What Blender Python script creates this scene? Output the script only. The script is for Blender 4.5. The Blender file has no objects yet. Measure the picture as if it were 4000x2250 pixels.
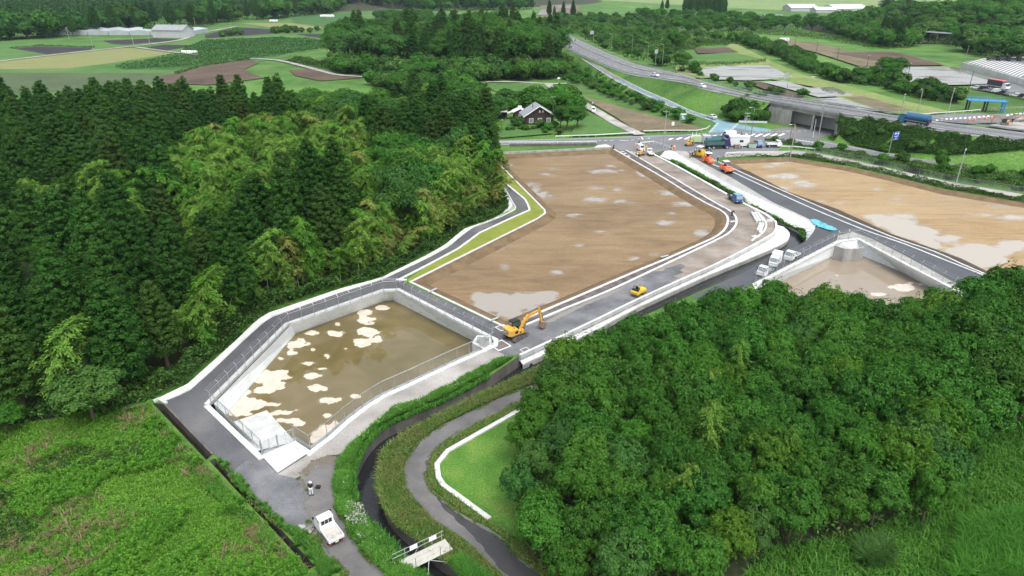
HAZE, EXPO = 0.00005, 0.9
import bpy, math, random
import numpy as np
from mathutils import Vector, Matrix
from mathutils.geometry import delaunay_2d_cdt
random.seed(7); RNG = np.random.default_rng(11)
C = bpy.context.scene.collection
R = math.radians
# ------------------------------------------------------------------ camera model (for reading positions off the photo)
CAMH = 48.0; FOC = 4000 * 24 / 36.0; TH = math.atan(1225 / FOC); CT, ST = math.cos(TH), math.sin(TH)

def G(px, py, z=0.0):
    u = (px - 2000) / FOC; w = (py - 1125) / FOC
    t = (z - CAMH) / (-ST - w * CT)
    return (u * t, (CT - w * ST) * t, z)

def PX(p):
    p = np.asarray(p, float); x, y, zz = p[..., 0], p[..., 1], p[..., 2] - CAMH
    fw = y * CT - zz * ST; dn = -y * ST - zz * CT
    return 2000 + FOC * x / fw, 1125 + FOC * dn / fw

def GP(pts, z=0.0):
    return [Vector(G(p[0], p[1], p[2] if len(p) > 2 else z)) for p in pts]

def crop(x0, y0, s, pts):
    return [(x0 + a / s, y0 + b / s) for a, b in pts]
cA = lambda *p: crop(600, 1000, 2.341, p)
cB = lambda *p: crop(1600, 1000, 2.341, p)
cC = lambda *p: crop(2500, 700, 2.1467, p)
cD = lambda *p: crop(0, 1500, 1.932, p)
cE = lambda *p: crop(900, 1500, 1.932, p)
cF = lambda *p: crop(900, 500, 2.1467, p)
cG = lambda *p: crop(1800, 350, 2.342, p)
cH = lambda *p: crop(2500, 400, 3.22, p)
cI = lambda *p: crop(3100, 350, 2.862, p)
cJ = lambda *p: crop(1300, 0, 1.84, p)
cK = lambda *p: crop(2600, 0, 1.84, p)
cL = lambda *p: crop(0, 0, 1.84, p)

def smooth(pts, n=4):
    """Catmull-Rom through a polyline of tuples."""
    P = [np.array(p, float) for p in pts]; out = []
    for i in range(len(P) - 1):
        a = P[max(i - 1, 0)]; b = P[i]; c = P[i + 1]; d = P[min(i + 2, len(P) - 1)]
        for k in range(n):
            t = k / n
            out.append(tuple(0.5 * ((2 * b) + (c - a) * t + (2 * a - 5 * b + 4 * c - d) * t * t + (3 * b - a - 3 * c + d) * t ** 3)))
    out.append(tuple(P[-1])); return out

def resample(pts, n):
    P = np.array([tuple(p) for p in pts], float)
    d = np.r_[0, np.cumsum(np.linalg.norm(np.diff(P, axis=0), axis=1))]
    t = np.linspace(0, d[-1], n)
    return [Vector([float(np.interp(x, d, P[:, k])) for k in range(P.shape[1])]) for x in t]

def step(pts, dist):
    L = sum((Vector(a) - Vector(b)).length for a, b in zip(pts, pts[1:]))
    return resample(pts, max(2, int(round(L / dist)) + 1))

def inpoly(x, y, poly):
    x = np.asarray(x, float); y = np.asarray(y, float); r = np.zeros(x.shape, bool); n = len(poly)
    for i in range(n):
        x0, y0 = poly[i][0], poly[i][1]; x1, y1 = poly[(i + 1) % n][0], poly[(i + 1) % n][1]
        if y0 == y1: continue
        r ^= ((y0 > y) != (y1 > y)) & (x < (x1 - x0) * (y - y0) / (y1 - y0) + x0)
    return r

def offset(path, d):
    """offset an open path (x,y) to its right by d"""
    out = []; n = len(path)
    for i in range(n):
        a = Vector(path[max(i - 1, 0)][:2]); b = Vector(path[i][:2]); c = Vector(path[min(i + 1, n - 1)][:2])
        t1 = (b - a).normalized() if (b - a).length > 1e-6 else (c - b).normalized()
        t2 = (c - b).normalized() if (c - b).length > 1e-6 else t1
        t = (t1 + t2)
        t = t.normalized() if t.length > 1e-5 else t1
        k = min(2.0, 1 / max(0.35, t.dot(t1)))
        nrm = Vector((t.y, -t.x)) * d * k
        out.append(Vector((b.x + nrm.x, b.y + nrm.y, path[i][2] if len(path[i]) > 2 else 0)))
    return out
# ------------------------------------------------------------------ mesh building
class MB:
    def __init__(s): s.v = []; s.f = []; s.mi = []; s.cur = 0
    def add(s, vs, fs):
        o = len(s.v); s.v += [tuple(v) for v in vs]; s.f += [tuple(i + o for i in f) for f in fs]; s.mi += [s.cur] * len(fs); return s
    def box(s, x0, x1, y0, y1, z0, z1):
        return s.add([(x0, y0, z0), (x1, y0, z0), (x1, y1, z0), (x0, y1, z0), (x0, y0, z1), (x1, y0, z1), (x1, y1, z1), (x0, y1, z1)],
                     [(0, 3, 2, 1), (4, 5, 6, 7), (0, 1, 5, 4), (1, 2, 6, 5), (2, 3, 7, 6), (3, 0, 4, 7)])
    def bar(s, a, b, w, h=None, up=(0, 0, 1)):
        a = Vector(a); b = Vector(b); h = h or w; d = (b - a).normalized(); u = Vector(up)
        if abs(d.dot(u)) > .98: u = Vector((1, 0, 0))
        r = d.cross(u).normalized() * w / 2; q = r.cross(d).normalized() * h / 2
        return s.add([a - r - q, a + r - q, a + r + q, a - r + q, b - r - q, b + r - q, b + r + q, b - r + q],
                     [(0, 1, 2, 3), (7, 6, 5, 4), (0, 4, 5, 1), (1, 5, 6, 2), (2, 6, 7, 3), (3, 7, 4, 0)])
    def prism(s, prof, y0, y1, y0b=None, y1b=None):
        """side profile [(x,z)] extruded across y; y0b/y1b narrow the upper points (index set by z above mid)"""
        n = len(prof); zm = (min(p[1] for p in prof) + max(p[1] for p in prof)) / 2
        L = [(x, (y0b if y0b is not None and z > zm else y0), z) for x, z in prof]
        Q = [(x, (y1b if y1b is not None and z > zm else y1), z) for x, z in prof]
        return s.add(L + Q, [tuple(range(n)), tuple(range(2 * n - 1, n - 1, -1))] + [(i, i + n, (i + 1) % n + n, (i + 1) % n) for i in range(n)])
    def cyl(s, a, b, r, n=12, r2=None, cap=True):
        a = Vector(a); b = Vector(b); r2 = r if r2 is None else r2; d = (b - a).normalized()
        u = d.cross(Vector((0, 0, 1)) if abs(d.z) < .9 else Vector((1, 0, 0))).normalized(); w = d.cross(u)
        vs = []
        for (p, rr) in ((a, r), (b, r2)):
            for k in range(n):
                an = 2 * math.pi * k / n; vs.append(p + u * math.cos(an) * rr + w * math.sin(an) * rr)
        fs = [(k, (k + 1) % n, (k + 1) % n + n, k + n) for k in range(n)]
        if cap: fs += [tuple(range(n - 1, -1, -1)), tuple(range(n, 2 * n))]
        return s.add(vs, fs)
    def tube(s, path, r, n=6):
        for i in range(len(path) - 1):
            r0 = r[i] if isinstance(r, (list, tuple)) else r; r1 = r[i + 1] if isinstance(r, (list, tuple)) else r
            s.cyl(path[i], path[i + 1], r0, n, r1)
        return s
    def sphere(s, c, r, n=8, m=5, sc=(1, 1, 1), z0=-1.0):
        vs = []; fs = []
        for i in range(m + 1):
            ph = math.asin(max(-1, min(1, z0 + (1 - z0) * i / m)))
            for k in range(n):
                an = 2 * math.pi * k / n
                vs.append((c[0] + r * sc[0] * math.cos(ph) * math.cos(an), c[1] + r * sc[1] * math.cos(ph) * math.sin(an), c[2] + r * sc[2] * math.sin(ph)))
        for i in range(m):
            for k in range(n): fs.append((i * n + k, i * n + (k + 1) % n, (i + 1) * n + (k + 1) % n, (i + 1) * n + k))
        return s.add(vs, fs)
    def quad(s, *p): return s.add(p, [tuple(range(len(p)))])
    def sweep(s, path, prof, closed=False, caps=True):
        """prof [(right offset, dz)] swept along the path"""
        n = len(path); m = len(prof)
        if closed: path = list(path) + [path[0]]; n += 1
        offs = [offset(([path[-2]] + list(path) + [path[1]]) if closed else path, o) for o, _ in prof]
        vs = []
        for i in range(n):
            for k in range(m):
                q = offs[k][i + 1 if closed else i]; vs.append((q.x, q.y, path[i][2] + prof[k][1]))
        fs = [(i * m + k, i * m + (k + 1) % m, (i + 1) * m + (k + 1) % m, (i + 1) * m + k) for i in range(n - 1) for k in range(m)]
        if caps and not closed: fs += [tuple(range(m - 1, -1, -1)), tuple(range((n - 1) * m, n * m))]
        return s.add(vs, fs)
    def loft(s, A, B):
        n = len(A); return s.add(list(A) + list(B), [(i, i + 1, i + 1 + n, i + n) for i in range(n - 1)])
    def mesh(s, name, *mats):
        me = bpy.data.meshes.new(name); me.from_pydata(s.v, [], s.f)
        for m in mats: me.materials.append(m)
        if len(mats) > 1: me.polygons.foreach_set('material_index', s.mi)
        import bmesh
        bm = bmesh.new(); bm.from_mesh(me); bmesh.ops.recalc_face_normals(bm, faces=bm.faces); bm.to_mesh(me); bm.free()
        me.update(); return me

def np_mesh(name, V, F, mat, attr=None):
    """V (n,3), F (m,k)"""
    me = bpy.data.meshes.new(name); V = np.asarray(V, np.float32); F = np.asarray(F, np.int32)
    me.vertices.add(len(V)); me.vertices.foreach_set('co', V.ravel())
    k = F.shape[1]; me.loops.add(F.size); me.loops.foreach_set('vertex_index', F.ravel())
    me.polygons.add(len(F)); me.polygons.foreach_set('loop_start', np.arange(len(F), dtype=np.int32) * k)
    try: me.polygons.foreach_set('loop_total', np.full(len(F), k, np.int32))
    except Exception: pass
    for m in (mat if isinstance(mat, (list, tuple)) else [mat]): me.materials.append(m)
    if attr is not None:
        for nm, a in attr.items():
            at = me.attributes.new(nm, 'FLOAT', 'POINT'); at.data.foreach_set('value', np.asarray(a, np.float32))
    me.update(calc_edges=True); me.validate(); return me

def link(name, me, parent=None, loc=None, rz=0.0):
    o = bpy.data.objects.new(name, me); C.objects.link(o)
    if loc is not None: o.location = loc
    o.rotation_euler.z = rz
    if parent is not None: o.parent = parent
    return o

def tag(o, label=None, cat=None, group=None, kind=None):
    if label: o['label'] = label
    if cat: o['category'] = cat
    if group: o['group'] = group
    if kind: o['kind'] = kind
    return o

def struct(name, me): return tag(link(name, me), kind='structure')
def stuff(name, me, label=None, cat=None): return tag(link(name, me), label, cat, kind='stuff')

def thing(name, label, cat, loc=(0, 0, 0), rz=0.0, group=None):
    o = link(name, None, None, loc, rz); o.empty_display_size = .3
    return tag(o, label, cat, group)

def part(t, name, mb, *mats): return link(name, mb.mesh(name, *mats), t)

def copy_tree(o, loc, rz, label=None, group=None, sc=None):
    r = o.copy(); C.objects.link(r); r.location = loc; r.rotation_euler.z = rz
    if sc: r.scale = sc if isinstance(sc, tuple) else (sc, sc, sc)
    if label: r['label'] = label
    if group: r['group'] = group
    for ch in o.children:
        c = ch.copy(); C.objects.link(c); c.parent = r
        for g in ch.children:
            d = g.copy(); C.objects.link(d); d.parent = c
    return r
# ------------------------------------------------------------------ sheets
HOLES = []          # world xy polygons cut out of everything lying on the ground

def cdt(polys, pts=()):
    vs = []; ed = []
    for p in polys:
        o = len(vs); vs += [Vector((q[0], q[1])) for q in p]; ed += [(o + i, o + (i + 1) % len(p)) for i in range(len(p))]
    vs += [Vector((q[0], q[1])) for q in pts]
    r = delaunay_2d_cdt(vs, ed, [], 0, 1e-4, False)
    V = np.array([(v.x, v.y) for v in r[0]]); F = np.array([f for f in r[2] if len(f) == 3], int)
    return V, F

def sheet(name, poly, z, mat, cut=True, world=False, kind='structure', extra=(), holes=None):
    P = [(q[0], q[1]) for q in (poly if world else GP(poly, z))]
    hs = HOLES if holes is None else holes
    bb = (min(p[0] for p in P), max(p[0] for p in P), min(p[1] for p in P), max(p[1] for p in P))
    hs = [h for h in hs if cut and not (max(q[0] for q in h) < bb[0] or min(q[0] for q in h) > bb[1] or max(q[1] for q in h) < bb[2] or min(q[1] for q in h) > bb[3])]
    V, F = cdt([P] + hs, extra)
    c = V[F].mean(1); keep = inpoly(c[:, 0], c[:, 1], P)
    for h in hs: keep &= ~inpoly(c[:, 0], c[:, 1], h)
    F = F[keep]
    a = V[F]; ar = (a[:, 1, 0] - a[:, 0, 0]) * (a[:, 2, 1] - a[:, 0, 1]) - (a[:, 1, 1] - a[:, 0, 1]) * (a[:, 2, 0] - a[:, 0, 0])
    F[ar < 0] = F[ar < 0][:, ::-1]
    me = np_mesh(name, np.c_[V, np.full(len(V), z)], F, mat)
    return tag(link(name, me), kind=kind) if kind else link(name, me)

def lump(x, y, s, seed=0):
    """value noise, three octaves, about -1..1"""
    r = np.random.default_rng(seed); T = r.uniform(-1, 1, (128, 128)); o = np.zeros(len(x)); amp = 1.0; ca, sa = math.cos(.7), math.sin(.7)
    for k in range(3):
        u = (x * ca - y * sa) / s + 11.3 * k; v = (x * sa + y * ca) / s + 5.1 * k; i = np.floor(u).astype(int); j = np.floor(v).astype(int); fu = u - i; fv = v - j; fu = fu * fu * (3 - 2 * fu); fv = fv * fv * (3 - 2 * fv)
        g = lambda a, b: T[a % 128, b % 128]
        o += amp * ((g(i, j) * (1 - fu) + g(i + 1, j) * fu) * (1 - fv) + (g(i, j + 1) * (1 - fu) + g(i + 1, j + 1) * fu) * fv); amp *= .55; s = s / 2.1
    return np.clip(o * 1.25, -1, 1)
def mask_sheet(name, polyw, z, res, mat, blobs, soft=14.0):
    """a fine sheet over a world polygon with the float attribute 'mask' (distance inside blobs, given as photo-pixel ellipses)"""
    P = [(q[0], q[1]) for q in polyw]
    xs = np.arange(min(p[0] for p in P), max(p[0] for p in P), res); ys = np.arange(min(p[1] for p in P), max(p[1] for p in P), res)
    X, Y = np.meshgrid(xs, ys); X = X.ravel() + RNG.uniform(-.2, .2, X.size) * res; Y = Y.ravel() + RNG.uniform(-.2, .2, Y.size) * res
    k = inpoly(X, Y, P); V, F = cdt([P], np.c_[X[k], Y[k]])
    c = V[F].mean(1); F = F[inpoly(c[:, 0], c[:, 1], P)]
    a = V[F]; ar = (a[:, 1, 0] - a[:, 0, 0]) * (a[:, 2, 1] - a[:, 0, 1]) - (a[:, 1, 1] - a[:, 0, 1]) * (a[:, 2, 0] - a[:, 0, 0])
    F[ar < 0] = F[ar < 0][:, ::-1]
    V3 = np.c_[V, np.full(len(V), z)]; u, v = PX(V3); m = np.full(len(V), -1.0); nz = .42 * lump(V[:, 0], V[:, 1], res * 9, 5) + .28 * lump(V[:, 0], V[:, 1], res * 3.2, 6)
    for (cx, cy, rx, ry) in blobs:
        d = np.sqrt(((u - cx) / rx) ** 2 + ((v - cy) / ry) ** 2)
        m = np.maximum(m, np.clip((1 - d + nz) * min(rx, 2.5 * ry) / soft, -1, 1))
    return tag(link(name, np_mesh(name, V3, F, mat, {'mask': m})), kind='structure')
# ------------------------------------------------------------------ materials
_M = {}
class NT:
    def __init__(s, name):
        s.m = bpy.data.materials.new(name); s.m.use_nodes = True; s.t = s.m.node_tree; s.t.nodes.clear()
        s.out = s.n('ShaderNodeOutputMaterial')
    def n(s, ty, **kw):
        nd = s.t.nodes.new(ty)
        for k, v in kw.items(): setattr(nd, k, v)
        return nd
    def l(s, a, b): s.t.links.new(a, b)
    def val(s, sock, v):
        if hasattr(v, 'default_value') or isinstance(v, bpy.types.NodeSocket): s.l(v, sock)
        else: sock.default_value = (*v, 1) if isinstance(v, (tuple, list)) and len(v) == 3 and sock.type == 'RGBA' else v
    def pos(s, scale=(1, 1, 1), rot=0.0, obj=False):
        mp = s.n('ShaderNodeMapping'); mp.inputs['Scale'].default_value = scale; mp.inputs['Rotation'].default_value = (0, 0, rot)
        s.l(s.n('ShaderNodeTexCoord').outputs['Object'] if obj else s.n('ShaderNodeNewGeometry').outputs['Position'], mp.inputs[0]); return mp.outputs[0]
    def noise(s, scale, detail=3, rough=.55, vec=None, dist=0.0):
        nd = s.n('ShaderNodeTexNoise'); nd.inputs['Scale'].default_value = scale; nd.inputs['Detail'].default_value = detail
        nd.inputs['Roughness'].default_value = rough; nd.inputs['Distortion'].default_value = dist
        s.l(vec if vec is not None else s.pos(), nd.inputs['Vector']); return nd.outputs[0]
    def ramp(s, fac, *stops):
        nd = s.n('ShaderNodeValToRGB'); e = nd.color_ramp.elements
        while len(e) < len(stops): e.new(.5)
        for k, (p, c) in enumerate(stops):
            e[k].position = p; e[k].color = (*c, 1) if isinstance(c, (tuple, list)) else (c, c, c, 1)
        s.l(fac, nd.inputs[0]); return nd.outputs[0]
    def math(s, op, a, b=0.0, clamp=False):
        nd = s.n('ShaderNodeMath', operation=op, use_clamp=clamp)
        s.val(nd.inputs[0], a); s.val(nd.inputs[1], b); return nd.outputs[0]
    def mix(s, f, a, b, mode='MIX'):
        nd = s.n('ShaderNodeMix', data_type='RGBA', blend_type=mode)
        s.val(nd.inputs[0], f); s.val(nd.inputs[6], a); s.val(nd.inputs[7], b); return nd.outputs[2]
    def bsdf(s, col, rough=.6, metal=0.0, spec=.5, normal=None, **kw):
        b = s.n('ShaderNodeBsdfPrincipled'); s.val(b.inputs['Base Color'], col); s.val(b.inputs['Roughness'], rough)
        s.val(b.inputs['Metallic'], metal); s.val(b.inputs['Specular IOR Level'], spec)
        if normal is not None: s.l(normal, b.inputs['Normal'])
        for k, v in kw.items(): s.val(b.inputs[k], v)
        return b.outputs[0]
    def bump(s, h, strength=.3, dist=.1):
        b = s.n('ShaderNodeBump'); b.inputs['Strength'].default_value = strength; b.inputs['Distance'].default_value = dist
        s.l(h, b.inputs['Height']); return b.outputs[0]
    def done(s, sh): s.l(sh, s.out.inputs['Surface']); return s.m

def pbr(name, col, rough=.55, metal=0.0, var=.12, scale=3.0, spec=.5, obj=True, coat=0.0):
    if name in _M: return _M[name]
    t = NT(name); v = t.pos(obj=obj)
    n = t.noise(scale, 4, .6, v); lo = tuple(c * (1 - var) for c in col); hi = tuple(min(1, c * (1 + var)) for c in col)
    n2 = t.noise(scale * .23, 2, .5, v)
    c = t.ramp(t.math('ADD', t.math('MULTIPLY', n, .6), t.math('MULTIPLY', n2, .4)), (.3, lo), (.7, hi))
    _M[name] = t.done(t.bsdf(c, rough, metal, spec, **({'Coat Weight': coat} if coat else {}))); return _M[name]

def ground_mat(name, stops, scale, fine=None, rough=.85, bump=.0, stretch=(1, 1, 1), rot=0.0, spec=.3, detail=5, extra=None):
    """noise-ramped ground; stops [(pos, colour)]; extra (scale, lo, hi) a second broad multiply"""
    t = NT(name); v = t.pos(stretch, rot); n = t.noise(scale, detail, .62, v)
    c = t.ramp(n, *stops)
    if fine:
        f = t.noise(fine[0], 2, .6); c = t.mix(1.0, c, t.ramp(f, (.25, fine[1]), (.75, fine[2])), 'MULTIPLY')
    if extra:
        f = t.noise(extra[0], 3, .6); c = t.mix(1.0, c, t.ramp(f, (.35, extra[1]), (.65, extra[2])), 'MULTIPLY')
    nb = t.bump(t.noise(fine[0] if fine else scale * 4, 3), bump, .08) if bump else None
    return t.done(t.bsdf(c, rough, 0, spec, nb))

def leaf_mat(name, a, b, tip, patch=0.0, trans=.25, dry=None, patch_scale=.12, jit=.4, tipf=1.0):
    """leaf colour: between a and b by tree, jittered leaf by leaf towards tip"""
    t = NT(name); oi = t.n('ShaderNodeObjectInfo').outputs['Random']; isl = t.n('ShaderNodeNewGeometry').outputs['Random Per Island']
    f = oi
    if patch: f = t.ramp(t.noise(patch_scale, 3), (.36, 0.0), (.64, 1.0))
    c = t.mix(f, a, b)
    c = t.mix(t.ramp(isl, (.45, 0.0), (1.0, tipf)), c, tip)
    if dry is not None:
        d = t.ramp(t.noise(dry[1], 4, .6), (dry[2], 0.0), (dry[2] + .08, 1.0)); c = t.mix(t.math('MULTIPLY', d, dry[3]), c, dry[0])
    v = t.math('ADD', t.math('ADD', t.math('MULTIPLY', isl, jit), t.math('MULTIPLY', t.math('FRACT', t.math('MULTIPLY', oi, 3.77)), .32)), .86 - jit / 2); hs = t.n('ShaderNodeHueSaturation'); t.val(hs.inputs['Value'], v); t.l(c, hs.inputs['Color'])
    # per tree brightness and hue
    t.val(hs.inputs['Hue'], t.math('ADD', t.math('MULTIPLY', t.math('FRACT', t.math('MULTIPLY', oi, 7.31)), .014), .494))
    p = t.bsdf(hs.outputs[0], .65, 0, .12)
    tr = t.n('ShaderNodeBsdfTranslucent'); t.l(hs.outputs[0], tr.inputs[0])
    mx = t.n('ShaderNodeMixShader'); mx.inputs[0].default_value = trans; t.l(p, mx.inputs[1]); t.l(tr.outputs[0], mx.inputs[2])
    return t.done(mx.outputs[0])
# ================================================================== materials of the setting
def lot_mat(name, c0, c1, c2, rot, puddle, wet):
    t = NT(name); at = t.n('ShaderNodeAttribute', attribute_name='mask').outputs['Fac']
    v = t.pos((1, 3.5, 1), rot); n = t.noise(.11, 7, .7, v, .6); n2 = t.noise(.04, 4, .6, t.pos((1, 1.5, 1), rot), .5); n3 = t.noise(1.4, 3, .6, t.pos((1, 3, 1), rot))
    c = t.ramp(t.math('ADD', t.math('MULTIPLY', n, .55), t.math('MULTIPLY', n2, .45)), (.34, c0), (.5, c1), (.64, c2))
    c = t.mix(1.0, c, t.ramp(n3, (.25, .8), (.75, 1.15)), 'MULTIPLY')
    gm = t.ramp(t.noise(.03, 5, .65, t.pos(), .8), (.5, 0.0), (.68, .3)); c = t.mix(gm, c, tuple(.55 * sum(c1) / 3 + .38 * k for k in c1))
    ln = t.noise(.9, 2, .5, t.pos((.06, 2.2, 1), rot + 1.2)); c = t.mix(1.0, c, t.ramp(ln, (.32, .84), (.45, 1.0)), 'MULTIPLY')
    e = t.math('ADD', at, t.math('MULTIPLY', t.math('SUBTRACT', t.noise(.45, 6, .72, t.pos((1, 2.6, 1), rot), .4), .5), 2.2))
    pf = t.ramp(t.math('ADD', e, .25), (.0, 0.0), (.7, 1.0)); wf = t.ramp(e, (-.0, 0.0), (.06, 1.0))
    d = t.math('ADD', at, t.math('MULTIPLY', t.math('SUBTRACT', t.noise(.2, 5, .6), .5), 2.4)); damp = t.ramp(t.math('ADD', d, .45), (.2, 0.0), (.8, .55))
    c = t.mix(damp, c, wet); c = t.mix(pf, c, puddle)
    r = t.math('SUBTRACT', t.math('SUBTRACT', .85, t.math('MULTIPLY', damp, .35)), t.math('MULTIPLY', wf, .58), True)
    nb = t.bump(t.math('MULTIPLY', n3, t.math('SUBTRACT', 1.0, pf)), .35, .12)
    return t.done(t.bsdf(c, r, 0, .45, nb))

def basin_mat(name, water, shallow, sand, rot=0.3):
    t = NT(name); at = t.n('ShaderNodeAttribute', attribute_name='mask').outputs['Fac']
    e = t.math('ADD', at, t.math('MULTIPLY', t.math('SUBTRACT', t.noise(.9, 5, .7, t.pos((1, 1.3, 1)), .4), .5), 1.6))
    sf = t.ramp(e, (.02, 0.0), (.16, 1.0)); sh = t.ramp(t.math('ADD', e, .55), (.0, 0.0), (.6, 1.0))
    big = t.ramp(t.noise(.09, 4, .6, None, 1.0), (.38, 0.0), (.62, 1.0))
    w = t.mix(t.math('MULTIPLY', big, .55), water, shallow); w = t.mix(t.math('MULTIPLY', sh, .6), w, shallow)
    s = t.mix(1.0, sand, t.ramp(t.noise(.9, 5, .65), (.3, .78), (.7, 1.1)), 'MULTIPLY')
    rip = t.bump(t.noise(5.0, 2), .012, .03)
    wb = t.bsdf(w, .03, 0, .5, rip); sb = t.bsdf(s, .9, 0, .2)
    mx = t.n('ShaderNodeMixShader'); t.l(sf, mx.inputs[0]); t.l(wb, mx.inputs[1]); t.l(sb, mx.inputs[2]); return t.done(mx.outputs[0])

def water_mat(name, col, rough=.06, rip=6.0, st=.25, streak=None):
    t = NT(name); nb = t.bump(t.noise(rip, 3, .6, t.pos((1, 1.8, 1))), st, .04)
    return t.done(t.bsdf(col, rough, 0, .5, nb))

def paddy_mat(name, soil, rot):
    t = NT(name); n = t.noise(.03, 7, .7, t.pos((1, 5, 1), rot)); f = t.ramp(n, (.37, 0.0), (.47, 1.0))
    a = t.bsdf(t.mix(t.noise(.8, 3), tuple(c * .7 for c in soil), tuple(c * 1.3 for c in soil)), .8); b = t.bsdf((.20, .20, .19), .04)
    mx = t.n('ShaderNodeMixShader'); t.l(f, mx.inputs[0]); t.l(a, mx.inputs[1]); t.l(b, mx.inputs[2]); return t.done(mx.outputs[0])

def block_mat(name, col):
    t = NT(name); b = t.n('ShaderNodeTexBrick'); b.inputs['Scale'].default_value = 1.0; b.inputs['Mortar Size'].default_value = .025
    b.inputs['Brick Width'].default_value = 1.0; b.inputs['Row Height'].default_value = .5
    sp = t.n('ShaderNodeSeparateXYZ'); t.l(t.pos(), sp.inputs[0]); cb = t.n('ShaderNodeCombineXYZ'); t.l(t.math('ADD', sp.outputs[0], t.math('MULTIPLY', sp.outputs[1], .8)), cb.inputs[0]); t.l(t.math('MULTIPLY', sp.outputs[2], .9), cb.inputs[1]); t.l(cb.outputs[0], b.inputs['Vector'])
    b.inputs['Color1'].default_value = (*[c * .92 for c in col], 1); b.inputs['Color2'].default_value = (*col, 1); b.inputs['Mortar'].default_value = (*[c * .72 for c in col], 1)
    c = t.mix(1.0, b.outputs[0], t.ramp(t.noise(.6, 5, .7), (.3, .9), (.7, 1.04)), 'MULTIPLY')
    return t.done(t.bsdf(c, .75, 0, .3))

def concrete(name, col, stain=.75, scale=.5, rough=.7):
    t = NT(name); n = t.noise(scale, 6, .7, t.pos((1, 1, .35))); n2 = t.noise(6, 3)
    c = t.mix(1.0, col, t.ramp(n, (.32, stain), (.62, 1.02)), 'MULTIPLY'); c = t.mix(1.0, c, t.ramp(n2, (.3, .93), (.7, 1.04)), 'MULTIPLY')
    return t.done(t.bsdf(c, rough, 0, .3))

m_white = concrete('white_concrete', (.60, .61, .60), .72, .6)
m_conc = concrete('grey_concrete', (.38, .38, .36), .55, .5)
m_old = concrete('stained_concrete', (.15, .145, .13), .45, .6)
m_dark = concrete('dark_wet_concrete', (.10, .095, .085), .5, .8)
m_block = block_mat('block_revetment', (.72, .76, .77))
m_gravel = ground_mat('gravel', [(.3, (.085, .09, .097)), (.5, (.14, .145, .155)), (.72, (.215, .22, .225))], .22, (9, .62, 1.38), .9, .4)
m_track = ground_mat('dark_gravel', [(.3, (.068, .07, .077)), (.5, (.10, .103, .112)), (.75, (.155, .15, .142))], .12, (8, .7, 1.3), .9, .4, extra=(.05, .75, 1.2))
m_asph = ground_mat('asphalt', [(.28, (.085, .083, .083)), (.5, (.135, .132, .13)), (.72, (.195, .188, .18))], .12, (7, .86, 1.14), .75, .15, extra=(.6, .9, 1.08))
m_black = ground_mat('new_asphalt', [(.3, (.055, .06, .068)), (.7, (.085, .09, .10))], .2, (8, .85, 1.15), .55, .15)
m_far_asph = ground_mat('worn_asphalt', [(.3, (.125, .13, .138)), (.7, (.19, .195, .20))], .1, (2, .93, 1.07), .75)
m_dirt = ground_mat('pale_dirt', [(.28, (.20, .19, .178)), (.5, (.32, .307, .29)), (.72, (.43, .415, .395))], .16, (6, .75, 1.25), .9, .4, extra=(.05, .8, 1.1))
m_build = ground_mat('rubble_road_bed', [(.28, (.16, .135, .11)), (.5, (.23, .20, .17)), (.72, (.32, .29, .26))], .2, (5, .75, 1.25), .85, .4, (1, 1.3, 1), .9, extra=(.06, .8, 1.15))
m_soil = ground_mat('brown_soil', [(.3, (.105, .072, .040)), (.7, (.185, .13, .072))], .5, (5, .75, 1.25), .9, .5)
m_soild = ground_mat('dark_damp_soil', [(.3, (.035, .03, .024)), (.7, (.09, .07, .05))], .6, (4, .7, 1.3), .85, .5)
m_field = ground_mat('ploughed_dark_soil', [(.3, (.018, .017, .022)), (.7, (.034, .031, .036))], .05, (1.2, .75, 1.3), .9)
m_brown = ground_mat('bare_brown_field', [(.3, (.060, .042, .030)), (.7, (.115, .082, .058))], .05, (.9, .75, 1.25), .9)
m_fallow = ground_mat('stubble_field', [(.28, (.085, .095, .04)), (.5, (.14, .115, .07)), (.72, (.21, .165, .105))], .09, (1.2, .75, 1.25), .9)
m_ypaddy = ground_mat('ripening_field', [(.3, (.135, .17, .06)), (.5, (.19, .20, .075)), (.7, (.145, .18, .06))], .02, (.6, .9, 1.1), .9, 0, (1, 6, 1), .2)
m_lgreen = ground_mat('light_green_field', [(.28, (.038, .108, .022)), (.5, (.062, .15, .03)), (.72, (.10, .175, .048))], .05, (1.6, .7, 1.3), .9)
m_gfield = ground_mat('green_crop', [(.3, (.028, .085, .02)), (.5, (.04, .115, .025)), (.7, (.06, .14, .034))], .03, (.9, .55, 1.4), .9, 0, (1, 4, 1), .3)
m_fgreen = ground_mat('far_pasture', [(.3, (.11, .19, .065)), (.5, (.18, .25, .09)), (.7, (.13, .22, .08))], .008, (.1, .85, 1.15), .9)
m_ggrey = ground_mat('weedy_fallow', [(.3, (.05, .08, .035)), (.7, (.075, .11, .045))], .03, (.6, .8, 1.2), .9)
m_grass = ground_mat('rough_grass', [(.28, (.035, .10, .015)), (.45, (.058, .15, .022)), (.58, (.09, .19, .035)), (.75, (.11, .19, .042))], .06, (1.4, .6, 1.4), .9, .5, extra=(.012, .75, 1.2))
m_turf = ground_mat('turf_strip', [(.3, (.15, .19, .03)), (.7, (.22, .25, .045))], .3, (6, .75, 1.25), .9, .4)
m_lawn = ground_mat('lawn', [(.3, (.05, .14, .016)), (.5, (.08, .185, .026)), (.7, (.13, .215, .04))], .3, (5, .55, 1.45), .9, .5)
m_litter = ground_mat('forest_floor', [(.3, (.02, .03, .012)), (.6, (.04, .05, .02)), (.75, (.07, .06, .03))], .3, (2, .7, 1.3), .95)
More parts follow.
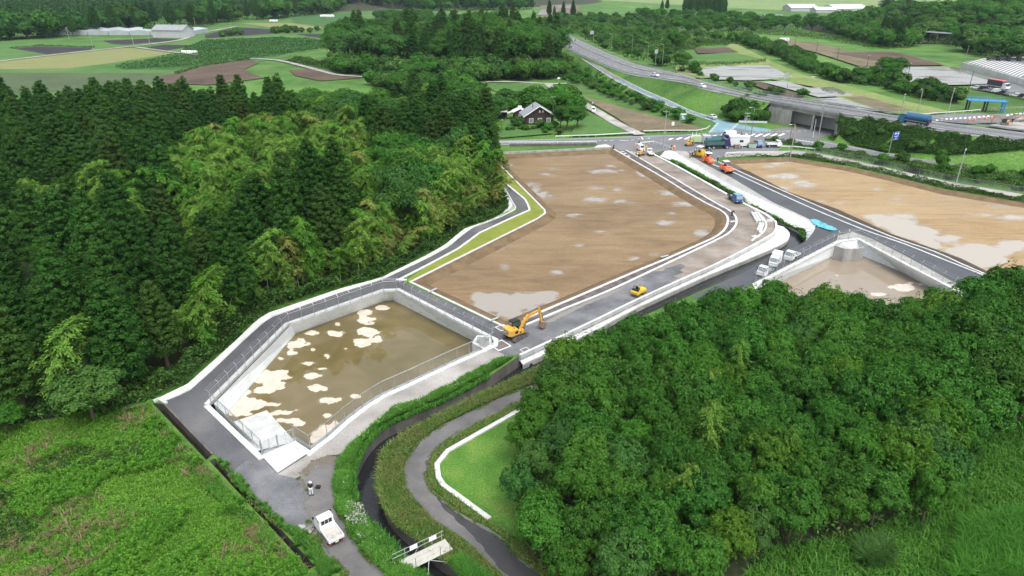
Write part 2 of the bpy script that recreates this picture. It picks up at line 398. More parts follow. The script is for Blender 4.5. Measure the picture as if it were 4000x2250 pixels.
m_levee = ground_mat('mown_bank', [(.28, (.10, .17, .04)), (.5, (.16, .22, .065)), (.72, (.26, .24, .11))], .07, (1.1, .75, 1.25), .9)
m_lines = concrete('road_paint', (.74, .75, .74), .8, 1.2)
m_teal = ground_mat('teal_paving', [(.35, (.14, .26, .31)), (.65, (.20, .33, .38))], .25, (3, .8, 1.2), .7)
m_metal = pbr('galvanised_steel', (.45, .47, .48), .4, .7, .1, 2.0)
m_rail = pbr('white_guardrail', (.70, .73, .72), .45, .1, .12, .5)
m_river = water_mat('stream_water', (.018, .019, .021), .04, 1.2, .55)
m_ditch = water_mat('ditch_water', (.02, .016, .012), .15, 2.0, .3)
m_lot1 = lot_mat('lot_soil', (.130, .089, .049), (.208, .142, .074), (.25, .182, .103), -.75, (.29, .265, .23), (.115, .083, .05))
m_lot2 = lot_mat('lot_soil_pale', (.222, .152, .075), (.315, .224, .117), (.355, .265, .153), -.45, (.36, .32, .265), (.20, .145, .085))
m_basin = basin_mat('basin_water', (.115, .094, .038), (.21, .165, .085), (.56, .50, .42))
m_basin2 = basin_mat('basin_water_pale', (.25, .205, .15), (.31, .265, .21), (.55, .50, .43))
# ================================================================== outlines read from the photograph
BAS1 = [(815, 1582), (1125, 1268), (1497, 1137), (1553, 1135), (1930, 1330), (1928, 1350), (1745, 1431), (1600, 1500), (1495, 1547), (1423, 1593), (1355, 1645), (1286, 1707), (1211, 1764), (1150, 1724), (1022, 1780)]
LOT1 = [(1958, 604), (2396, 582), (2600, 700), (2663, 740), (2760, 795), (2812, 820), (2840, 845), (2842, 872), (2828, 900), (2798, 924), (2761, 942), (2607, 1010), (2500, 1054), (2232, 1169), (2048, 1247), (1976, 1280), (1685, 1141), (1605, 1102), (2100, 854), (2128, 836), (2128, 822), (1948, 640)]
LOT2 = [(2829, 625), (3081, 614), (3310, 650), (3484, 689), (3694, 741), (4000, 790), (4300, 845), (4600, 1400), (3900, 1100), (3700, 1000), (3641, 978), (3432, 905), (3227, 809), (3028, 738), (2897, 664)]
PIN = [(3024, 860), (3029, 880), (3020, 905), (2989, 926), (2900, 975), (2780, 1035), (2700, 1070), (2500, 1160), (2300, 1257), (2027, 1383)]          # parapet, z=.3
POUT = [(3060, 885), (3084, 908), (3082, 930), (3060, 950), (2950, 999), (2780, 1068), (2700, 1104), (2500, 1196), (2305, 1299), (2042, 1423)]       # ledge edge, z=-.9
CURBW = [(2552, 603), (2640, 648), (2850, 765), (2905, 795), (2960, 822), (3000, 843), (3024, 862)]                                            # wide kerb by the upper canal
SLABR = [(2596, 590), (2628, 588), (2652, 602), (2748, 658), (2842, 714), (2966, 773), (3161, 862), (3183, 885), (3178, 905), (3148, 942)]   # upper edge of the white slab
SLABL = [(2562, 603), (2568, 606), (2600, 618), (2655, 642), (2780, 712), (2896, 780), (3012, 845), (3080, 880), (3130, 905), (3147, 935)]  # lower edge z=-1.1
LB = cE((1960, 15), (1640, 195), (1360, 315), (1160, 415), (1050, 525), (980, 645), (940, 785))
LB0 = cE((950, 930), (1010, 1025), (1130, 1125), (1240, 1235), (1310, 1315), (1450, 1449), (1700, 1700))
RB = cE((2070, 5), (1750, 160), (1480, 300), (1300, 400), (1180, 500), (1140, 600), (1120, 750), (1140, 840), (1190, 960), (1300, 1080), (1480, 1210), (1590, 1310), (1850, 1449), (2150, 1700))
BAS2 = [(2940, 1110), (3269, 942), (3352, 930), (3560, 1040), (3730, 1128), (3800, 1180), (3640, 1400), (3100, 1400)]
DIT = [(596, 1574), (647, 1578), (833, 1772), (806, 1796)]
DIT2 = [(818, 1800), (840, 1790), (1230, 2210), (1208, 2222)]
XY = lambda L: [(p[0], p[1]) for p in L]
w_pin = smooth([tuple(p) for p in GP(PIN, .3)], 4); w_pout = smooth([tuple(p) for p in GP(POUT, -.9)], 4)
w_curb = smooth([tuple(p) for p in GP(CURBW, 0)], 4); w_slr = smooth([tuple(p) for p in GP(SLABR, 0)], 4); w_sll = smooth([tuple(p) for p in GP(SLABL, -1.1)], 4)
w_lb = smooth([tuple(p) for p in GP(LB, -1.6)] + [tuple(p) for p in GP(LB0, 0)], 4); w_rb = smooth([tuple(p) for p in GP([(3148, 942), (2989, 1021), (2896, 1068), (2700, 1152), (2500, 1240), (2250, 1365), (2060, 1463)] + RB, 0)], 4)
canal = XY(w_curb) + XY(w_pin)[1:] + XY(w_lb) + XY(w_rb)[::-1] + XY(w_slr)[::-1]
w_b1 = GP(BAS1, 0); w_l1 = GP(LOT1, 0); w_l2 = GP(LOT2, 0); w_b2 = GP(BAS2, 0); w_d1 = GP(DIT, 0); w_d2 = GP(DIT2, 0)
# round the corners of lot 1 a little less than the photo's kerb: straight segments are fine at this size
HOLES += [canal, XY(w_b1), XY(w_l1), XY(w_l2), XY(w_b2), XY(w_d1), XY(w_d2)]
# ================================================================== ground and paving
sheet('ground', [(-3000, -400), (3000, -400), (3000, 5000), (-3000, 5000)], -.03, m_grass, world=True)
struct('stream_water', MB().quad(*[(p[0], p[1], -2.0) for p in canal]).mesh('stream_water', m_river)) if False else sheet('stream_water', canal, -1.75, m_river, cut=False, world=True)

def inner(poly, d):
    """polygon shrunk by d towards its inside (mitred)"""
    P = [Vector((p[0], p[1])) for p in poly]; n = len(P)
    ar = sum(P[i].x * P[(i + 1) % n].y - P[(i + 1) % n].x * P[i].y for i in range(n)); sg = 1 if ar > 0 else -1; out = []
    for i in range(n):
        t1 = (P[i] - P[i - 1]).normalized(); t2 = (P[(i + 1) % n] - P[i]).normalized(); n1 = Vector((-t1.y, t1.x)) * sg; n2 = Vector((-t2.y, t2.x)) * sg
        m = (n1 + n2); m = m.normalized() if m.length > 1e-4 else n1; out.append(P[i] + m * d / max(.4, m.dot(n1)))
    return out

def ring(mb, A, za, B, zb):
    n = len(A)
    for i in range(n):
        j = (i + 1) % n; mb.quad((A[i][0], A[i][1], za), (A[j][0], A[j][1], za), (B[j][0], B[j][1], zb), (B[i][0], B[i][1], zb))
    return mb

# canal walls (a stream wall under the banks)
mb = MB(); ring(mb, canal, 0.0, canal, -2.7); struct('stream_wall', mb.mesh('stream_wall', m_old))
# lots: shelf, bank, floor
for nm, poly, fl, mat, soil, blobs, res, d in (
    ('brown_lot', w_l1, -.75, m_lot1, m_soil,
     [(1960, 1185, 130, 42), (1900, 1165, 60, 24), (2100, 1165, 80, 22), (2000, 1215, 50, 26), (2325, 780, 46, 10), (2436, 786, 40, 9), (2090, 735, 22, 22), (2120, 765, 34, 14), (2145, 770, 30, 9), (2070, 722, 16, 12), (2100, 795, 22, 12),
      (2520, 685, 24, 9), (2545, 697, 26, 8), (2505, 675, 18, 7), (2380, 668, 36, 6), (2386, 648, 20, 6), (2328, 734, 24, 4), (2412, 743, 16, 6), (2140, 682, 27, 4), (2160, 659, 14, 3), (1985, 648, 13, 7), (2148, 610, 18, 3), (2326, 670, 22, 5),
      (2614, 753, 48, 9), (2680, 796, 40, 9), (2622, 832, 18, 5), (2600, 870, 28, 8), (2740, 910, 24, 10), (2552, 993, 16, 5), (2626, 752, 38, 9), (2094, 880, 26, 16), (1958, 969, 22, 13), (1974, 1040, 18, 10), (2172, 1062, 26, 11), (2482, 1008, 22, 10), (2260, 960, 26, 6), (2350, 905, 22, 5), (2240, 840, 30, 6), (1995, 880, 30, 9)], .55, 1.0),
    ('pale_lot', w_l2, -.7, m_lot2, m_soil,
     [(3040, 637, 48, 9), (3010, 650, 22, 5), (3080, 692, 70, 14), (3030, 690, 40, 10), (3120, 712, 40, 12), (3150, 722, 34, 8), (3060, 735, 30, 8), (3450, 872, 60, 24), (3520, 880, 80, 24), (3600, 905, 90, 28), (3700, 930, 90, 32), (3760, 985, 80, 34), (3850, 1010, 90, 34), (3420, 850, 50, 12), (3640, 955, 50, 20), (3960, 960, 60, 16),
      (3280, 795, 24, 5), (3200, 786, 18, 4), (3500, 778, 20, 5), (3430, 740, 14, 5), (3745, 755, 16, 5), (3900, 805, 36, 7), (3840, 840, 40, 6), (3960, 850, 40, 8), (3530, 845, 60, 12), (3133, 662, 14, 3), (3135, 708, 16, 6), (3420, 738, 16, 4)], .9, .8)):
    a = XY(poly); b = inner(a, d); c = inner(a, d + 1.5)
    mb = MB(); ring(mb, a, -.02, b, -.06); ring(mb, b, -.06, c, fl); struct('soil_bank', mb.mesh('soil_bank', soil))
    mask_sheet(nm, c, fl, res, mat, blobs, 30.0)
# dark damp bank on the west side of the pale lot
mb = MB(); pth = [Vector((p.x, p.y, 0)) for p in GP([(2880, 662), (2905, 676), (3028, 742), (3227, 813), (3432, 909), (3641, 983), (3700, 1005), (3860, 1085)], 0)]
mb.loft([p + Vector((0, 0, .012)) for p in offset(pth, -.15)], [p + Vector((0, 0, .012)) for p in offset(pth, -.0)])
q0 = offset(pth, .05); q1 = offset(pth, -1.7); mb.loft([Vector((p.x, p.y, .03)) for p in q0], [Vector((p.x, p.y, .08)) for p in offset(pth, -1.3)]); mb.loft([Vector((p.x, p.y, .08)) for p in offset(pth, -1.3)], [Vector((p.x, p.y, -.66)) for p in offset(pth, -3.6)])
struct('damp_soil_bank', mb.mesh('damp_soil_bank', m_soild))
# basins
F1 = [G(890, 1612, -2.4), G(1155, 1303, -2.4), G(1501, 1177, -2.4), G(1535, 1173, -2.4), G(1846, 1331, -2.4)]
in1 = inner(XY(w_b1), .62)
def isect(a, b, c, d):
    x1, y1, x2, y2, x3, y3, x4, y4 = a[0], a[1], b[0], b[1], c[0], c[1], d[0], d[1]; k = (x1 - x2) * (y3 - y4) - (y1 - y2) * (x3 - x4); p = x1 * y2 - y1 * x2; q = x3 * y4 - y3 * x4
    return ((p * (x3 - x4) - (x1 - x2) * q) / k, (p * (y3 - y4) - (y1 - y2) * q) / k)
F1[0] = (*isect(F1[1], F1[0], in1[14], in1[0]), -2.4); f1 = F1 + [(p.x, p.y, -2.4) for p in in1[5:]]
f1[-1] = (f1[-1][0], f1[-1][1], -2.4)
mb = MB(); ring(mb, inner(XY(w_b1), .55), .1, f1, -2.4); struct('basin_slope', mb.mesh('basin_slope', m_block))
mask_sheet('basin_floor', f1, -2.38, .32, m_basin,
    [(1074, 1500, 75, 42), (1040, 1520, 60, 22), (1110, 1470, 40, 26), (984, 1587, 82, 30), (950, 1600, 50, 26), (1060, 1578, 45, 12), (1155, 1350, 36, 26), (1140, 1378, 30, 16), (1222, 1366, 18, 13), (1309, 1302, 38, 14), (1223, 1300, 27, 10), (1435, 1250, 37, 16), (1428, 1222, 26, 10), (1431, 1296, 40, 14), (1415, 1331, 43, 20), (1476, 1326, 15, 11),
     (1203, 1420, 34, 10), (1094, 1398, 24, 11), (1278, 1390, 13, 9), (1218, 1466, 40, 11), (1232, 1512, 42, 15), (1275, 1568, 45, 14), (964, 1530, 20, 15), (1394, 1545, 20, 9), (1036, 1452, 17, 8), (1318, 1267, 11, 7), (1496, 1202, 21, 8), (1270, 1688, 34, 36), (1240, 1710, 24, 26), (1310, 1655, 26, 16), (1163, 1655, 26, 11), (1278, 1622, 18, 12), (1202, 1345, 11, 7), (1200, 1368, 10, 6), (1250, 1440, 24, 5), (1350, 1362, 10, 6), (1150, 1445, 9, 5), (1100, 1640, 30, 12), (1160, 1600, 16, 8), (930, 1606, 60, 16), (1095, 1612, 50, 16), (1135, 1645, 30, 14), (925, 1560, 40, 16), (1010, 1490, 34, 14)])
mb = MB(); mb.sweep([Vector((p[0], p[1], 0)) for p in w_b1[:14] + w_b1[14:]] + [w_b1[0]], [(-.05, -.3), (-.05, .13), (.6, .13), (.6, -.3)] if False else [(.05, -.3), (.05, .13), (-.6, .13), (-.6, -.3)])
struct('basin_coping', mb.mesh('basin_coping', m_white))
# white apron outside the gate and ramp into the basin
ap = GP([(1022, 1780), (1150, 1724), (1211, 1764), (1084, 1848)], .0)
mb = MB(); mb.quad(*[(p.x, p.y, .06) for p in ap]); ring(mb, [(p.x, p.y) for p in ap], .06, [(p.x, p.y) for p in ap], -.2); struct('gate_apron', mb.mesh('gate_apron', m_white))
r0, r1 = Vector(G(1004, 1762, .1)), Vector(G(1152, 1724, .1)); r2, r3 = Vector(G(1042, 1602, -2.3)), Vector(G(872, 1661, -2.3))
mb = MB(); gr = lambda i, j: r0.lerp(r1, i / 8).lerp(r3.lerp(r2, i / 8), j / 8)
for i in range(8):
    for j in range(8): mb.quad(gr(i, j), gr(i + 1, j), gr(i + 1, j + 1), gr(i, j + 1))
dn = Vector((0, 0, -2.6)); mb.quad(r1, r2, r2 + Vector((0, 0, -.4)), r1 + dn); mb.quad(r0, r3, r3 + Vector((0, 0, -.4)), r0 + dn); mb.quad(r2, r3, r3 + Vector((0, 0, -.4)), r2 + Vector((0, 0, -.4))); struct('basin_ramp', mb.mesh('basin_ramp', m_white))
T2 = XY(w_b2); b2 = [tuple(p) for p in inner(T2, 2.4)]; b2[0] = G(2985, 1132, -2.6)[:2]; b2[1] = G(3266, 996, -2.6)[:2]; b2[2] = G(3360, 996, -2.6)[:2]; b2[3] = G(3510, 1057, -2.6)[:2]; b2[4] = G(3655, 1135, -2.6)[:2]
mb = MB(); ring(mb, inner(T2, .5), .1, b2, -2.6); struct('basin_slope', mb.mesh('basin_slope', m_block))
mask_sheet('basin_floor', [(p[0], p[1]) for p in b2], -2.58, .6, m_basin2, [(3530, 1128, 40, 14), (3600, 1110, 20, 5), (3480, 1122, 16, 6), (3440, 1150, 60, 12), (3270, 1075, 12, 4), (3560, 1105, 16, 5)])
mb = MB(); mb.sweep([Vector((p[0], p[1], 0)) for p in w_b2] + [w_b2[0]], [(.05, -.3), (.05, .13), (-.7, .13), (-.7, -.3)] if False else [(-.05, -.3), (-.05, .13), (.7, .13), (.7, -.3)]); struct('basin_coping', mb.mesh('basin_coping', m_white))
# weir box of basin two
mb = MB(); mid = (b2[1], b2[2]); wf = [Vector(G(3262, 958, .12)), Vector(G(3300, 971, .12)), Vector(G(3345, 971, .12)), Vector(G(3376, 964, .12))]
mb.sweep(wf, [(-.15, -2.7), (-.15, .0), (.15, .0), (.15, -2.7)]); struct('weir_wall', mb.mesh('weir_wall', m_conc))
# ditches
mb = MB(); ring(mb, XY(w_d1), .0, XY(w_d1), -1.3); ring(mb, XY(w_d2), .0, XY(w_d2), -.9); struct('ditch_wall', mb.mesh('ditch_wall', m_dark))
sheet('ditch_water', XY(w_d1), -1.05, m_ditch, False, True); sheet('ditch_water', XY(w_d2), -.8, m_ditch, False, True)
mb = MB(); mb.sweep(GP([(644, 1576), (835, 1774)], 0), [(0, -1.2), (0, .12), (.22, .12), (.22, -1.2)]); struct('ditch_coping', mb.mesh('ditch_coping', m_old))
mb = MB(); mb.sweep(GP([(600, 1570), (622, 1562), (650, 1578)], 0), [(-.2, -1.2), (-.2, .25), (.2, .25), (.2, -1.2)]); struct('culvert_head', mb.mesh('culvert_head', m_white))
# canal ledge, parapet and slab
n = 48; pi = resample(w_pin, n); po = resample(w_pout, n); mb = MB()
mb.loft([p + Vector((0, 0, -.85)) for p in pi], po); mb.loft(po, [Vector((p.x, p.y, -1.15)) for p in po]); struct('stream_ledge', mb.mesh('stream_ledge', m_white))
mb = MB(); mb.loft([Vector((p.x, p.y, -1.15)) for p in po], [Vector((p.x, p.y, -2.7)) for p in po]); struct('stream_retaining_wall', mb.mesh('stream_retaining_wall', m_conc))
mb = MB(); mb.sweep(pi, [(-.42, -.6), (-.42, 0), (0, 0), (0, -1.2)]); 
for i in range(1, n - 1): mb.sweep([pi[i], pi[i] + (pi[i + 1] - pi[i]).normalized() * .06], [(0.004, -.9), (.004, -.02), (.012, -.02), (.012, -.9)]) if False else None
struct('parapet', mb.mesh('parapet', m_white))
cb = step(w_curb, 2.0); mb = MB(); mb.sweep(cb, [(-.7, -.3), (-.7, .28), (.1, .28), (.1, -2.6)] if False else [(.7, -.3), (.7, .28), (-.1, .28), (-.1, -2.6)]); struct('wide_kerb', mb.mesh('wide_kerb', m_white))
n = 40; a = resample(w_slr, n); b = resample(w_sll, n); mb = MB(); mb.loft([p + Vector((0, 0, .02)) for p in a], b); mb.loft(b, [Vector((p.x, p.y, -2.7)) for p in b]); struct('concrete_slab_bank', mb.mesh('concrete_slab_bank', m_white))
mb = MB()
for i in range(2, n - 3):                                             # cast joints across the slab
    p, q = a[i] + Vector((0, 0, .024)), b[i] + Vector((0, 0, .012)); e = (a[i + 1] - a[i]).normalized() * .035; mb.quad(p, p + e, q + e, q)
struct('slab_joints', mb.mesh('slab_joints', pbr('joint_grey', (.45, .46, .45), .8)))
# ------------------------------------------------------------------ paved areas
Zg = 0.0
gut_o = cA((60, 1290), (310, 1170), (500, 1000), (760, 765), (950, 580), (1050, 520), (1700, 300), (2070, 200)) + cF((1600, 1090), (1790, 985), (1960, 845), (2120, 790), (2240, 740), (2330, 690), (2335, 640), (2270, 520)) + [(1945, 690), (1935, 640)]
gut_i = cA((100, 1330), (320, 1240), (540, 1045), (790, 805), (1040, 580), (1075, 562), (1720, 330), (2090, 215)) + cF((1640, 1100), (1830, 1000), (1990, 850), (2160, 790), (2290, 745), (2400, 700), (2410, 680), (2360, 600)) + [(1975, 740), (1945, 690)]
tr_r = [(1557, 1092), (1680, 1031), (1790, 972), (1874, 910), (1990, 856), (2069, 821), (2062, 800), (2051, 780), (1985, 725), (1943, 679)]
sheet('dark_track', gut_i[:8] + gut_i[8:18] + tr_r[::-1] + [(1557, 1092), (1990, 1290), (1930, 1360), (1600, 1500), (1084, 1855)] + [(1190, 1860), (1195, 1930), (1190, 1981), (1211, 2049), (1195, 2085), (1113, 2059), (983, 1950), (880, 1831), (849, 1780), (833, 1771), (647, 1576)], .004, m_track)
sheet('pale_dirt_track', [(1925, 1362), (1745, 1440), (1600, 1508), (1495, 1555), (1423, 1601), (1355, 1653), (1286, 1715), (1211, 1772), (1084, 1852), (1164, 1870), (1330, 1800), (1390, 1740), (1455, 1672), (1550, 1596), (1730, 1528), (1942, 1412), (1990, 1392)], .010, m_dirt)
sheet('old_road', [(1164, 1866), (1250, 1815), (1345, 1790), (1326, 1815), (1308, 1893), (1316, 1981), (1357, 2059), (1389, 2121), (1470, 2209), (1530, 2255), (1700, 2420), (1480, 2420), (1355, 2250), (1273, 2163), (1231, 2095), (1211, 2049), (1190, 1981), (1195, 1930)], .016, m_asph)
sheet('gravel_patch', [(1084, 1850), (1150, 1862), (1172, 1890), (1196, 1930), (1191, 1981), (1211, 2049), (1200, 2085), (1113, 2059), (983, 1950), (900, 1850), (960, 1800), (1030, 1800)], .008, m_gravel)
rr_l = [(2130, 1466), (2106, 1492), (1990, 1536), (1858, 1598), (1728, 1660), (1635, 1723), (1588, 1785), (1573, 1836), (1588, 1914), (1635, 1976), (1713, 2054), (1780, 2100), (1883, 2178), (1961, 2250), (2150, 2450)]
rr_r = [(2400, 1400), (2085, 1541), (1961, 1603), (1858, 1650), (1780, 1702), (1707, 1759), (1676, 1800), (1666, 1852), (1687, 1909), (1738, 1955), (1811, 2012), (1909, 2064), (1976, 2111), (2013, 2168), (2115, 2250), (2330, 2450)]
sheet('old_road', smooth(rr_l, 3) + smooth(rr_r, 3)[::-1], .012, m_asph)
sheet('lawn', [(2064, 1588), (1749, 1767), (1710, 1816), (1716, 1868), (1736, 1899), (1912, 2030), (2150, 2080), (2300, 1700)], .008, m_lawn)
sheet('turf_strip', [(1589, 1094), (1605, 1104), (2100, 856), (2132, 834), (2128, 820), (1948, 640), (1943, 679), (1985, 725), (2051, 780), (2062, 800), (2069, 821), (1990, 856), (1874, 910), (1790, 972), (1680, 1031)], .010, m_turf)
# construction road beside lot one
k_in = [(2445, 587), (2539, 642), (2626, 694), (2800, 797), (2840, 818), (2868, 840), (2877, 866), (2866, 892), (2826, 924), (2698, 986), (2500, 1080), (2369, 1141), (2200, 1209), (2053, 1271)]
road = k_in[:0] + [(2396, 582), (2445, 587), (2555, 600)] + CURBW + [(3029, 880), (3020, 905), (2989, 926), (2900, 975), (2780, 1035), (2700, 1070), (2500, 1160), (2300, 1257), (2027, 1383), (1990, 1395), (1925, 1362), (1932, 1335), (1976, 1285), (2048, 1247), (2232, 1169), (2500, 1054), (2607, 1010), (2761, 942), (2798, 924), (2828, 900), (2842, 872), (2840, 845), (2812, 820), (2760, 795), (2663, 740), (2600, 700)]
sheet('road_bed', road, .006, m_build)
sheet('gravel_road_bed', [(2600, 1120), (2500, 1160), (2300, 1257), (2027, 1383), (1990, 1395), (1925, 1362), (1932, 1335), (1976, 1285), (2048, 1270), (2200, 1213), (2400, 1118), (2490, 1082), (2520, 1078), (2540, 1062), (2590, 1058), (2600, 1048), (2660, 1030), (2680, 1040), (2655, 1056), (2672, 1064), (2630, 1078), (2650, 1085)], .011, m_gravel)
def kerb(name, pts, w, h, mat, z=0.0, sm=3, lab=None, below=.2):
    p = smooth([tuple(q) for q in GP(pts, z)], sm) if sm > 1 else GP(pts, z)
    mb = MB(); mb.sweep([Vector(q) for q in p], [(-w / 2, -below), (-w / 2, h), (w / 2, h), (w / 2, -below)]); return struct(name, mb.mesh(name, mat))
kerb('road_kerb', k_in, .45, .14, m_white)
kerb('lot_kerb', [(2396, 582), (2600, 700), (2663, 740), (2760, 795), (2812, 820), (2840, 845), (2842, 872), (2828, 900), (2798, 924), (2761, 942), (2607, 1010), (2500, 1054), (2232, 1169), (2048, 1247)], .5, .1, m_white, sm=2)
kerb('lot_kerb', [(1976, 1280), (1685, 1141), (1603, 1102), (2100, 854), (2129, 834), (2127, 821), (1948, 640)], .42, .1, m_white, sm=1)
kerb('track_kerb', [(1589, 1094), (1557, 1094), (1680, 1031), (1790, 972), (1874, 910), (1990, 856), (2069, 821), (2062, 800), (2051, 780), (1985, 725), (1943, 679)], .5, .12, m_white, sm=1)
kerb('inner_kerb', [(2905, 800), (2945, 820), (2975, 845), (2992, 872), (2990, 893), (2975, 914), (2935, 942)], .4, .14, m_white)
kerb('lot_wall', [(1955, 602), (2398, 580)], .6, .55, m_conc, sm=1)
kerb('lawn_kerb', [(2110, 1560), (2064, 1585), (1749, 1764), (1707, 1816), (1713, 1868), (1733, 1899), (1912, 2030)], .55, .2, m_white, sm=1)
m_rub = ground_mat('dark_rubble', [(.3, (.06, .05, .048)), (.5, (.11, .095, .09)), (.72, (.19, .17, .16))], .5, (6, .65, 1.35), .85, .4)
strip_in = [(2445, 588), (2539, 643), (2626, 695), (2800, 798), (2840, 819), (2866, 841), (2875, 866), (2864, 891), (2825, 923), (2698, 985), (2500, 1079), (2369, 1140), (2200, 1208), (2053, 1270)]
strip_out = [(2400, 584), (2600, 701), (2663, 741), (2760, 796), (2813, 821), (2842, 846), (2844, 872), (2830, 900), (2799, 925), (2762, 943), (2608, 1011), (2501, 1055), (2233, 1170), (2048, 1249)]
sheet('rubble_strip', strip_in + strip_out[::-1], .017, m_rub)
m_pud = lot_mat('road_puddle', (.20, .18, .155), (.22, .20, .17), (.25, .225, .2), .5, (.24, .22, .195), (.14, .125, .11)) if False else water_mat('puddle_water', (.22, .20, .175), .05, 1.2, .03)
def ragged(pts, amp, seed, n=70):
    r = random.Random(seed); q = resample([Vector(p) for p in pts] + [Vector(pts[0])], n)[:-1]; c = sum(q, Vector((0, 0))) / len(q); return [((p.x + r.uniform(-amp, amp)), (p.y + r.uniform(-amp, amp) * .45)) for p in q]
for i, pl in enumerate(([(2128, 1256), (2210, 1212), (2330, 1164), (2452, 1110), (2440, 1122), (2380, 1152), (2300, 1186), (2220, 1226), (2150, 1262)], [(2775, 780), (2798, 780), (2858, 814), (2853, 824), (2822, 812)], [(2836, 934), (2862, 927), (2876, 936), (2852, 948)], [(2120, 1238), (2200, 1204), (2215, 1208), (2140, 1243)])): sheet('puddle', ragged(pl, 3.5, i), .021, m_pud)
m_wet = ground_mat('wet_asphalt', [(.3, (.032, .032, .034)), (.7, (.06, .06, .062))], .3, (7, .85, 1.15), .45, .1)
for i, pl in enumerate(([(1700, 1935), (1745, 1975), (1830, 2035), (1930, 2085), (1990, 2130), (2025, 2185), (2108, 2245), (2320, 2440), (2180, 2440), (2000, 2265), (1935, 2200), (1880, 2130), (1800, 2050), (1740, 1990)], [(1668, 1800), (1700, 1765), (1712, 1772), (1682, 1808), (1678, 1870), (1664, 1850)], [(1965, 1610), (2020, 1580), (2080, 1555), (2082, 1545), (1990, 1582), (1950, 1604)], [(1290, 1780), (1345, 1770), (1330, 1800), (1280, 1805)])): sheet('wet_patch', ragged(pl, 5, 20 + i, 90), .0195, m_wet)
m_stain = ground_mat('mud_stain', [(.3, (.10, .085, .065)), (.7, (.17, .15, .12))], .5, (5, .7, 1.3), .85, .2)
for i, pl in enumerate(([(1170, 1850), (1215, 1800), (1290, 1775), (1325, 1790), (1290, 1812), (1230, 1822), (1200, 1862)], [(1180, 1868), (1200, 1900), (1192, 1912), (1172, 1880)])): sheet('mud_stain', ragged(pl, 7, 40 + i, 80), .0215, m_stain)
sheet('concrete_patch', [(2312, 580), (2336, 567), (2368, 563), (2400, 578)], .03, m_white)
kerb('road_retaining_wall', [(1990, 572), (2160, 571), (2330, 568)], .3, .75, m_old, sm=1)
# forest-side gutter: white apron strip with a sunk channel line
a = GP(gut_o, .35); b = GP(gut_i, .0); n = 70; a = resample(a, n); b = resample(b, n); mid = [p.lerp(q, .62) for p, q in zip(a, b)]
mb = MB(); mb.loft(a, [Vector((p.x, p.y, .05)) for p in mid]); struct('gutter_apron', mb.mesh('gutter_apron', m_white))
mid2 = [p.lerp(q, .85) for p, q in zip(a, b)]
mb = MB(); mb.loft([Vector((p.x, p.y, .05)) for p in mid], [Vector((p.x, p.y, .02)) for p in mid2]); struct('gutter_channel', mb.mesh('gutter_channel', m_conc))
mb = MB(); mb.sweep([Vector((p.x, p.y, 0)) for p in mid2], [(-.12, -.1), (-.12, .1), (.14, .1), (.14, -.1)]); struct('gutter_kerb', mb.mesh('gutter_kerb', m_white))
# new black road on the right
bl = [(2714, 617), (2767, 648), (2860, 695), (3017, 789), (3166, 858), (3185, 885), (3178, 905), (3148, 942), (2989, 1021), (2896, 1068), (2700, 1160), (2850, 1190), (2940, 1105), (3262, 945), (3273, 920), (3366, 925), (3548, 1020), (3730, 1120), (3850, 1200), (3960, 1180), (3858, 1085), (3700, 1021), (3525, 952), (3366, 896), (3152, 807), (2919, 700), (2860, 673), (2786, 645), (2740, 615)]
sheet('new_road', bl, .012, m_black)
sheet('grey_strip', [(2628, 588), (2652, 602), (2748, 658), (2842, 714), (2966, 773), (3161, 862), (3185, 885), (3170, 860), (3017, 789), (2860, 695), (2767, 648), (2714, 617), (2680, 590)], .008, concrete('worn_grey_paving', (.36, .36, .34), .7, .3))
sheet('verge_paving', [(2786, 645), (2860, 673), (2919, 700), (3152, 807), (3366, 896), (3525, 952), (3700, 1021), (3858, 1085), (3870, 1080), (3700, 998), (3641, 976), (3432, 903), (3227, 807), (3028, 736), (2897, 662), (2829, 625)], .010, m_black)
kerb('road_kerb', [(2775, 640), (2860, 673), (2919, 700), (3152, 807), (3366, 896), (3525, 952), (3700, 1021), (3858, 1083)], .4, .14, m_white)
kerb('lot_kerb', [(2760, 618), (2800, 632), (2860, 658), (2942, 696), (3100, 765), (3269, 838), (3478, 925), (3650, 985), (3760, 1035), (3870, 1082)], .4, .16, m_white)
kerb('slab_kerb', [(2652, 602), (2748, 657), (2842, 713), (2966, 772), (3161, 861), (3183, 884)], .18, .12, m_white)
sheet('basin_verge', [(3273, 920), (3269, 941), (3352, 929), (3560, 1039), (3730, 1127), (3790, 1180), (3850, 1200), (3730, 1105), (3548, 1005), (3400, 930), (3330, 905)], .016, m_conc)
# main road, frontage roads, path
A1 = [(1955, 548), (2170, 543), (2330, 539), (2500, 529), (2640, 526), (2767, 519), (2798, 481), (2857, 478), (3010, 505), (3090, 497), (3250, 480), (3258, 525), (3160, 548), (3060, 560), (3040, 590), (2900, 600), (2830, 607), (2786, 640), (2714, 617), (2680, 590), (2628, 588), (2596, 588), (2545, 600), (2450, 590), (2396, 580), (2330, 562), (1955, 566), (1500, 585), (1500, 562)]
sheet('main_road', A1, .014, m_far_asph)
sheet('frontage_road', [(3040, 550), (3150, 540), (3250, 552), (3327, 570), (3467, 598), (3694, 628), (4060, 660), (4400, 690), (4400, 710), (4060, 678), (3694, 643), (3450, 612), (3300, 588), (3180, 568), (3050, 562)], .02, m_far_asph)
sheet('site_path', [(2830, 600), (2960, 590), (3100, 588), (3200, 599), (3379, 636), (3694, 707), (4060, 770), (4060, 784), (3694, 722), (3379, 652), (3180, 612), (3100, 605), (2960, 609), (2830, 614)], .022, m_dirt)
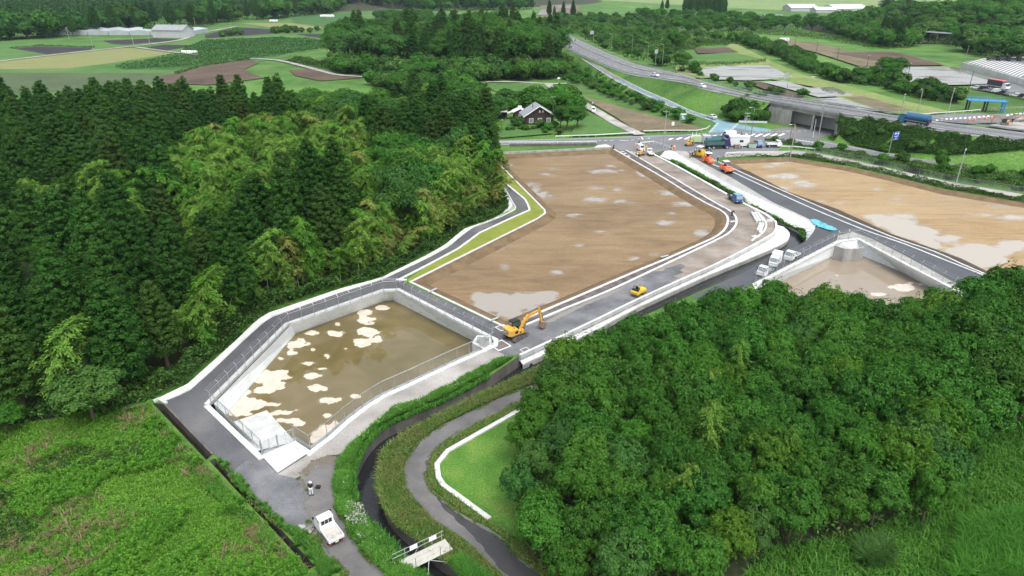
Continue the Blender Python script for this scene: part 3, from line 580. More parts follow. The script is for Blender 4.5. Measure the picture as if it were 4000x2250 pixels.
sheet('teal_paving', [(2767, 517), (2798, 481), (2770, 466), (2790, 462), (2857, 478), (2904, 489), (3010, 505), (3010, 512), (2960, 514), (2870, 500), (2840, 515)], .026, m_teal)
# ------------------------------------------------------------------ painted markings
mb = MB()
def dash(a, b, w=.25, z=.035):
    a = Vector(G(*a, z)); b = Vector(G(*b, z)); d = (b - a); s = Vector((d.y, -d.x, 0)).normalized() * w / 2; mb.quad(a - s, a + s, b + s, b - s)
for i in range(15):
    t = i / 14; x0, y0 = cH((365 + 1385 * t, 470 - 50 * t))[0]; L = 14 + 16 * min(1, i / 3) - 10 * max(0, (i - 9) / 5)
    dash((x0, y0), (x0 + L, y0 - L * .45), .9)
for seg in [((2058, 556), (2120, 555)), ((2140, 554), (2190, 553))] + [((2190 + 24 * k, 554.5 - .7 * k), (2204 + 24 * k, 553.5 - .7 * k)) for k in range(9)] + [((2420, 549), (2456, 548)), ((2505, 535), (2512, 545)), ((2530, 541), (2538, 538)), ((2490, 542), (2500, 541)), ((2465, 547), (2478, 546))]: dash(*seg, .35)
dash((1955, 551), (2640, 529), .2); dash((1955, 564), (2330, 560), .2); dash((2640, 529), (2760, 522), .2)
for k in range(6): dash((2768 + 6 * k, 516 - 6.5 * k), (2778 + 6 * k, 515 - 6.5 * k), .5); dash((2850 + 5 * k, 510 - 5 * k), (2861 + 5 * k, 508 - 5 * k), .5)
for k in range(7): dash((3050 + 22 * k, 516 - 1.2 * k), (3062 + 22 * k, 515 - 1.2 * k), .3)
for k in range(9): dash((3110 + 12 * k, 545 + 1.7 * k), (3117 + 12 * k, 548 + 1.7 * k), .5)
dash((2900, 519), (3090, 510), .2); dash((3200, 552), (3467, 600), .2); dash((3467, 600), (4060, 662), .2)
struct('road_markings', mb.mesh('road_markings', m_lines))
# ------------------------------------------------------------------ raised highway with its embankment
HWU = [(2099, 98, 2.5), (2170, 117, 3), (2278, 163, 3.5), (2360, 201, 4.2), (2468, 245, 5), (2550, 266, 5.5), (2654, 288, 6.2), (2763, 321, 6.5), (2926, 364, 6.5), (3089, 389, 6.5), (3290, 416, 6.5), (3497, 451, 6.5), (3687, 478, 6.3), (4000, 518, 6), (4500, 585, 6)]
HWL = [(2088, 109, 2.5), (2142, 147, 3), (2213, 190, 3.5), (2267, 217, 4.2), (2430, 283, 5), (2539, 304, 5.5), (2700, 329, 6.2), (2730, 345, 6.5), (2872, 375, 6.5), (3078, 414, 6.5), (3290, 452, 6.5), (3502, 483, 6.5), (3624, 507, 6.3), (4000, 559, 6), (4500, 640, 6)]
NH = 120; hu = resample(smooth([tuple(p) for p in GP(HWU)], 4), NH); hl = resample(smooth([tuple(p) for p in GP(HWL)], 4), NH)
mb = MB(); mb.loft(hl, hu); struct('highway', mb.mesh('highway', m_far_asph))
def bank(edge, sgn, w, drop=.08):
    lo = offset(edge, sgn * w); return [Vector((p.x, p.y, -.1)) for p in lo]
iu = lambda px: min(range(NH), key=lambda i: abs(PX(hl[i])[0] - px))
b0, b1 = iu(3030), iu(3330)
mb = MB()
for s0, s1 in ((0, b0), (b1, NH - 1)):
    e = [hl[i] - Vector((0, 0, .03)) for i in range(s0, s1 + 1)]; f = [Vector((p.x, p.y, -.1)) for p in offset(hl, 11.0 if False else 11.0)[s0:s1 + 1]]; mb.loft(e, f)
e = [p - Vector((0, 0, .03)) for p in hu]; f = [Vector((p.x, p.y, -.1)) for p in offset(hu, -9.0)]; mb.loft(e[:b0 + 1], f[:b0 + 1]); mb.loft(e[b1:], f[b1:])
struct('highway_embankment', mb.mesh('highway_embankment', m_grass))
mb = MB(); Lw = lambda t, i, dz=.02: hl[i].lerp(hu[i], t) + Vector((0, 0, dz))
def hline(t, w=.2, on=1, off=0, i0=0, i1=NH - 1):
    i = i0
    while i < i1:
        for k in range(i, min(i + on, i1)):
            d = (hu[k] - hl[k]).length; e = w / d / 2; mb.quad(Lw(t - e, k), Lw(t + e, k), Lw(t + e, k + 1), Lw(t - e, k + 1))
        i += on + off
hline(.06); hline(.94); hline(.5); hline(.28, .3, 1, 2); hline(.74, .3, 1, 2); hline(.85, .5, 1, 1, 0, 40)
struct('highway_markings', mb.mesh('highway_markings', m_lines))
# ramp down to the crossing
RU = [(2343, 259, 4.4), (2414, 299, 4.2), (2523, 353, 3.2), (2604, 387, 2.2), (2699, 431, 1.0), (2764, 452, .3), (2800, 466, .05)]
RL = [(2267, 226, 4.3), (2327, 266, 4.2), (2414, 321, 3.6), (2517, 370, 2.8), (2604, 411, 1.8), (2727, 455, .5), (2772, 470, .05)]
ru = resample(smooth([tuple(p) for p in GP(RU)], 3), 50); rl = resample(smooth([tuple(p) for p in GP(RL)], 3), 50)
mb = MB(); mb.loft(rl, ru); struct('slip_road', mb.mesh('slip_road', m_far_asph))
mb = MB()
for i in range(24, 49, 2):
    for s in (.12, .58): mb.quad(*[rl[k].lerp(ru[k], t) + Vector((0, 0, .03)) for k, t in ((i, s), (i, s + .32), (i + 1, s + .32), (i + 1, s))])
struct('teal_stripes', mb.mesh('teal_stripes', m_teal))
mb = MB()
for t in (.05, .93): mb.loft([rl[k].lerp(ru[k], t) + Vector((0, 0, .04)) for k in range(50)], [rl[k].lerp(ru[k], t + .05) + Vector((0, 0, .04)) for k in range(50)])
struct('slip_road_markings', mb.mesh('slip_road_markings', m_lines))
mb = MB(); mb.loft([p - Vector((0, 0, .04)) for p in rl], [Vector((p.x, p.y, -.1)) for p in offset(rl, 6.0)]); mb.loft([p - Vector((0, 0, .04)) for p in ru], [Vector((p.x, p.y, -.1)) for p in offset(ru, -4.0)]); struct('slip_road_bank', mb.mesh('slip_road_bank', m_grass))
# ------------------------------------------------------------------ distant fields
zf = [.05]
def fieldp(name, pts, mat): zf[0] += .02; return sheet(name, pts, zf[0], mat, cut=False)
fieldp('far_pasture', [(2330, 0), (2560, 14), (2900, 33), (3250, 50), (3600, 62), (4100, 60), (4300, -60), (2300, -60)], m_fgreen)
fieldp('weedy_field', cL((-200, 515), (520, 508), (1000, 530), (1300, 520), (1000, 640), (-200, 680)), m_ggrey)
fieldp('grass_field', cL((-300, 300), (300, 280), (760, 300), (1300, 270), (1480, 205), (2100, 115), (2700, 85), (2700, 300), (2400, 330), (2000, 420), (1250, 530), (-300, 520)), m_lgreen)
fieldp('ripening_field', cL((-200, 465), (300, 402), (880, 345), (950, 345), (1250, 382), (800, 452), (480, 492), (0, 498), (-200, 505)), m_ypaddy)
fieldp('dark_field', cL((100, 350), (270, 332), (670, 345), (640, 358), (340, 390)), m_field)
fieldp('dark_field', cL((740, 292), (1100, 275), (1330, 283), (900, 322), (790, 312)), m_field)
fieldp('dark_field', cL((1050, 340), (1180, 320), (1420, 325), (1200, 362)), m_field)
fieldp('dark_field', cL((1470, 250), (1690, 195), (1970, 210), (1965, 240), (1600, 266), (1480, 275)), m_field)
fieldp('dark_field', cL((2120, 245), (2300, 242), (2420, 258), (2300, 272)), m_field)
fieldp('crop_field', cL((820, 485), (900, 462), (1300, 390), (1330, 340), (1400, 315), (1480, 295), (2000, 270), (2320, 290), (2400, 335), (2150, 352), (2000, 402), (1800, 420), (1300, 495), (900, 498)), m_gfield)
fieldp('crop_field', cL((2100, 120), (2600, 88), (2620, 190), (2400, 195), (2100, 160)), m_gfield)
fieldp('pale_field', cL((1720, 165), (2080, 165), (2380, 205), (2200, 225), (1960, 200)), m_ypaddy)
fieldp('bare_field', cL((1120, 560), (1450, 480), (1600, 455), (1800, 428), (1860, 452), (1750, 500), (1900, 560), (1500, 610), (1200, 600)), m_brown)
fieldp('bare_field', cL((2080, 502), (2300, 492), (2430, 535), (2600, 560), (2300, 580), (2120, 542)), m_brown)
fieldp('lawn_meadow', cJ((1105, 625), (1200, 598), (1450, 595), (1560, 600), (1535, 658), (1200, 668)), m_lgreen)
fieldp('bare_field', cG((1060, 50), (1300, 108), (1650, 210), (2220, 350), (2150, 372), (1700, 385), (1600, 370), (1400, 240), (1130, 80)), m_fallow)
fieldp('green_meadow', cG((1120, 190), (1180, 205), (1575, 395), (1560, 408), (1000, 428), (1010, 400)), m_lgreen)
fieldp('house_yard', cG((200, 285), (560, 270), (840, 320), (840, 400), (370, 440), (200, 340)), m_lgreen)
def lane(name, pts, w, mat=None):
    zf[0] += .02; p = step([Vector(q) for q in smooth([tuple(q) for q in GP(pts, zf[0])], 3)], 6); mb = MB(); mb.loft(offset(p, -w / 2), offset(p, w / 2)); return struct(name, mb.mesh(name, mat or m_dirt))
lane('farm_lane', cL((-100, 450), (300, 402), (700, 358), (960, 330), (1300, 285), (1420, 240), (1700, 190)), 4)
lane('farm_lane', cL((960, 335), (1100, 355), (1300, 380), (1420, 395)), 3)
lane('farm_lane', cL((1780, 420), (2000, 432), (2250, 492), (2420, 535), (2600, 548)) + cJ((220, 552), (420, 560)), 3.5)
lane('farm_lane', cJ((1100, 588), (1300, 586), (1540, 600), (1680, 598)), 3)
lane('gravel_lane', cJ((1545, 600), (1600, 640), (1680, 690), (1800, 745), (1900, 800), (2050, 890)) + cG((1590, 385), (1640, 410)), 4)
lane('farm_lane', cK((560, 575), (900, 560), (1080, 550)), 3)
pd = paddy_mat('flooded_paddy', (.10, .075, .055), .9)
fieldp('mown_bank', cK((480, 300), (760, 440), (1000, 540), (1250, 600), (1700, 720), (2050, 800), (1900, 820), (1600, 815), (1240, 700), (1050, 620), (700, 560), (100, 560), (60, 470), (300, 440)), m_levee)
fieldp('flooded_paddy', cK((210, 500), (300, 482), (500, 470), (740, 470), (915, 555), (570, 577), (350, 572)), pd)
fieldp('flooded_paddy', cK((690, 587), (850, 580), (1030, 630), (1200, 625), (1350, 687), (1100, 697)), pd)
fieldp('flooded_paddy', cK((1060, 712), (1240, 700), (1560, 800), (1450, 792), (1270, 768)), paddy_mat('still_paddy', (.10, .08, .06), .2))
fieldp('bare_field', cK((1280, 697), (1420, 690), (1780, 790), (1580, 800)), m_fallow)
fieldp('bare_field', cK((560, 585), (680, 588), (1000, 690), (870, 700)), m_brown)
fieldp('bare_field', cK((620, 270), (900, 290), (1050, 300), (1340, 370), (1640, 370), (2010, 465), (1400, 478), (1080, 375)), m_fallow)
fieldp('bare_field', cK((1180, 378), (1640, 372), (1990, 462), (1700, 470)), m_brown)
fieldp('flooded_paddy', cK((1370, 480), (2080, 480), (2500, 600), (1800, 615), (1700, 565)), pd)
fieldp('green_meadow', cK((90, 400), (480, 375), (715, 430), (450, 455), (100, 462)), m_lgreen)
fieldp('bare_field', cK((210, 350), (450, 340), (525, 375), (230, 382)), m_brown)
fieldp('valley_paddies', cJ((1440, 190), (1500, 110), (1480, 10), (1700, 0), (1790, 60), (1720, 100), (1560, 120)), m_fallow)
fieldp('flooded_paddy', cJ((1490, 70), (1620, 66), (1590, 100), (1470, 108)), pd); fieldp('flooded_paddy', cJ((1590, 40), (1700, 38), (1740, 55), (1640, 60)), pd)
lane('distant_road', cJ((110, 55), (300, 62), (560, 75), (900, 100), (1100, 120)), 9, m_far_asph)
# parking terrace and right-hand road beyond the highway
zf[0] += .05; pk = GP(cK((2130, 452), (2576, 380), (2900, 360), (3000, 560), (2576, 600), (2480, 590)), 1.4)
lower = GP(cK((2200, 640), (2330, 580), (2640, 590), (2900, 700), (2600, 700)), .4)
sheet('truck_park', [(p.x, p.y) for p in GP(cK((2150, 440), (2300, 420), (2576, 405), (2900, 380), (3100, 640), (2576, 570)), 3.0)], 3.0, m_far_asph, False, True)
mb = MB(); mb.sweep(GP(cK((2135, 450), (2576, 572), (3000, 690)), 3.0), [(-.3, -3.2), (-.3, .3), (.3, .3), (.3, -3.2)]); struct('terrace_wall', mb.mesh('terrace_wall', m_white))
sheet('truck_park', [(p.x, p.y) for p in lower], .4, m_far_asph, False, True)
mb = MB()
for i in range(16):
    a = Vector(G(*cK((2180 + 24 * i, 452 + 6.6 * i))[0], 3.02)); b = Vector(G(*cK((2300 + 26 * i, 418 + 4 * i))[0], 3.02)); s = Vector((.35, -.1, 0)); mb.quad(a - s, a + s, b + s, b - s)
struct('parking_lines', mb.mesh('parking_lines', m_lines))
sheet('side_road', GP(cI((1400, 290), (2090, 262), (2200, 275), (2700, 250), (2700, 330), (2300, 370), (1900, 380), (1580, 345)), .5) if False else cI((1400, 292), (2090, 262), (2200, 276), (2700, 252), (2700, 330), (2300, 368), (1900, 378), (1560, 345)), .6, m_far_asph, False)
mb = MB()
for k in range(12): dash(cI((1600 + 52 * k, 348 - 4 * k))[0], cI((1612 + 52 * k, 328 - 3.5 * k))[0], .7, .64)
for k in range(5): dash(cI((2390 + 48 * k, 296 - 6 * k))[0], cI((2396 + 48 * k, 278 - 6 * k))[0], .7, .64)
struct('road_markings', mb.mesh('road_markings', m_lines))
sheet('work_site_ground', cI((2150, 400), (2330, 372), (2700, 330), (2700, 470), (2400, 440)), .64, m_dirt, False)
# ================================================================== foliage
def unit(a): return a / np.maximum(np.linalg.norm(a, axis=1, keepdims=True), 1e-6)
def leaf_quads(c, n, L, W, rng, t=None, tj=.4):
    """diamond leaves: centres c, normals n, length L, width W; t = long axis (random if None)"""
    N = len(c); n = unit(n); r = rng.normal(size=(N, 3)) if t is None else unit(t) + rng.normal(size=(N, 3)) * tj
    t = unit(r - n * (r * n).sum(1, keepdims=True)); b = np.cross(n, t); L = np.broadcast_to(L, N)[:, None]; W = np.broadcast_to(W, N)[:, None]
    V = np.stack([c - t * L / 2, c + b * W / 2 + n * W * .12, c + t * L / 2 - n * L * .12, c - b * W / 2 + n * W * .12], 1).reshape(-1, 3)
    return V, np.arange(4 * N).reshape(N, 4)

def cat_leaves(parts):
    V = []; F = []; o = 0
    for v, f in parts: V.append(v); F.append(f + o); o += len(v)
    return np.concatenate(V), np.concatenate(F)

def cedar_crown(h, r, seed, z0=.22, clump=.78, nl=52, leaf=.31):
    rng = np.random.default_rng(seed); cs = []
    H0 = h * z0; z = H0; ph = rng.uniform(0, 6.28)
    while z < h - .2:
        t = (z - H0) / (h - H0); R = r * (1 - t) ** .56 * (.55 + .45 * min(1, t / .2)) ; m = max(1, int(2 * math.pi * R / (clump * 1.35)))
        for k in range(m):
            a = ph + 2 * math.pi * (k + rng.uniform(-.35, .35)) / m; rr = R * rng.uniform(.66, 1.12)
            cs.append((math.cos(a) * rr, math.sin(a) * rr, z + rng.uniform(-.35, .35), a, clump * rng.uniform(.75, 1.25) * (.7 + .3 * (1 - t))))
        z += clump * .92 * rng.uniform(.8, 1.15); ph += 1.3
    cs.append((0, 0, h - .3, 0, .45)); P = []
    for x, y, zz, a, s in cs:
        d = unit(rng.normal(size=(nl, 3)) + np.array([math.cos(a) * .8, math.sin(a) * .8, .65])); c = np.array([x, y, zz]) + d * s * rng.uniform(.6, 1.2, (nl, 1)) * np.array([1, 1, .85])
        P.append(leaf_quads(c, d + rng.normal(size=(nl, 3)) * .3, leaf * rng.uniform(.7, 1.3, nl), leaf * .62, rng))
    g = [(a, b) for a in (-1, 0, 1) for b in (-1, 0, 1)]; CV = []; CF = []
    for ax in range(3):
        for sg in (-1, 1):
            o = len(CV)
            for (a_, b_) in g: v = [0, 0, 0]; v[ax] = sg; v[(ax + 1) % 3] = a_; v[(ax + 2) % 3] = b_; n_ = math.sqrt(sum(q * q for q in v)); CV.append([q / n_ for q in v])
            for i in (0, 1):
                for j in (0, 1): q = [o + i * 3 + j, o + i * 3 + j + 1, o + (i + 1) * 3 + j + 1, o + (i + 1) * 3 + j]; CF.append(q if sg < 0 else q[::-1])
    CV = np.array(CV); CF = np.array(CF)
    for x, y, zz, a, s in cs: P.append((CV * s * .58 * np.array([1, 1, .85]) * rng.uniform(.75, 1.2, (len(CV), 1)) + [x, y, zz], CF))
    ni = 260; t = rng.uniform(0, .9, ni); a = rng.uniform(0, 6.28, ni); rr = r * (1 - t) ** .75 * rng.uniform(.2, .62, ni)
    c = np.c_[np.cos(a) * rr, np.sin(a) * rr, H0 + t * (h - H0)]; P.append(leaf_quads(c, rng.normal(size=(ni, 3)) + [0, 0, .6], 1.1, .9, rng))
    return cat_leaves(P)

def broad_crown(h, r, seed, z0=.3, lobes=16, per=60, leaf=.5, spray=5, flat=.7, droop=.35):
    """lobes carrying sprays of leaves that radiate from a twig end"""
    rng = np.random.default_rng(seed); P = []; zc = h * (1 + z0) / 2; hz = h * (1 - z0) / 2; L = [(0, 0, zc + hz * .45, r * .6)]
    for k in range(lobes):
        u = rng.uniform(-.35, .8); a = 2.39996 * k + rng.uniform(-.4, .4); q = math.sqrt(max(0, 1 - u * u)) * rng.uniform(.35, .95)
        L.append((math.cos(a) * r * q, math.sin(a) * r * q, zc + u * hz * .72, r * (rng.uniform(.14, .27) if lobes > 40 else rng.uniform(.22, .46))))
    cen = []; nor = []
    for x, y, z, s in L:
        d = unit(rng.normal(size=(per, 3)) + [0, 0, .75]); c = np.array([x, y, z]) + d * s * rng.uniform(.7, 1.28, (per, 1)) * [1, 1, flat]
        out = unit(c - np.array([0, 0, zc - hz * .6])); cen.append(c); nor.append(unit(d * .7 + out * .6))
    cen = np.concatenate(cen); nor = np.concatenate(nor); N = len(cen)
    for k in range(spray):
        an = rng.uniform(0, 6.28, N); e = np.cross(nor, rng.normal(size=(N, 3))); e = unit(e)
        t = unit(e + nor * rng.uniform(-.1, .45, (N, 1)) - np.array([0, 0, droop])); l = leaf * rng.uniform(.65, 1.3, N)
        P.append(leaf_quads(cen + t * l[:, None] * .55, nor + e * .2 + rng.normal(size=(N, 3)) * .25, l, l * .42, rng, t, .08))
    ni = 220; d = unit(rng.normal(size=(ni, 3))); c = np.array([0, 0, zc]) + d * rng.uniform(.2, .7, (ni, 1)) * [r, r, hz]; P.append(leaf_quads(c, rng.normal(size=(ni, 3)) + [0, 0, .8], leaf * 2.2, leaf * 1.7, rng))
    return cat_leaves(P), L

def bamboo_parts(h, seed, lean=.28):
    rng = np.random.default_rng(seed); a = rng.uniform(0, 6.28); dx, dy = math.cos(a), math.sin(a); P = []
    def cur(t): t = np.asarray(t, float); s = lean * h * t ** 3.2; return np.stack([dx * s, dy * s, h * t * (1 - .10 * t ** 4)], -1)
    mb = MB(); path = [tuple(cur(k / 9)) for k in range(10)]; mb.tube(path, [.085 * (1 - .85 * k / 9) for k in range(10)], 5)
    nb = 70
    for k in range(nb):
        t = .24 + .76 * (k + rng.uniform(0, .8)) / nb; b = cur(t); an = rng.uniform(0, 6.28); L = (2.5 * (1 - abs(t - .62) * 1.25)) * rng.uniform(.7, 1.15); d = np.array([math.cos(an), math.sin(an), .25]); m = 34
        s = rng.uniform(.15, 1, m); c = b + d * (s * L)[:, None] - np.array([0, 0, 1]) * (s ** 2 * L * .5)[:, None] + rng.normal(size=(m, 3)) * .15
        tt = d + np.array([0, 0, -.75]) + rng.normal(size=(m, 3)) * .3; P.append(leaf_quads(c, np.array([0, 0, 1.]) + d * .5 + rng.normal(size=(m, 3)) * .35, .42 * rng.uniform(.7, 1.3, m), .15, rng, tt, .15))
    return cat_leaves(P), mb

m_bark = pbr('bark', (.10, .075, .055), .9, 0, .35, 4); m_culm = pbr('bamboo_culm', (.33, .33, .20), .5, 0, .25, 1.5)
lf_cedar = leaf_mat('cedar_needles', (.022, .080, .012), (.040, .112, .016), (.06, .145, .023), jit=.12, tipf=.5)
lf_olive = leaf_mat('olive_cedar_needles', (.040, .085, .014), (.038, .10, .016), (.07, .13, .025), jit=.12, tipf=.5)
lf_broad = leaf_mat('broad_leaves', (.027, .110, .014), (.05, .152, .017), (.092, .215, .032), jit=.25, tipf=.7)
lf_grey = leaf_mat('grey_green_leaves', (.034, .115, .024), (.055, .145, .026), (.09, .19, .045), jit=.25, tipf=.7)
lf_yel = leaf_mat('yellow_green_leaves', (.050, .155, .014), (.075, .178, .016), (.12, .23, .03), jit=.25, tipf=.7)
lf_bam = leaf_mat('bamboo_leaves', (.11, .26, .035), (.16, .29, .045), (.20, .33, .065), trans=.4, jit=.2)
lf_bamd = leaf_mat('deep_bamboo_leaves', (.065, .21, .02), (.10, .26, .028), (.14, .30, .045), trans=.4, jit=.2)
lf_bamy = leaf_mat('straw_bamboo_leaves', (.20, .26, .055), (.23, .27, .06), (.26, .31, .085), trans=.35, jit=.2)
lf_shrub = leaf_mat('shrub_leaves', (.03, .095, .018), (.055, .135, .025), (.10, .18, .04), patch=1, patch_scale=.15)
lf_young = leaf_mat('young_leaves', (.042, .16, .018), (.065, .20, .02), (.11, .25, .035), trans=.35, jit=.25, tipf=.7)

def trunk_mb(h, r, top=.95, limbs=None, seed=0):
    rng = random.Random(seed); mb = MB(); w = .02 * h
    path = [(w * math.sin(k * 1.7 + seed) * .25 * (k > 0), w * math.cos(k * 1.3 + seed) * .25 * (k > 0), h * top * k / 5 - .2 * (k == 0)) for k in range(6)]
    mb.tube(path, [r * (1.15 - k / 5) ** .8 + .015 for k in range(6)], 7)
    for x, y, z, s in (limbs or []):
        z1 = max(h * .18, z - math.hypot(x, y) * .8); mb.tube([(0, 0, z1), (x * .55, y * .55, z1 + (z - z1) * .45), (x, y, z)], [r * .45, r * .3, r * .1], 5)
    return mb

PROTO = {}
def proto(key, kind, crown, trunk, mats, tm=m_bark):
    """a tree kind: crown meshes (one per material) and a trunk mesh, held until placed"""
    for q, m in enumerate(mats):
        PROTO[(key, q)] = (np_mesh('crown', crown[0], crown[1], m), trunk.mesh('trunk', tm), kind)

def tree(key, q, loc, rz, s, label, cat, group, kind=None):
    cr, tk, k0 = PROTO[(key, q)]; kind = kind or k0; o = thing(kind, label, cat, loc, rz, group); o.scale = s if isinstance(s, tuple) else (s, s, s)
    link('culm' if kind == 'bamboo' else 'trunk', tk, o); link('foliage' if kind == 'bamboo' else 'crown', cr, o); return o

NC = 5
for k in range(NC):
    h = 17; proto(f'cedar{k}', 'cedar_tree', cedar_crown(h, [2.9, 2.6, 3.1, 2.7, 3.3][k], 20 + k, [.2, .25, .18, .3, .22][k]), trunk_mb(h, .26, .96, None, k), (lf_cedar, lf_olive))
proto('tallcedar', 'cedar_tree', cedar_crown(22, 3.3, 61, .33, .7, 24), trunk_mb(22, .33, .96, None, 9), (lf_cedar,))
for k in range(5):
    cr, L = broad_crown(10, 4.4, 40 + k, .2, 50, 42, .40, 6, .8, .2); proto(f'broad{k}', 'broadleaf_tree', cr, trunk_mb(9, .2, .7, L, k), (lf_broad, lf_grey, lf_yel, lf_young))
for k in range(3):
    cr, L = broad_crown(12, 5.0, 70 + k, .2, 24, 90, .5, 4, .6, .1); proto(f'round{k}', 'broadleaf_tree', cr, trunk_mb(11, .28, .7, L, k + 3), (lf_grey, lf_broad))
for k in range(6):
    (V, F), mb = bamboo_parts(13, 90 + k, [.16, .28, .1, .34, .22, .3][k]); proto(f'bamboo{k}', 'bamboo', (V, F), mb, (lf_bam, lf_bamd, lf_bamy), m_culm)
for k in range(3):
    cr, L = broad_crown(2.4, 1.5, 120 + k, .0, 9, 46, .34, 5, .7); proto(f'shrub{k}', 'shrub', cr, trunk_mb(1.6, .06, .7, L[:5], k), (lf_shrub, lf_broad, lf_cedar, lf_young))

def scatter(poly_w, d, n=40000, seed=1, keep=None, dvar=None):
    rng = np.random.default_rng(seed); P = [(p[0], p[1]) for p in poly_w]; x0, x1 = min(p[0] for p in P), max(p[0] for p in P); y0, y1 = min(p[1] for p in P), max(p[1] for p in P)
    c = np.c_[rng.uniform(x0, x1, n), rng.uniform(y0, y1, n)]; c = c[inpoly(c[:, 0], c[:, 1], P)]; out = []; grid = {}
    for p in c:
        dd = d if dvar is None else d * dvar(p); g = (int(p[0] // d), int(p[1] // d)); ok = True
        for i in range(-2, 3):
            for j in range(-2, 3):
                for q in grid.get((g[0] + i, g[1] + j), ()):
                    if (q[0] - p[0]) ** 2 + (q[1] - p[1]) ** 2 < dd * dd: ok = False; break
                if not ok: break
            if not ok: break
        if ok and (keep is None or keep(p)): grid.setdefault(g, []).append(p); out.append((float(p[0]), float(p[1])))
    return out

def inpx(px, poly): return bool(inpoly(np.array([px[0]]), np.array([px[1]]), poly)[0])
rnd = random.Random(5)
# ------------------------------------------------------------------ wood on the left
LW = [(-700, 1800), (0, 1668), (120, 1655), (259, 1629), (420, 1606), (560, 1560), (640, 1520), (745, 1455), (830, 1390), (905, 1310), (965, 1240), (1010, 1218), (1310, 1112), (1470, 1066), (1640, 992), (1800, 890), (1860, 855), (1960, 815), (1965, 780), (1930, 735), (1905, 690), (1925, 640), (1930, 610), (1900, 575), (1870, 540), (1650, 470), (1350, 490), (1000, 505), (700, 500), (300, 505), (-100, 520), (-600, 560)]
BZ = [[(690, 500), (1000, 430), (1373, 415), (1530, 520), (1480, 700), (1300, 680), (1168, 670), (1000, 720), (900, 830), (742, 835), (650, 680)], [(60, 640), (400, 620), (640, 700), (560, 760), (330, 740), (100, 800)], [(1380, 700), (1680, 690), (1720, 1000), (1500, 1130), (1350, 960)],
      [(930, 880), (1180, 900), (1180, 1250), (900, 1330), (860, 1050)], [(110, 1180), (420, 1160), (640, 1240), (600, 1400), (300, 1460), (90, 1360)], [(1640, 560), (1960, 520), (1960, 700), (1800, 800), (1660, 640)], [(1180, 1000), (1400, 960), (1420, 1160), (1180, 1220)]]
RZ = [[(1490, 500), (1850, 500), (1830, 720), (1560, 720), (1480, 640)], [(1580, 660), (1760, 640), (1860, 820), (1620, 860)], [(950, 300), (1500, 330), (1650, 420), (1250, 430)]]
DZ = [[(700, 470), (800, 460), (800, 900), (680, 900)]]
placed_px = []
def left_wood():
    pts = scatter(GP(LW), 5.25, 60000, 3)
    for (x, y) in pts:
        hgt = 16.4 * rnd.uniform(.74, 1.16); u, v = PX((x, y, 13.0)); ub, vb = PX((x, y, 0)); ub = float(ub); vb = float(vb)
        front = y < 108; near = not inpx(PX((x + 4.5, y - 4, 0)), LW)
        if u < -90 or u > 2080 or v > 2300: continue
        p = (float(u), float(v)); zone = 'c'
        if any(inpx(p, z) for z in BZ) or (near and rnd.random() < .55): zone = 'b'
        elif zone != 'b' and any(inpx(p, z) for z in RZ): zone = 'r'
        # what stands behind it is told by the part of the wood it is in
        where = ('at the front of the left wood by the meadow', 'meadow edge') if (ub < 620 and vb > 1250) else ('behind the white gutter of the paved track', 'track edge') if vb > 850 else ('in the middle rows of the left wood', 'middle rows') if vb > 620 else ('in the back rows of the left wood', 'back rows')
        if zone == 'c':
            q = 1 if rnd.random() < .22 else 0; k = rnd.randrange(NC); s = hgt / 17; sx = (.4 + .6 * s) * rnd.uniform(1.0, 1.25)
            lab = ('olive tinged' if q else 'dark green') + ' conical cedar ' + where[0]
            tree(f'cedar{k}', q, (x, y, -.1), rnd.uniform(0, 6.28), (sx, sx, s), lab, 'cedar', ('olive' if q else 'dark') + ' cedars, ' + where[1])
        elif zone == 'r' and rnd.random() < .8:
            k = rnd.randrange(3); q = 0 if rnd.random() < .6 else 1; s = hgt / 14.5; lab = ('grey green' if q == 0 else 'deep green') + ' round crowned broadleaf tree ' + where[0]
            tree(f'round{k}', q, (x, y, -.1), rnd.uniform(0, 6.28), (s * .85, s * .85, s * 1.0), lab, 'tree', ('grey' if q == 0 else 'deep') + ' broadleaf trees, ' + where[1])
        else:
            for j in range(2):
                xx, yy = x + rnd.uniform(-2, 2), y + rnd.uniform(-2, 2); r = rnd.random(); q = 2 if r < .06 else (1 if r < .36 else 0); s = rnd.uniform(.8, 1.12) * (1.06 if y > 130 else .92); s = (s * 1.2, s * 1.2, s)
                if not inpx(PX((xx, yy, 0)), LW): continue
                lab = ('straw coloured', 'deep green', 'pale green')[(q + 1) % 3 if False else {2: 0, 1: 1, 0: 2}[q]] + ' feathery bamboo ' + where[0]
                tree(f'bamboo{rnd.randrange(6)}', q, (xx, yy, -.05), rnd.uniform(0, 6.28), s, lab, 'bamboo', {2: 'straw', 1: 'deep green', 0: 'pale green'}[q] + ' bamboo, ' + where[1])
left_wood()
for (u, v, s, lab) in ((1250, 992, 1.0, 'left one of two very tall dark cedars with bare lower trunks by the track'), (1342, 968, .97, 'right one of two very tall dark cedars with bare lower trunks by the track')):
    tree('tallcedar', 0, G(u, v), 1.0, s, lab, 'cedar', 'two tall cedars at the wood edge')
tree('broad2', 1, G(370, 1640), .4, (.95, .95, .72), 'round dark leafed bush tree standing out at the meadow edge', 'tree', None)
tree('broad4', 3, G(30, 1690), .4, (.55, .55, .4), 'small bright green tree at the left end of the meadow edge', 'tree', None)
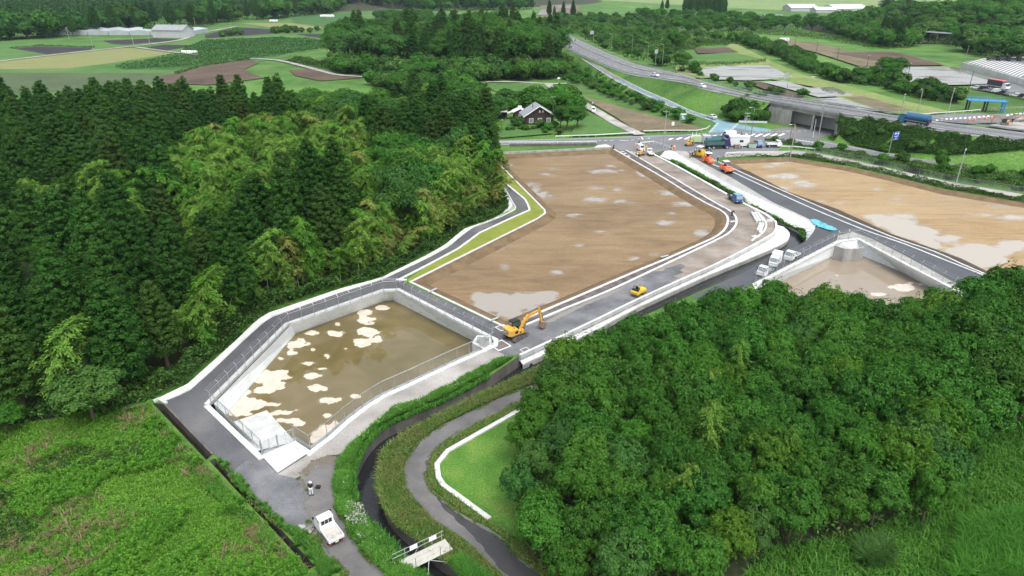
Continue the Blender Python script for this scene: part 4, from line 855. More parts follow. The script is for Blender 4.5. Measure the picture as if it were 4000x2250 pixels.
# bright young bamboo leaning out at the front of the wood
for i, (u, v, s) in enumerate(((960, 1105, .62), (1060, 1120, .5), (1265, 1065, .5), (1410, 1010, .6), (1500, 985, .62), (1425, 1080, .35), (1545, 940, .62), (1700, 880, .5), (560, 1420, .55), (830, 1270, .45), (1190, 1130, .4), (370, 1500, .55), (250, 1540, .5), (640, 1390, .5), (1330, 1060, .45), (1620, 920, .55), (1760, 850, .5), (1130, 1090, .62), (900, 1200, .55))):
    tree(f'bamboo{(i * 5 + 1) % 6}', 0 if i % 3 else 1, G(u, v), i * 1.9, (s * 1.15, s * 1.15, s), 'short arching bamboo leaning out over the brush by the white gutter', 'bamboo', 'short bamboo along the white gutter')
rb_ = random.Random(77)
for (x, y) in scatter([(p[0], p[1]) for p in GP([(q[0], q[1]) for q in LW[8:19]] )] + [(float(p.x), float(p.y)) for p in offset(GP([(q[0], q[1]) for q in LW[8:19]]), -5.5)[::-1]], 3.0, 6000, 99):
    s_ = rb_.uniform(.38, .62); tree(f'bamboo{rb_.randrange(6)}', rb_.choice([0, 0, 1, 1, 2]), (x, y, -.1), rb_.uniform(0, 6.28), (s_ * 1.5, s_ * 1.5, s_), 'low leafy bamboo filling the wood edge above the white gutter', 'bamboo', 'low bamboo of the wood edge', 'young_bamboo')
# ------------------------------------------------------------------ wood in the right foreground
RW = [(2235, 1512), (2400, 1440), (2650, 1350), (2904, 1275), (3137, 1280), (3478, 1350), (3727, 1335), (3851, 1290), (4000, 1280), (4600, 1290), (4700, 1560), (4050, 1665), (3850, 1722), (3710, 1890), (3625, 2050), (3400, 2120), (2980, 2175), (2800, 2330), (2250, 2400), (2090, 2190), (2020, 2030), (2025, 1850), (2110, 1660)]
def right_wood():
    for (x, y) in scatter(GP(RW), 3.12, 40000, 8):
        h = 8.2 * rnd.uniform(.8, 1.1) * (1.0 if y > 62 else .92); u, v = PX((x, y, h))
        if u > 4250 or v > 2420: continue
        r = rnd.random(); q = 2 if r < .06 else 3 if r < .17 else 1 if r < .25 else 0
        if u > 3300: h *= 1 + .3 * min(1, (u - 3300) / 500)
        ub, vb = [float(a) for a in PX((x, y, 0))]
        wh, g = ('on the canal side of the right wood', 'canal side') if ub < 2500 else ('below the second basin in the right wood', 'by basin two') if vb < 1520 else ('near the grassy clearing of the right wood', 'clearing side') if ub > 3300 else ('in the heart of the right foreground wood', 'heart of the wood')
        col = ('dark green', 'greyish green', 'yellowish green', 'bright green')[q]
        s = h / 10; sx = s * rnd.uniform(.82, 1.12); tree(f'broad{rnd.randrange(5)}', q, (x, y, -.1), rnd.uniform(0, 6.28), (sx * .78, sx * .78, s), col + ' broadleaf tree ' + wh, 'tree', col + ' trees, ' + g)
    for (x, y) in scatter(GP([(2350, 1700), (2900, 1560), (3300, 1700), (3150, 2050), (2700, 2150), (2300, 2100)]), 7.5, 9000, 12):
        s = rnd.uniform(.62, .8); tree(f'bamboo{rnd.choice([0, 2, 4])}', 1 if rnd.random() < .5 else 0, (x, y, 0), rnd.uniform(0, 6.28), (s * .8, s * .8, s), 'slim upright bamboo tip rising among the trees of the right wood', 'bamboo', 'bamboo tips in the right wood')
right_wood()
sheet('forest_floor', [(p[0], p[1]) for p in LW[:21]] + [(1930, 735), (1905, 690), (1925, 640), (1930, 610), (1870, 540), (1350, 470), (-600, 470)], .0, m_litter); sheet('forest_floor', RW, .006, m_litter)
# ------------------------------------------------------------------ masses nobody could count
def brush(name, poly, n, hmax, leaf, mat, seed=0, lum=2.5, z=0.0, world=False, up=.8, asp=.5, hmin=.05, zfun=None, label=None, cat=None, prob=None):
    rng = np.random.default_rng(seed); P = [(p[0], p[1]) for p in (poly if world else GP(poly, z))]; A = np.array(P); mn = A.min(0); mx = A.max(0); X = []; tot = 0
    while tot < n:
        c = rng.uniform(mn, mx, (n * 2, 2)); c = c[inpoly(c[:, 0], c[:, 1], P)]
        if prob is not None: c = c[rng.uniform(size=len(c)) < prob(c)]
        X.append(c); tot += len(c)
    X = np.concatenate(X)[:n]; hl = np.clip(.55 + .5 * lump(X[:, 0], X[:, 1], lum, seed + 1), hmin, 1.0) * hmax; zz = z + hl * (1 - rng.uniform(0, 1, n) ** 2 * .75)
    if zfun is not None: zz = zz + zfun(X[:, 0], X[:, 1])
    V, F = leaf_quads(np.c_[X, zz], rng.normal(size=(n, 3)) + [0, 0, up], leaf * rng.uniform(.6, 1.4, n), leaf * asp, rng)
    return stuff(name, np_mesh(name, V, F, mat), label, cat)
def blades(name, poly, n, hgt, mat, seed=0, lean=.6, w=.06, z=0.0, world=False, tuft=1, prob=None, label=None, cat=None):
    """grass blades (bent, two quads each)"""
    rng = np.random.default_rng(seed); P = [(p[0], p[1]) for p in (poly if world else GP(poly, z))]; A = np.array(P); mn = A.min(0); mx = A.max(0); X = []; tot = 0; m = n // tuft
    while tot < m:
        c = rng.uniform(mn, mx, (m * 2, 2)); c = c[inpoly(c[:, 0], c[:, 1], P)]
        if prob is not None: c = c[rng.uniform(size=len(c)) < prob(c)]
        X.append(c); tot += len(c)
    X = np.repeat(np.concatenate(X)[:m], tuft, 0) + (rng.normal(size=(m * tuft, 2)) * .12 if tuft > 1 else 0); N = len(X)
    a = rng.uniform(0, 6.28, N); d = np.c_[np.cos(a), np.sin(a), np.zeros(N)]; s = np.c_[-np.sin(a), np.cos(a), np.zeros(N)] * w; h = hgt * rng.uniform(.5, 1.25, N)[:, None]; b = np.c_[X, np.full(N, z)]
    m1 = b + d * h * .18 + [0, 0, 1] * h * .62; t = b + d * h * lean + [0, 0, 1] * h * rng.uniform(.65, .95, (N, 1))
    V = np.stack([b - s, b + s, m1 + s * .8, m1 - s * .8, t], 1).reshape(-1, 3); o = np.arange(N)[:, None] * 5
    F = np.concatenate([o + [0, 1, 2, 2] if False else np.concatenate([o + [0, 1, 2], o + [0, 2, 3]]), o + [3, 2, 4]]); return stuff(name, np_mesh(name, V, F, mat), label, cat)

lf_brush = leaf_mat('brush_leaves', (.028, .085, .016), (.05, .12, .022), (.10, .17, .04), patch=1, patch_scale=.2)
lf_low = leaf_mat('meadow_leaves', (.078, .245, .022), (.128, .305, .034), (.185, .35, .06), patch=1, patch_scale=.09, dry=((.26, .21, .10), .10, .62, .32), trans=.35)
lf_weed = leaf_mat('tall_weeds', (.07, .24, .022), (.12, .30, .03), (.17, .35, .045), patch=1, patch_scale=.25, trans=.35)
lf_dry = leaf_mat('dry_stems', (.22, .17, .09), (.17, .15, .07), (.30, .25, .14), patch=1, patch_scale=.4)
lf_bank = leaf_mat('bank_grass', (.05, .18, .02), (.08, .23, .028), (.12, .27, .05), patch=1, patch_scale=.3, trans=.35)
lf_verge = leaf_mat('verge_weeds', (.065, .19, .025), (.13, .19, .045), (.22, .22, .085), patch=1, patch_scale=.3, trans=.3)
lf_white = leaf_mat('white_blossom', (.55, .56, .48), (.62, .62, .55), (.7, .7, .65))
# undergrowth beneath the left wood edge and ground cover
edge = [(p[0], p[1]) for p in gut_o[:18]]
wedge = GP(edge, 0); off_e = offset(wedge, -4.5)
brush('undergrowth', [(p.x, p.y) for p in wedge] + [(p.x, p.y) for p in off_e[::-1]], 34000, 2.6, .45, lf_brush, 1, 3.0, world=True)
brush('undergrowth', [(-200, 1700), (0, 1668), (259, 1632), (466, 1606), (600, 1560), (640, 1520), (600, 1440), (300, 1500), (-200, 1560)], 9000, 1.4, .45, lf_brush, 2, 3.0)
# meadow lower left
MEA = [(-500, 1740), (0, 1672), (259, 1632), (466, 1606), (585, 1580), (668, 1690), (790, 1806), (1190, 2222), (1300, 2420), (-700, 2420)]
brush('meadow_grass', MEA, 105000, .24, .28, lf_low, 3, 3.0, asp=.45, hmin=.35, up=2.2)
blades('meadow_grass', MEA, 40000, .42, lf_low, 4, .55, .035)
wl = lambda c: np.clip(lump(c[:, 0], c[:, 1], 7.0, 77) * 3.5 - .5, 0, 1) + .015
def weeds(name, poly, n, hgt, mat, seed, prob=None, per=16):
    rng = np.random.default_rng(seed); P = [(p[0], p[1]) for p in GP(poly)]; A = np.array(P); mn = A.min(0); mx = A.max(0); X = []; tot = 0
    while tot < n:
        c = rng.uniform(mn, mx, (n * 2, 2)); c = c[inpoly(c[:, 0], c[:, 1], P)]
        if prob is not None: c = c[rng.uniform(size=len(c)) < prob(c)]
        X.append(c); tot += len(c)
    X = np.concatenate(X)[:n]; h = hgt * rng.uniform(.6, 1.2, n); Q = []
    for k in range(per):
        t = .3 + .7 * (k + 1) / per; a = rng.uniform(0, 6.28, n); d = np.c_[np.cos(a), np.sin(a), np.full(n, .55)]; l = .34 * (1.15 - .5 * t) * np.ones(n)
        Q.append(leaf_quads(np.c_[X, h * t] + d * l[:, None] * .5, np.c_[-np.cos(a) * .5, -np.sin(a) * .5, np.ones(n)], l, .1, rng, d, .1))
    V, F = cat_leaves(Q); return stuff(name, np_mesh(name, V, F, mat))
weeds('tall_weeds', MEA, 5500, 1.0, lf_weed, 5, wl)
brush('bramble_mat', cD((220, 640), (500, 540), (780, 480), (1050, 470), (1080, 560), (900, 640), (640, 690), (350, 720)), 9000, 1.0, .34, lf_shrub, 6, 2.0)
brush('bramble_mat', cD((-60, 800), (180, 860), (420, 1000), (260, 1180), (-80, 1280)), 4500, .7, .34, lf_shrub, 7, 2.0)
blades('dry_grass', [(770, 1835), (800, 1840), (860, 1910), (930, 1990), (1000, 2062), (1075, 2150), (1050, 2160), (965, 2075), (890, 1998), (820, 1915)], 5000, .4, lf_dry, 9, .9, .03, tuft=8, prob=lambda c: np.clip(lump(c[:, 0], c[:, 1], 2.5, 32) * 3 + .4, 0, 1) + .02)
blades('dry_grass', MEA, 6000, .75, lf_dry, 8, .9, .03, tuft=12, prob=lambda c: np.clip(lump(c[:, 0], c[:, 1], 6.0, 31) * 4 - .7, 0, 1) + .01)
def ragw(px, seed, amp=.35, n=120):
    r = random.Random(seed); q = resample(GP(px + [px[0]]), n)[:-1]; return [(p.x + r.uniform(-amp, amp), p.y + r.uniform(-amp, amp)) for p in q]
# grass along the ditch, both sides
for s, (pl) in enumerate(([(560, 1600), (655, 1690), (786, 1808), (1186, 2222), (1150, 2230), (900, 2000), (700, 1780)], [(862, 1796), (890, 1838), (983, 1950), (1113, 2062), (1195, 2092), (1260, 2170), (1330, 2240), (1260, 2260), (1250, 2212), (858, 1798)])):
    blades('ditch_grass', ragw(pl, s), 15000, .5, lf_bank, 20 + s, .6, .04, world=True, prob=lambda c: np.clip(lump(c[:, 0], c[:, 1], 1.8, 55) * 1.3 + .6, .1, 1)); brush('ditch_grass', ragw(pl, s), 4000, .3, .2, lf_bank, 25 + s, 1.2, world=True)
# grass strip between the track and the stream
GS = [(2005, 1398), (1942, 1408), (1728, 1528), (1600, 1587), (1547, 1597), (1449, 1674), (1376, 1746), (1326, 1811), (1308, 1893), (1316, 1981), (1357, 2059), (1389, 2121), (1470, 2209), (1560, 2300), (1690, 2300)]
gs = [(p.x, p.y) for p in GP(GS)] + [(p.x, p.y) for p in offset([tuple(q) for q in w_lb], .45)[::-1] if p.y > 20]
blades('bank_grass', gs, 40000, .7, lf_bank, 30, .65, .05, world=True, prob=lambda c: np.clip(lump(c[:, 0], c[:, 1], 2.2, 66) * 1.2 + .65, .12, 1)); brush('bank_grass', gs, 14000, .6, .3, lf_bank, 31, 1.5, world=True)
brush('white_blossom', [(1345, 1960), (1420, 1985), (1440, 2060), (1500, 2110), (1480, 2180), (1400, 2110), (1350, 2040)], 800, 1.0, .16, lf_white, 32, 1.2, hmin=.6, prob=lambda c: np.clip(lump(c[:, 0], c[:, 1], 1.8, 9) * 4, 0, 1) + .02)
brush('white_blossom', gs, 500, .95, .13, lf_white, 33, 1.2, hmin=.6, world=True, prob=lambda c: np.clip(lump(c[:, 0], c[:, 1], 2.6, 19) * 4 - .5, 0, 1) + .01)
# right bank of the stream and road verges
rbw = [(p[0], p[1]) for p in w_rb if p[1] < 88]; rl_w = [(p.x, p.y) for p in GP([(2135, 1450)] + rr_l)]
vg = [(p.x, p.y) for p in offset([(q[0], q[1], 0) for q in rbw], -.4)] + rl_w[::-1]
blades('verge_weeds', vg, 30000, .42, lf_verge, 34, .7, .04, world=True); brush('verge_weeds', vg, 10000, .4, .25, lf_verge, 35, 1.5, world=True)
blades('bank_grass', [(1760, 2200), (1810, 2190), (1900, 2260), (1950, 2330), (1850, 2330)], 6000, .8, lf_bank, 36, .8, .05)
vr = [(2085, 1545), (1961, 1606), (1858, 1654), (1782, 1706), (1710, 1762), (1679, 1802), (1669, 1852), (1690, 1907), (1741, 1952), (1812, 2009), (1911, 2062), (1980, 2108), (2020, 2100), (1905, 2035), (1727, 1902), (1704, 1868), (1699, 1812), (1742, 1758), (1900, 1670), (2085, 1572)]
blades('verge_weeds', vr, 9000, .3, lf_verge, 37, .7, .035); brush('verge_weeds', [(1976, 2111), (2013, 2168), (2115, 2250), (2330, 2450), (2420, 2440), (2150, 2230), (2040, 2110)], 3000, .3, .25, lf_verge, 38, 1.2)
brush('undergrowth', RW, 30000, 4.2, .5, lf_brush, 44, 4.0)
# grassy clearing lower right, brush at its rim
CL = [(4060, 1640), (3830, 1690), (3680, 1830), (3570, 1990), (3370, 2090), (2980, 2160), (2800, 2430), (4700, 2600), (4600, 1700)]
brush('clearing_grass', CL, 42000, .55, .34, leaf_mat('clearing_leaves', (.06, .19, .022), (.10, .25, .03), (.15, .28, .05), patch=1, patch_scale=.12, trans=.35), 40, 5.0, asp=.4); blades('clearing_grass', CL, 26000, .9, lf_bank, 41, .8, .05)
blades('tussock_grass', [(3350, 2150), (3460, 2140), (3470, 2210), (3360, 2220)], 2500, 1.5, lf_grey, 42, .8, .05)
blades('tussock_grass', [(3760, 2060), (4100, 2000), (4200, 2300), (3700, 2300)], 9000, 1.6, lf_young, 43, .8, .05)
# ragged tufts creeping over the road edges, and grass hanging over the stream wall
rag = lambda path, w: [(p.x, p.y) for p in offset(path, -w)] + [(p.x, p.y) for p in offset(path, w)[::-1]]
for k, (pth, w, n, hh) in enumerate(((GP(rr_l[:-2]), .35, 2600, .22), (GP(rr_r[1:-2]), .4, 2600, .22), (GP([(1164, 1866), (1195, 1930), (1190, 1981), (1211, 2049), (1231, 2095), (1273, 2163), (1355, 2250)]), .35, 1200, .2), (GP([(1942, 1412), (1728, 1531), (1550, 1597), (1452, 1673), (1380, 1745), (1330, 1808), (1310, 1893), (1318, 1981), (1360, 2059), (1392, 2121), (1470, 2209)]), .4, 3600, .25), (GP([(870, 1806), (983, 1952), (1113, 2061)]), .5, 900, .25))): blades('edge_grass', rag(pth, w), n, hh, lf_verge, 70 + k, .8, .03, world=True, prob=lambda c: np.clip(lump(c[:, 0], c[:, 1], 1.6, 88) * 2 + .2, 0.02, 1))
wl_ = [Vector(p) for p in w_lb if p[1] > 18]; hg = rag(wl_, .35)
blades('bank_grass', hg, 3500, .6, lf_bank, 78, .7, .05, z=-.15, world=True); blades('bank_grass', rag([Vector((p[0], p[1], 0)) for p in w_rb if 25 < p[1] < 88], .3), 5000, .6, lf_verge, 79, 1.0, .04, z=-.1, world=True)
sl_ = [Vector((p[0], p[1], 0)) for p in w_sll]; blades('bank_grass', rag(sl_[10:], .5), 9000, .8, lf_bank, 80, .8, .05, z=-1.3, world=True, prob=lambda c: np.clip(lump(c[:, 0], c[:, 1], 6, 90) * 2 + .75, .05, 1)); brush('stream_bank_brush', rag(sl_[14:], .6), 5000, 1.0, .4, lf_brush, 81, 2.5, z=-1.4, world=True)
sheet('clearing_floor', CL, .004, m_grass)
# ================================================================== trees and scrub beyond the site
HILLS = []
def hill(cx, cy, rx, ry, h, n=34):
    c = Vector(G(cx, cy)); HILLS.append((c.x, c.y, rx, ry, h)); xs = np.linspace(-1, 1, n); X, Y = np.meshgrid(xs * rx * 1.0 + c.x, xs * ry * 1.0 + c.y); d = np.sqrt(((X - c.x) / rx) ** 2 + ((Y - c.y) / ry) ** 2)
    Z = np.where(d < 1, h * (.5 + .5 * np.cos(np.clip(d, 0, 1) * math.pi)), 0) - .25; idx = np.arange(n * n).reshape(n, n)
    F = np.stack([idx[:-1, :-1], idx[:-1, 1:], idx[1:, 1:], idx[1:, :-1]], -1).reshape(-1, 4)
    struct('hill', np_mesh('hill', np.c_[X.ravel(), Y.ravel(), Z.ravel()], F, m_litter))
def hz(x, y):
    z = np.zeros(np.shape(x))
    for cx, cy, rx, ry, h in HILLS:
        d = np.sqrt(((x - cx) / rx) ** 2 + ((y - cy) / ry) ** 2); z = np.maximum(z, np.where(d < 1, h * (.5 + .5 * np.cos(np.clip(d, 0, 1) * math.pi)), 0))
    return z
hill(3900, 120, 190, 160, 16); hill(500, 22, 560, 330, 42); hill(1750, 0, 330, 420, 34)
def grove(poly, d, seed, kinds, hr, label, cat, group, kind, umax=4120, umin=-120, sxr=(.9, 1.25), zoff=-.15, base=None):
    """one tree per scattered spot; kinds [(proto, material index, native height, weight)]"""
    r = random.Random(seed); n = 0
    for (x, y) in scatter(GP(poly), d, 14000, seed):
        u, v = PX((x, y, 0))
        if not (umin < u < umax): continue
        k, q, nh, wt = r.choices(kinds, [c[3] for c in kinds])[0]; h = r.uniform(*hr); s = h / nh; sx = s * r.uniform(*sxr)
        lb = label if isinstance(label, str) else label[q % len(label)]
        tree(k + str(r.randrange({'cedar': 5, 'broad': 5, 'round': 3, 'bamboo': 6, 'shrub': 3}[k])), q, (x, y, float(hz(np.array(x), np.array(y))) + zoff + (base(x, y) if base else 0)), r.uniform(0, 6.28), (sx, sx, s), lb, cat, group if isinstance(label, str) else f'{group}, {q}', kind); n += 1
    return n
CE = [('cedar', 0, 17, 3), ('cedar', 1, 17, 1)]; BR = [('broad', 0, 10, 3), ('broad', 1, 10, 1), ('broad', 3, 10, 1)]; RD = [('round', 0, 14, 1), ('round', 1, 14, 2)]; SH = [('shrub', 0, 2.6, 3), ('shrub', 1, 2.6, 2), ('shrub', 3, 2.6, 1)]; DK = [('shrub', 1, 2.6, 2), ('shrub', 2, 2.6, 1)]
# the knoll of tall trees in the middle distance
grove([(1330, 262), (1640, 285), (1900, 292), (2150, 296), (2178, 240), (2150, 185), (1950, 165), (1700, 168), (1400, 200), (1300, 225)], 8.6, 31, CE + RD + RD, (20, 29), ['grey green or dark tree in the tall grove behind the farmhouse', 'mixed dark tree in the tall grove behind the farmhouse'], 'tree', 'tall grove', 'grove_tree', sxr=(.8, 1.05))
grove([(1310, 285), (1640, 315), (1900, 318), (2165, 312), (2170, 295), (1900, 292), (1640, 290), (1320, 264)], 6.5, 32, [('shrub', 1, 2.6, 2), ('shrub', 0, 2.6, 1)], (7, 12), 'lower leafy tree along the foot of the tall grove', 'tree', 'foot of the tall grove', 'grove_tree')
grove([(1440, 330), (1640, 330), (1820, 345), (1900, 392), (1840, 470), (1880, 520), (1960, 470), (1930, 420), (1960, 410), (2220, 400), (2260, 450), (2120, 440), (1960, 440), (1900, 480), (1700, 420)], 5.6, 33, BR + SH, (6, 10), 'spreading broadleaf tree between the left wood and the farmhouse', 'tree', 'trees around the farmhouse', 'broadleaf_tree')
for i, (u, v, h, sx) in enumerate(((2215, 508, 10.5, 1.25), (2255, 500, 8.5, 1.2), (2190, 500, 8, 1.1))): tree(f'round{i}', 1, G(u, v), i, (h / 14 * sx, h / 14 * sx, h / 14), 'dense dark tree of the clump beside the brown farmhouse', 'tree', 'dark clump beside the farmhouse')
for i, (u, v, h) in enumerate(((1985, 512, 1.7), (2003, 510, 1.5), (2055, 512, 2.2), (2083, 508, 1.5), (2112, 503, 3.4), (2140, 512, 3.0), (2165, 500, 2.6), (2020, 495, 3.6), (1950, 512, 1.6), (2130, 522, 1.8), (2185, 525, 2.2), (2035, 508, 1.6))): tree(f'shrub{i % 3}', (1, 0, 3)[i % 3], G(u, v), i, (h / 2.6 * 1.15, h / 2.6 * 1.15, h / 2.6), 'clipped garden bush in front of the brown farmhouse', 'bush', 'garden bushes of the farmhouse', 'garden_bush')
# beside the slip road and on the motorway banks
grove([(2195, 230), (2262, 250), (2330, 300), (2420, 355), (2560, 425), (2690, 470), (2700, 485), (2560, 440), (2400, 388), (2280, 335), (2200, 312)], 4.2, 34, SH, (2.2, 4.6), 'leafy bush tree on the slope left of the slip road', 'tree', 'slip road slope', 'slope_tree')
grove([(2860, 475), (2900, 480), (2990, 478), (3010, 440), (2960, 430), (2880, 445)], 4.2, 35, DK, (5, 8), 'dark leafy tree beside the left abutment of the bridge', 'tree', 'trees by the bridge abutment', 'slope_tree')
def bank_z(x, y):
    E = np.array([(p.x, p.y, p.z) for p in hl]); d = np.sqrt((np.asarray(x)[..., None] - E[:, 0]) ** 2 + (np.asarray(y)[..., None] - E[:, 1]) ** 2); i = d.argmin(-1); return np.clip(E[i, 2] * (1 - d.min(-1) / 11.0), 0, 6.5)
B1w = [(p.x, p.y) for p in offset([tuple(q) for q in hl[b1 - 1:]], .4)] + [(p.x, p.y) for p in GP([(4400, 690), (4060, 660), (3694, 628), (3467, 598), (3327, 570), (3262, 548)])]; B1 = [(float(a), float(b)) for a, b in (PX((q[0], q[1], 0)) for q in B1w)]
brush('bank_brush', B1, 34000, 1.6, .55, lf_shrub, 50, 5.0, zfun=bank_z); grove(B1, 7, 36, SH, (1.6, 3.2), 'rounded shrub on the green bank below the raised road', 'shrub', 'shrubs of the road bank', 'shrub', base=lambda x, y: float(bank_z(np.array(x), np.array(y))))
B2 = [(3170, 577), (3330, 594), (3480, 622), (3700, 652), (4060, 687), (4060, 762), (3690, 700), (3380, 633), (3210, 597)]
brush('roadside_brush', B2, 13000, 1.3, .45, lf_brush, 51, 4.0); grove(B2, 6.0, 37, SH + [('broad', 0, 10, 1)], (2.2, 4.2), 'bushy shrub between the frontage road and the wire fence', 'shrub', 'shrubs along the wire fence', 'shrub')
B3 = [(2825, 617), (3100, 607), (3180, 614), (3379, 655), (3694, 725), (4060, 788), (4060, 802), (3694, 739), (3484, 687), (3310, 648), (3081, 612)]
brush('lot_verge_weeds', B3, 12000, 1.2, .35, lf_brush, 52, 2.5); brush('white_blossom', B3, 260, 1.1, .2, lf_white, 53, 1.5, hmin=.7)
brush('bank_brush', [(2700, 345), (2860, 385), (3000, 412), (2990, 440), (2860, 440), (2780, 430), (2660, 385), (2560, 330)], 9000, .7, .45, lf_verge, 54, 4.0, zfun=bank_z)
brush('traffic_island_brush', [(2985, 545), (3060, 552), (3170, 575), (3210, 590), (3100, 583), (3060, 566), (2990, 556)], 1800, .9, .4, lf_shrub, 55, 2.0); brush('traffic_island_brush', [(3250, 530), (3300, 540), (3280, 560), (3230, 545)], 600, .8, .4, lf_shrub, 56, 2.0)
grove([(2985, 548), (3060, 556), (3200, 585), (3150, 578), (3040, 560)], 4, 38, SH, (1.6, 2.6), 'clipped bush behind the parked trucks', 'bush', 'bushes behind the parked trucks', 'bush')
# scrub right of the motorway
S1 = [(2115, 98), (2190, 72), (2330, 66), (2600, 78), (2660, 150), (2930, 160), (2950, 200), (2900, 170), (2660, 178), (2650, 240), (2740, 300), (2660, 272), (2560, 256), (2470, 235), (2360, 190), (2280, 152), (2170, 112)]
brush('scrub', S1, 38000, 4.5, 1.2, lf_shrub, 57, 11.0); grove(S1, 15.0, 39, SH + DK + RD, (4.5, 9), 'scrubby green tree right of the curving motorway', 'tree', 'scrub right of the motorway', 'scrub_tree')
S2 = [(2480, 60), (2660, 66), (2900, 80), (3000, 100), (3020, 118), (2930, 135), (2700, 140), (2600, 110)]
grove(S2, 14, 40, RD + [('broad', 3, 10, 1)], (9, 14), 'tall wood tree in the belt beyond the scrub', 'tree', 'belt beyond the scrub', 'scrub_tree'); brush('scrub', S2, 9000, 5, 1.3, lf_brush, 58, 12.0)
grove([(2672, 52), (2760, 40), (2835, 36), (2830, 62), (2690, 72)], 11, 41, CE, (17, 22), 'dark cedar in the distant clump on the pasture edge', 'cedar', 'clump on the pasture edge', 'cedar_tree')
for i, (u, v, h) in enumerate(((2145, 68, 20), (2200, 72, 19), (2238, 70, 20), (2165, 75, 14), (2605, 42, 17), (2585, 45, 15))): tree(f'cedar{i % 5}', 0, G(u, v), i, h / 17, 'dark pointed cedar standing by the far end of the motorway', 'cedar', 'cedars at the far motorway')
for i, (u, v, h) in enumerate(((2625, 195, 15), (2655, 188, 12), (2600, 200, 10))): tree(f'round{i}', 1, G(u, v), i, h / 14, 'big dark round tree above the light green meadow', 'tree', 'dark trees above the meadow')
# levee hedge
HG = [(2915, 162), (3010, 180), (3080, 205), (3165, 235), (3175, 262), (3280, 300), (3345, 305), (3420, 300), (3560, 345), (3700, 380), (3750, 400), (3680, 405), (3560, 380), (3430, 340), (3320, 328), (3230, 310), (3130, 275), (3060, 235), (2980, 200), (2900, 178)]
grove(HG, 6.4, 42, SH + DK + DK, (4, 8), 'leafy tree in the hedge between the paddies and the road', 'tree', 'hedge between the paddies', 'hedge_tree'); brush('hedge_brush', HG, 13000, 2.6, .8, lf_brush, 59, 5.0)
grove([(3440, 325), (3530, 325), (3540, 310), (3460, 300)], 9, 43, RD, (12, 14), 'tallest dark tree of the paddy hedge', 'tree', 'tallest trees of the paddy hedge', 'hedge_tree')
grove([(2650, 283), (2700, 292), (2750, 305), (2870, 340), (2910, 355), (2990, 372), (3150, 385), (3160, 378), (2980, 355), (2800, 310), (2700, 280)], 8, 44, SH, (2, 4), 'low bush beside the far guardrail of the raised road', 'bush', 'bushes by the far guardrail', 'bush')
brush('meadow_scrub', cK((60, 320), (300, 300), (580, 260), (600, 320), (300, 330), (100, 380)), 6000, 3.5, 1.0, lf_brush, 60, 8.0); brush('meadow_scrub', cK((100, 450), (450, 455), (720, 430), (720, 455), (450, 478), (100, 485)), 2500, 1.6, .7, lf_brush, 61, 4.0)
brush('meadow_scrub', cK((600, 240), (1100, 280), (1500, 350), (1700, 350), (1640, 325), (1300, 270), (900, 225)), 5000, 2.0, 1.0, lf_brush, 62, 8.0)
# wooded hill on the right
RH = [(3215, 128), (3300, 150), (3404, 182), (3524, 196), (3560, 188), (3575, 172), (3700, 176), (3730, 190), (3850, 228), (4000, 238), (4300, 250), (4300, 60), (3800, 66), (3700, 92), (3600, 96), (3500, 86), (3300, 108)]
grove(RH, 13.0, 45, [('round', 1, 14, 3), ('shrub', 0, 2.6, 1), ('shrub', 1, 2.6, 2), ('shrub', 3, 2.6, 1)], (11, 17), 'leafy tree of the wooded hill above the truck park', 'tree', 'wooded hill on the right', 'hill_tree', sxr=(.9, 1.2)); brush('hill_scrub', RH, 42000, 8, 1.5, lf_brush, 63, 9.0, zfun=hz)
grove([(3420, 178), (3540, 188), (3550, 165), (3440, 158)], 8.5, 46, CE, (17, 21), 'tall dark cedar left of the farm sheds', 'cedar', 'cedars by the farm sheds', 'hill_cedar')
grove([(2985, 118), (3250, 128), (3300, 105), (3000, 95)], 12, 47, RD, (11, 15), 'dark tree in the belt below the white barns', 'tree', 'belt below the white barns', 'hill_tree')
grove([(3440, 62), (3560, 58), (3560, 45), (3470, 45)], 13, 48, CE + RD, (16, 24), 'tree of the far clump beside the pasture barns', 'tree', 'far clump on the pasture', 'far_tree')
grove([(3740, 38), (4100, 52), (4100, 30), (3800, 18)], 20, 49, RD, (15, 20), 'dark tree in the far row at the upper right corner', 'tree', 'far row upper right', 'far_tree')
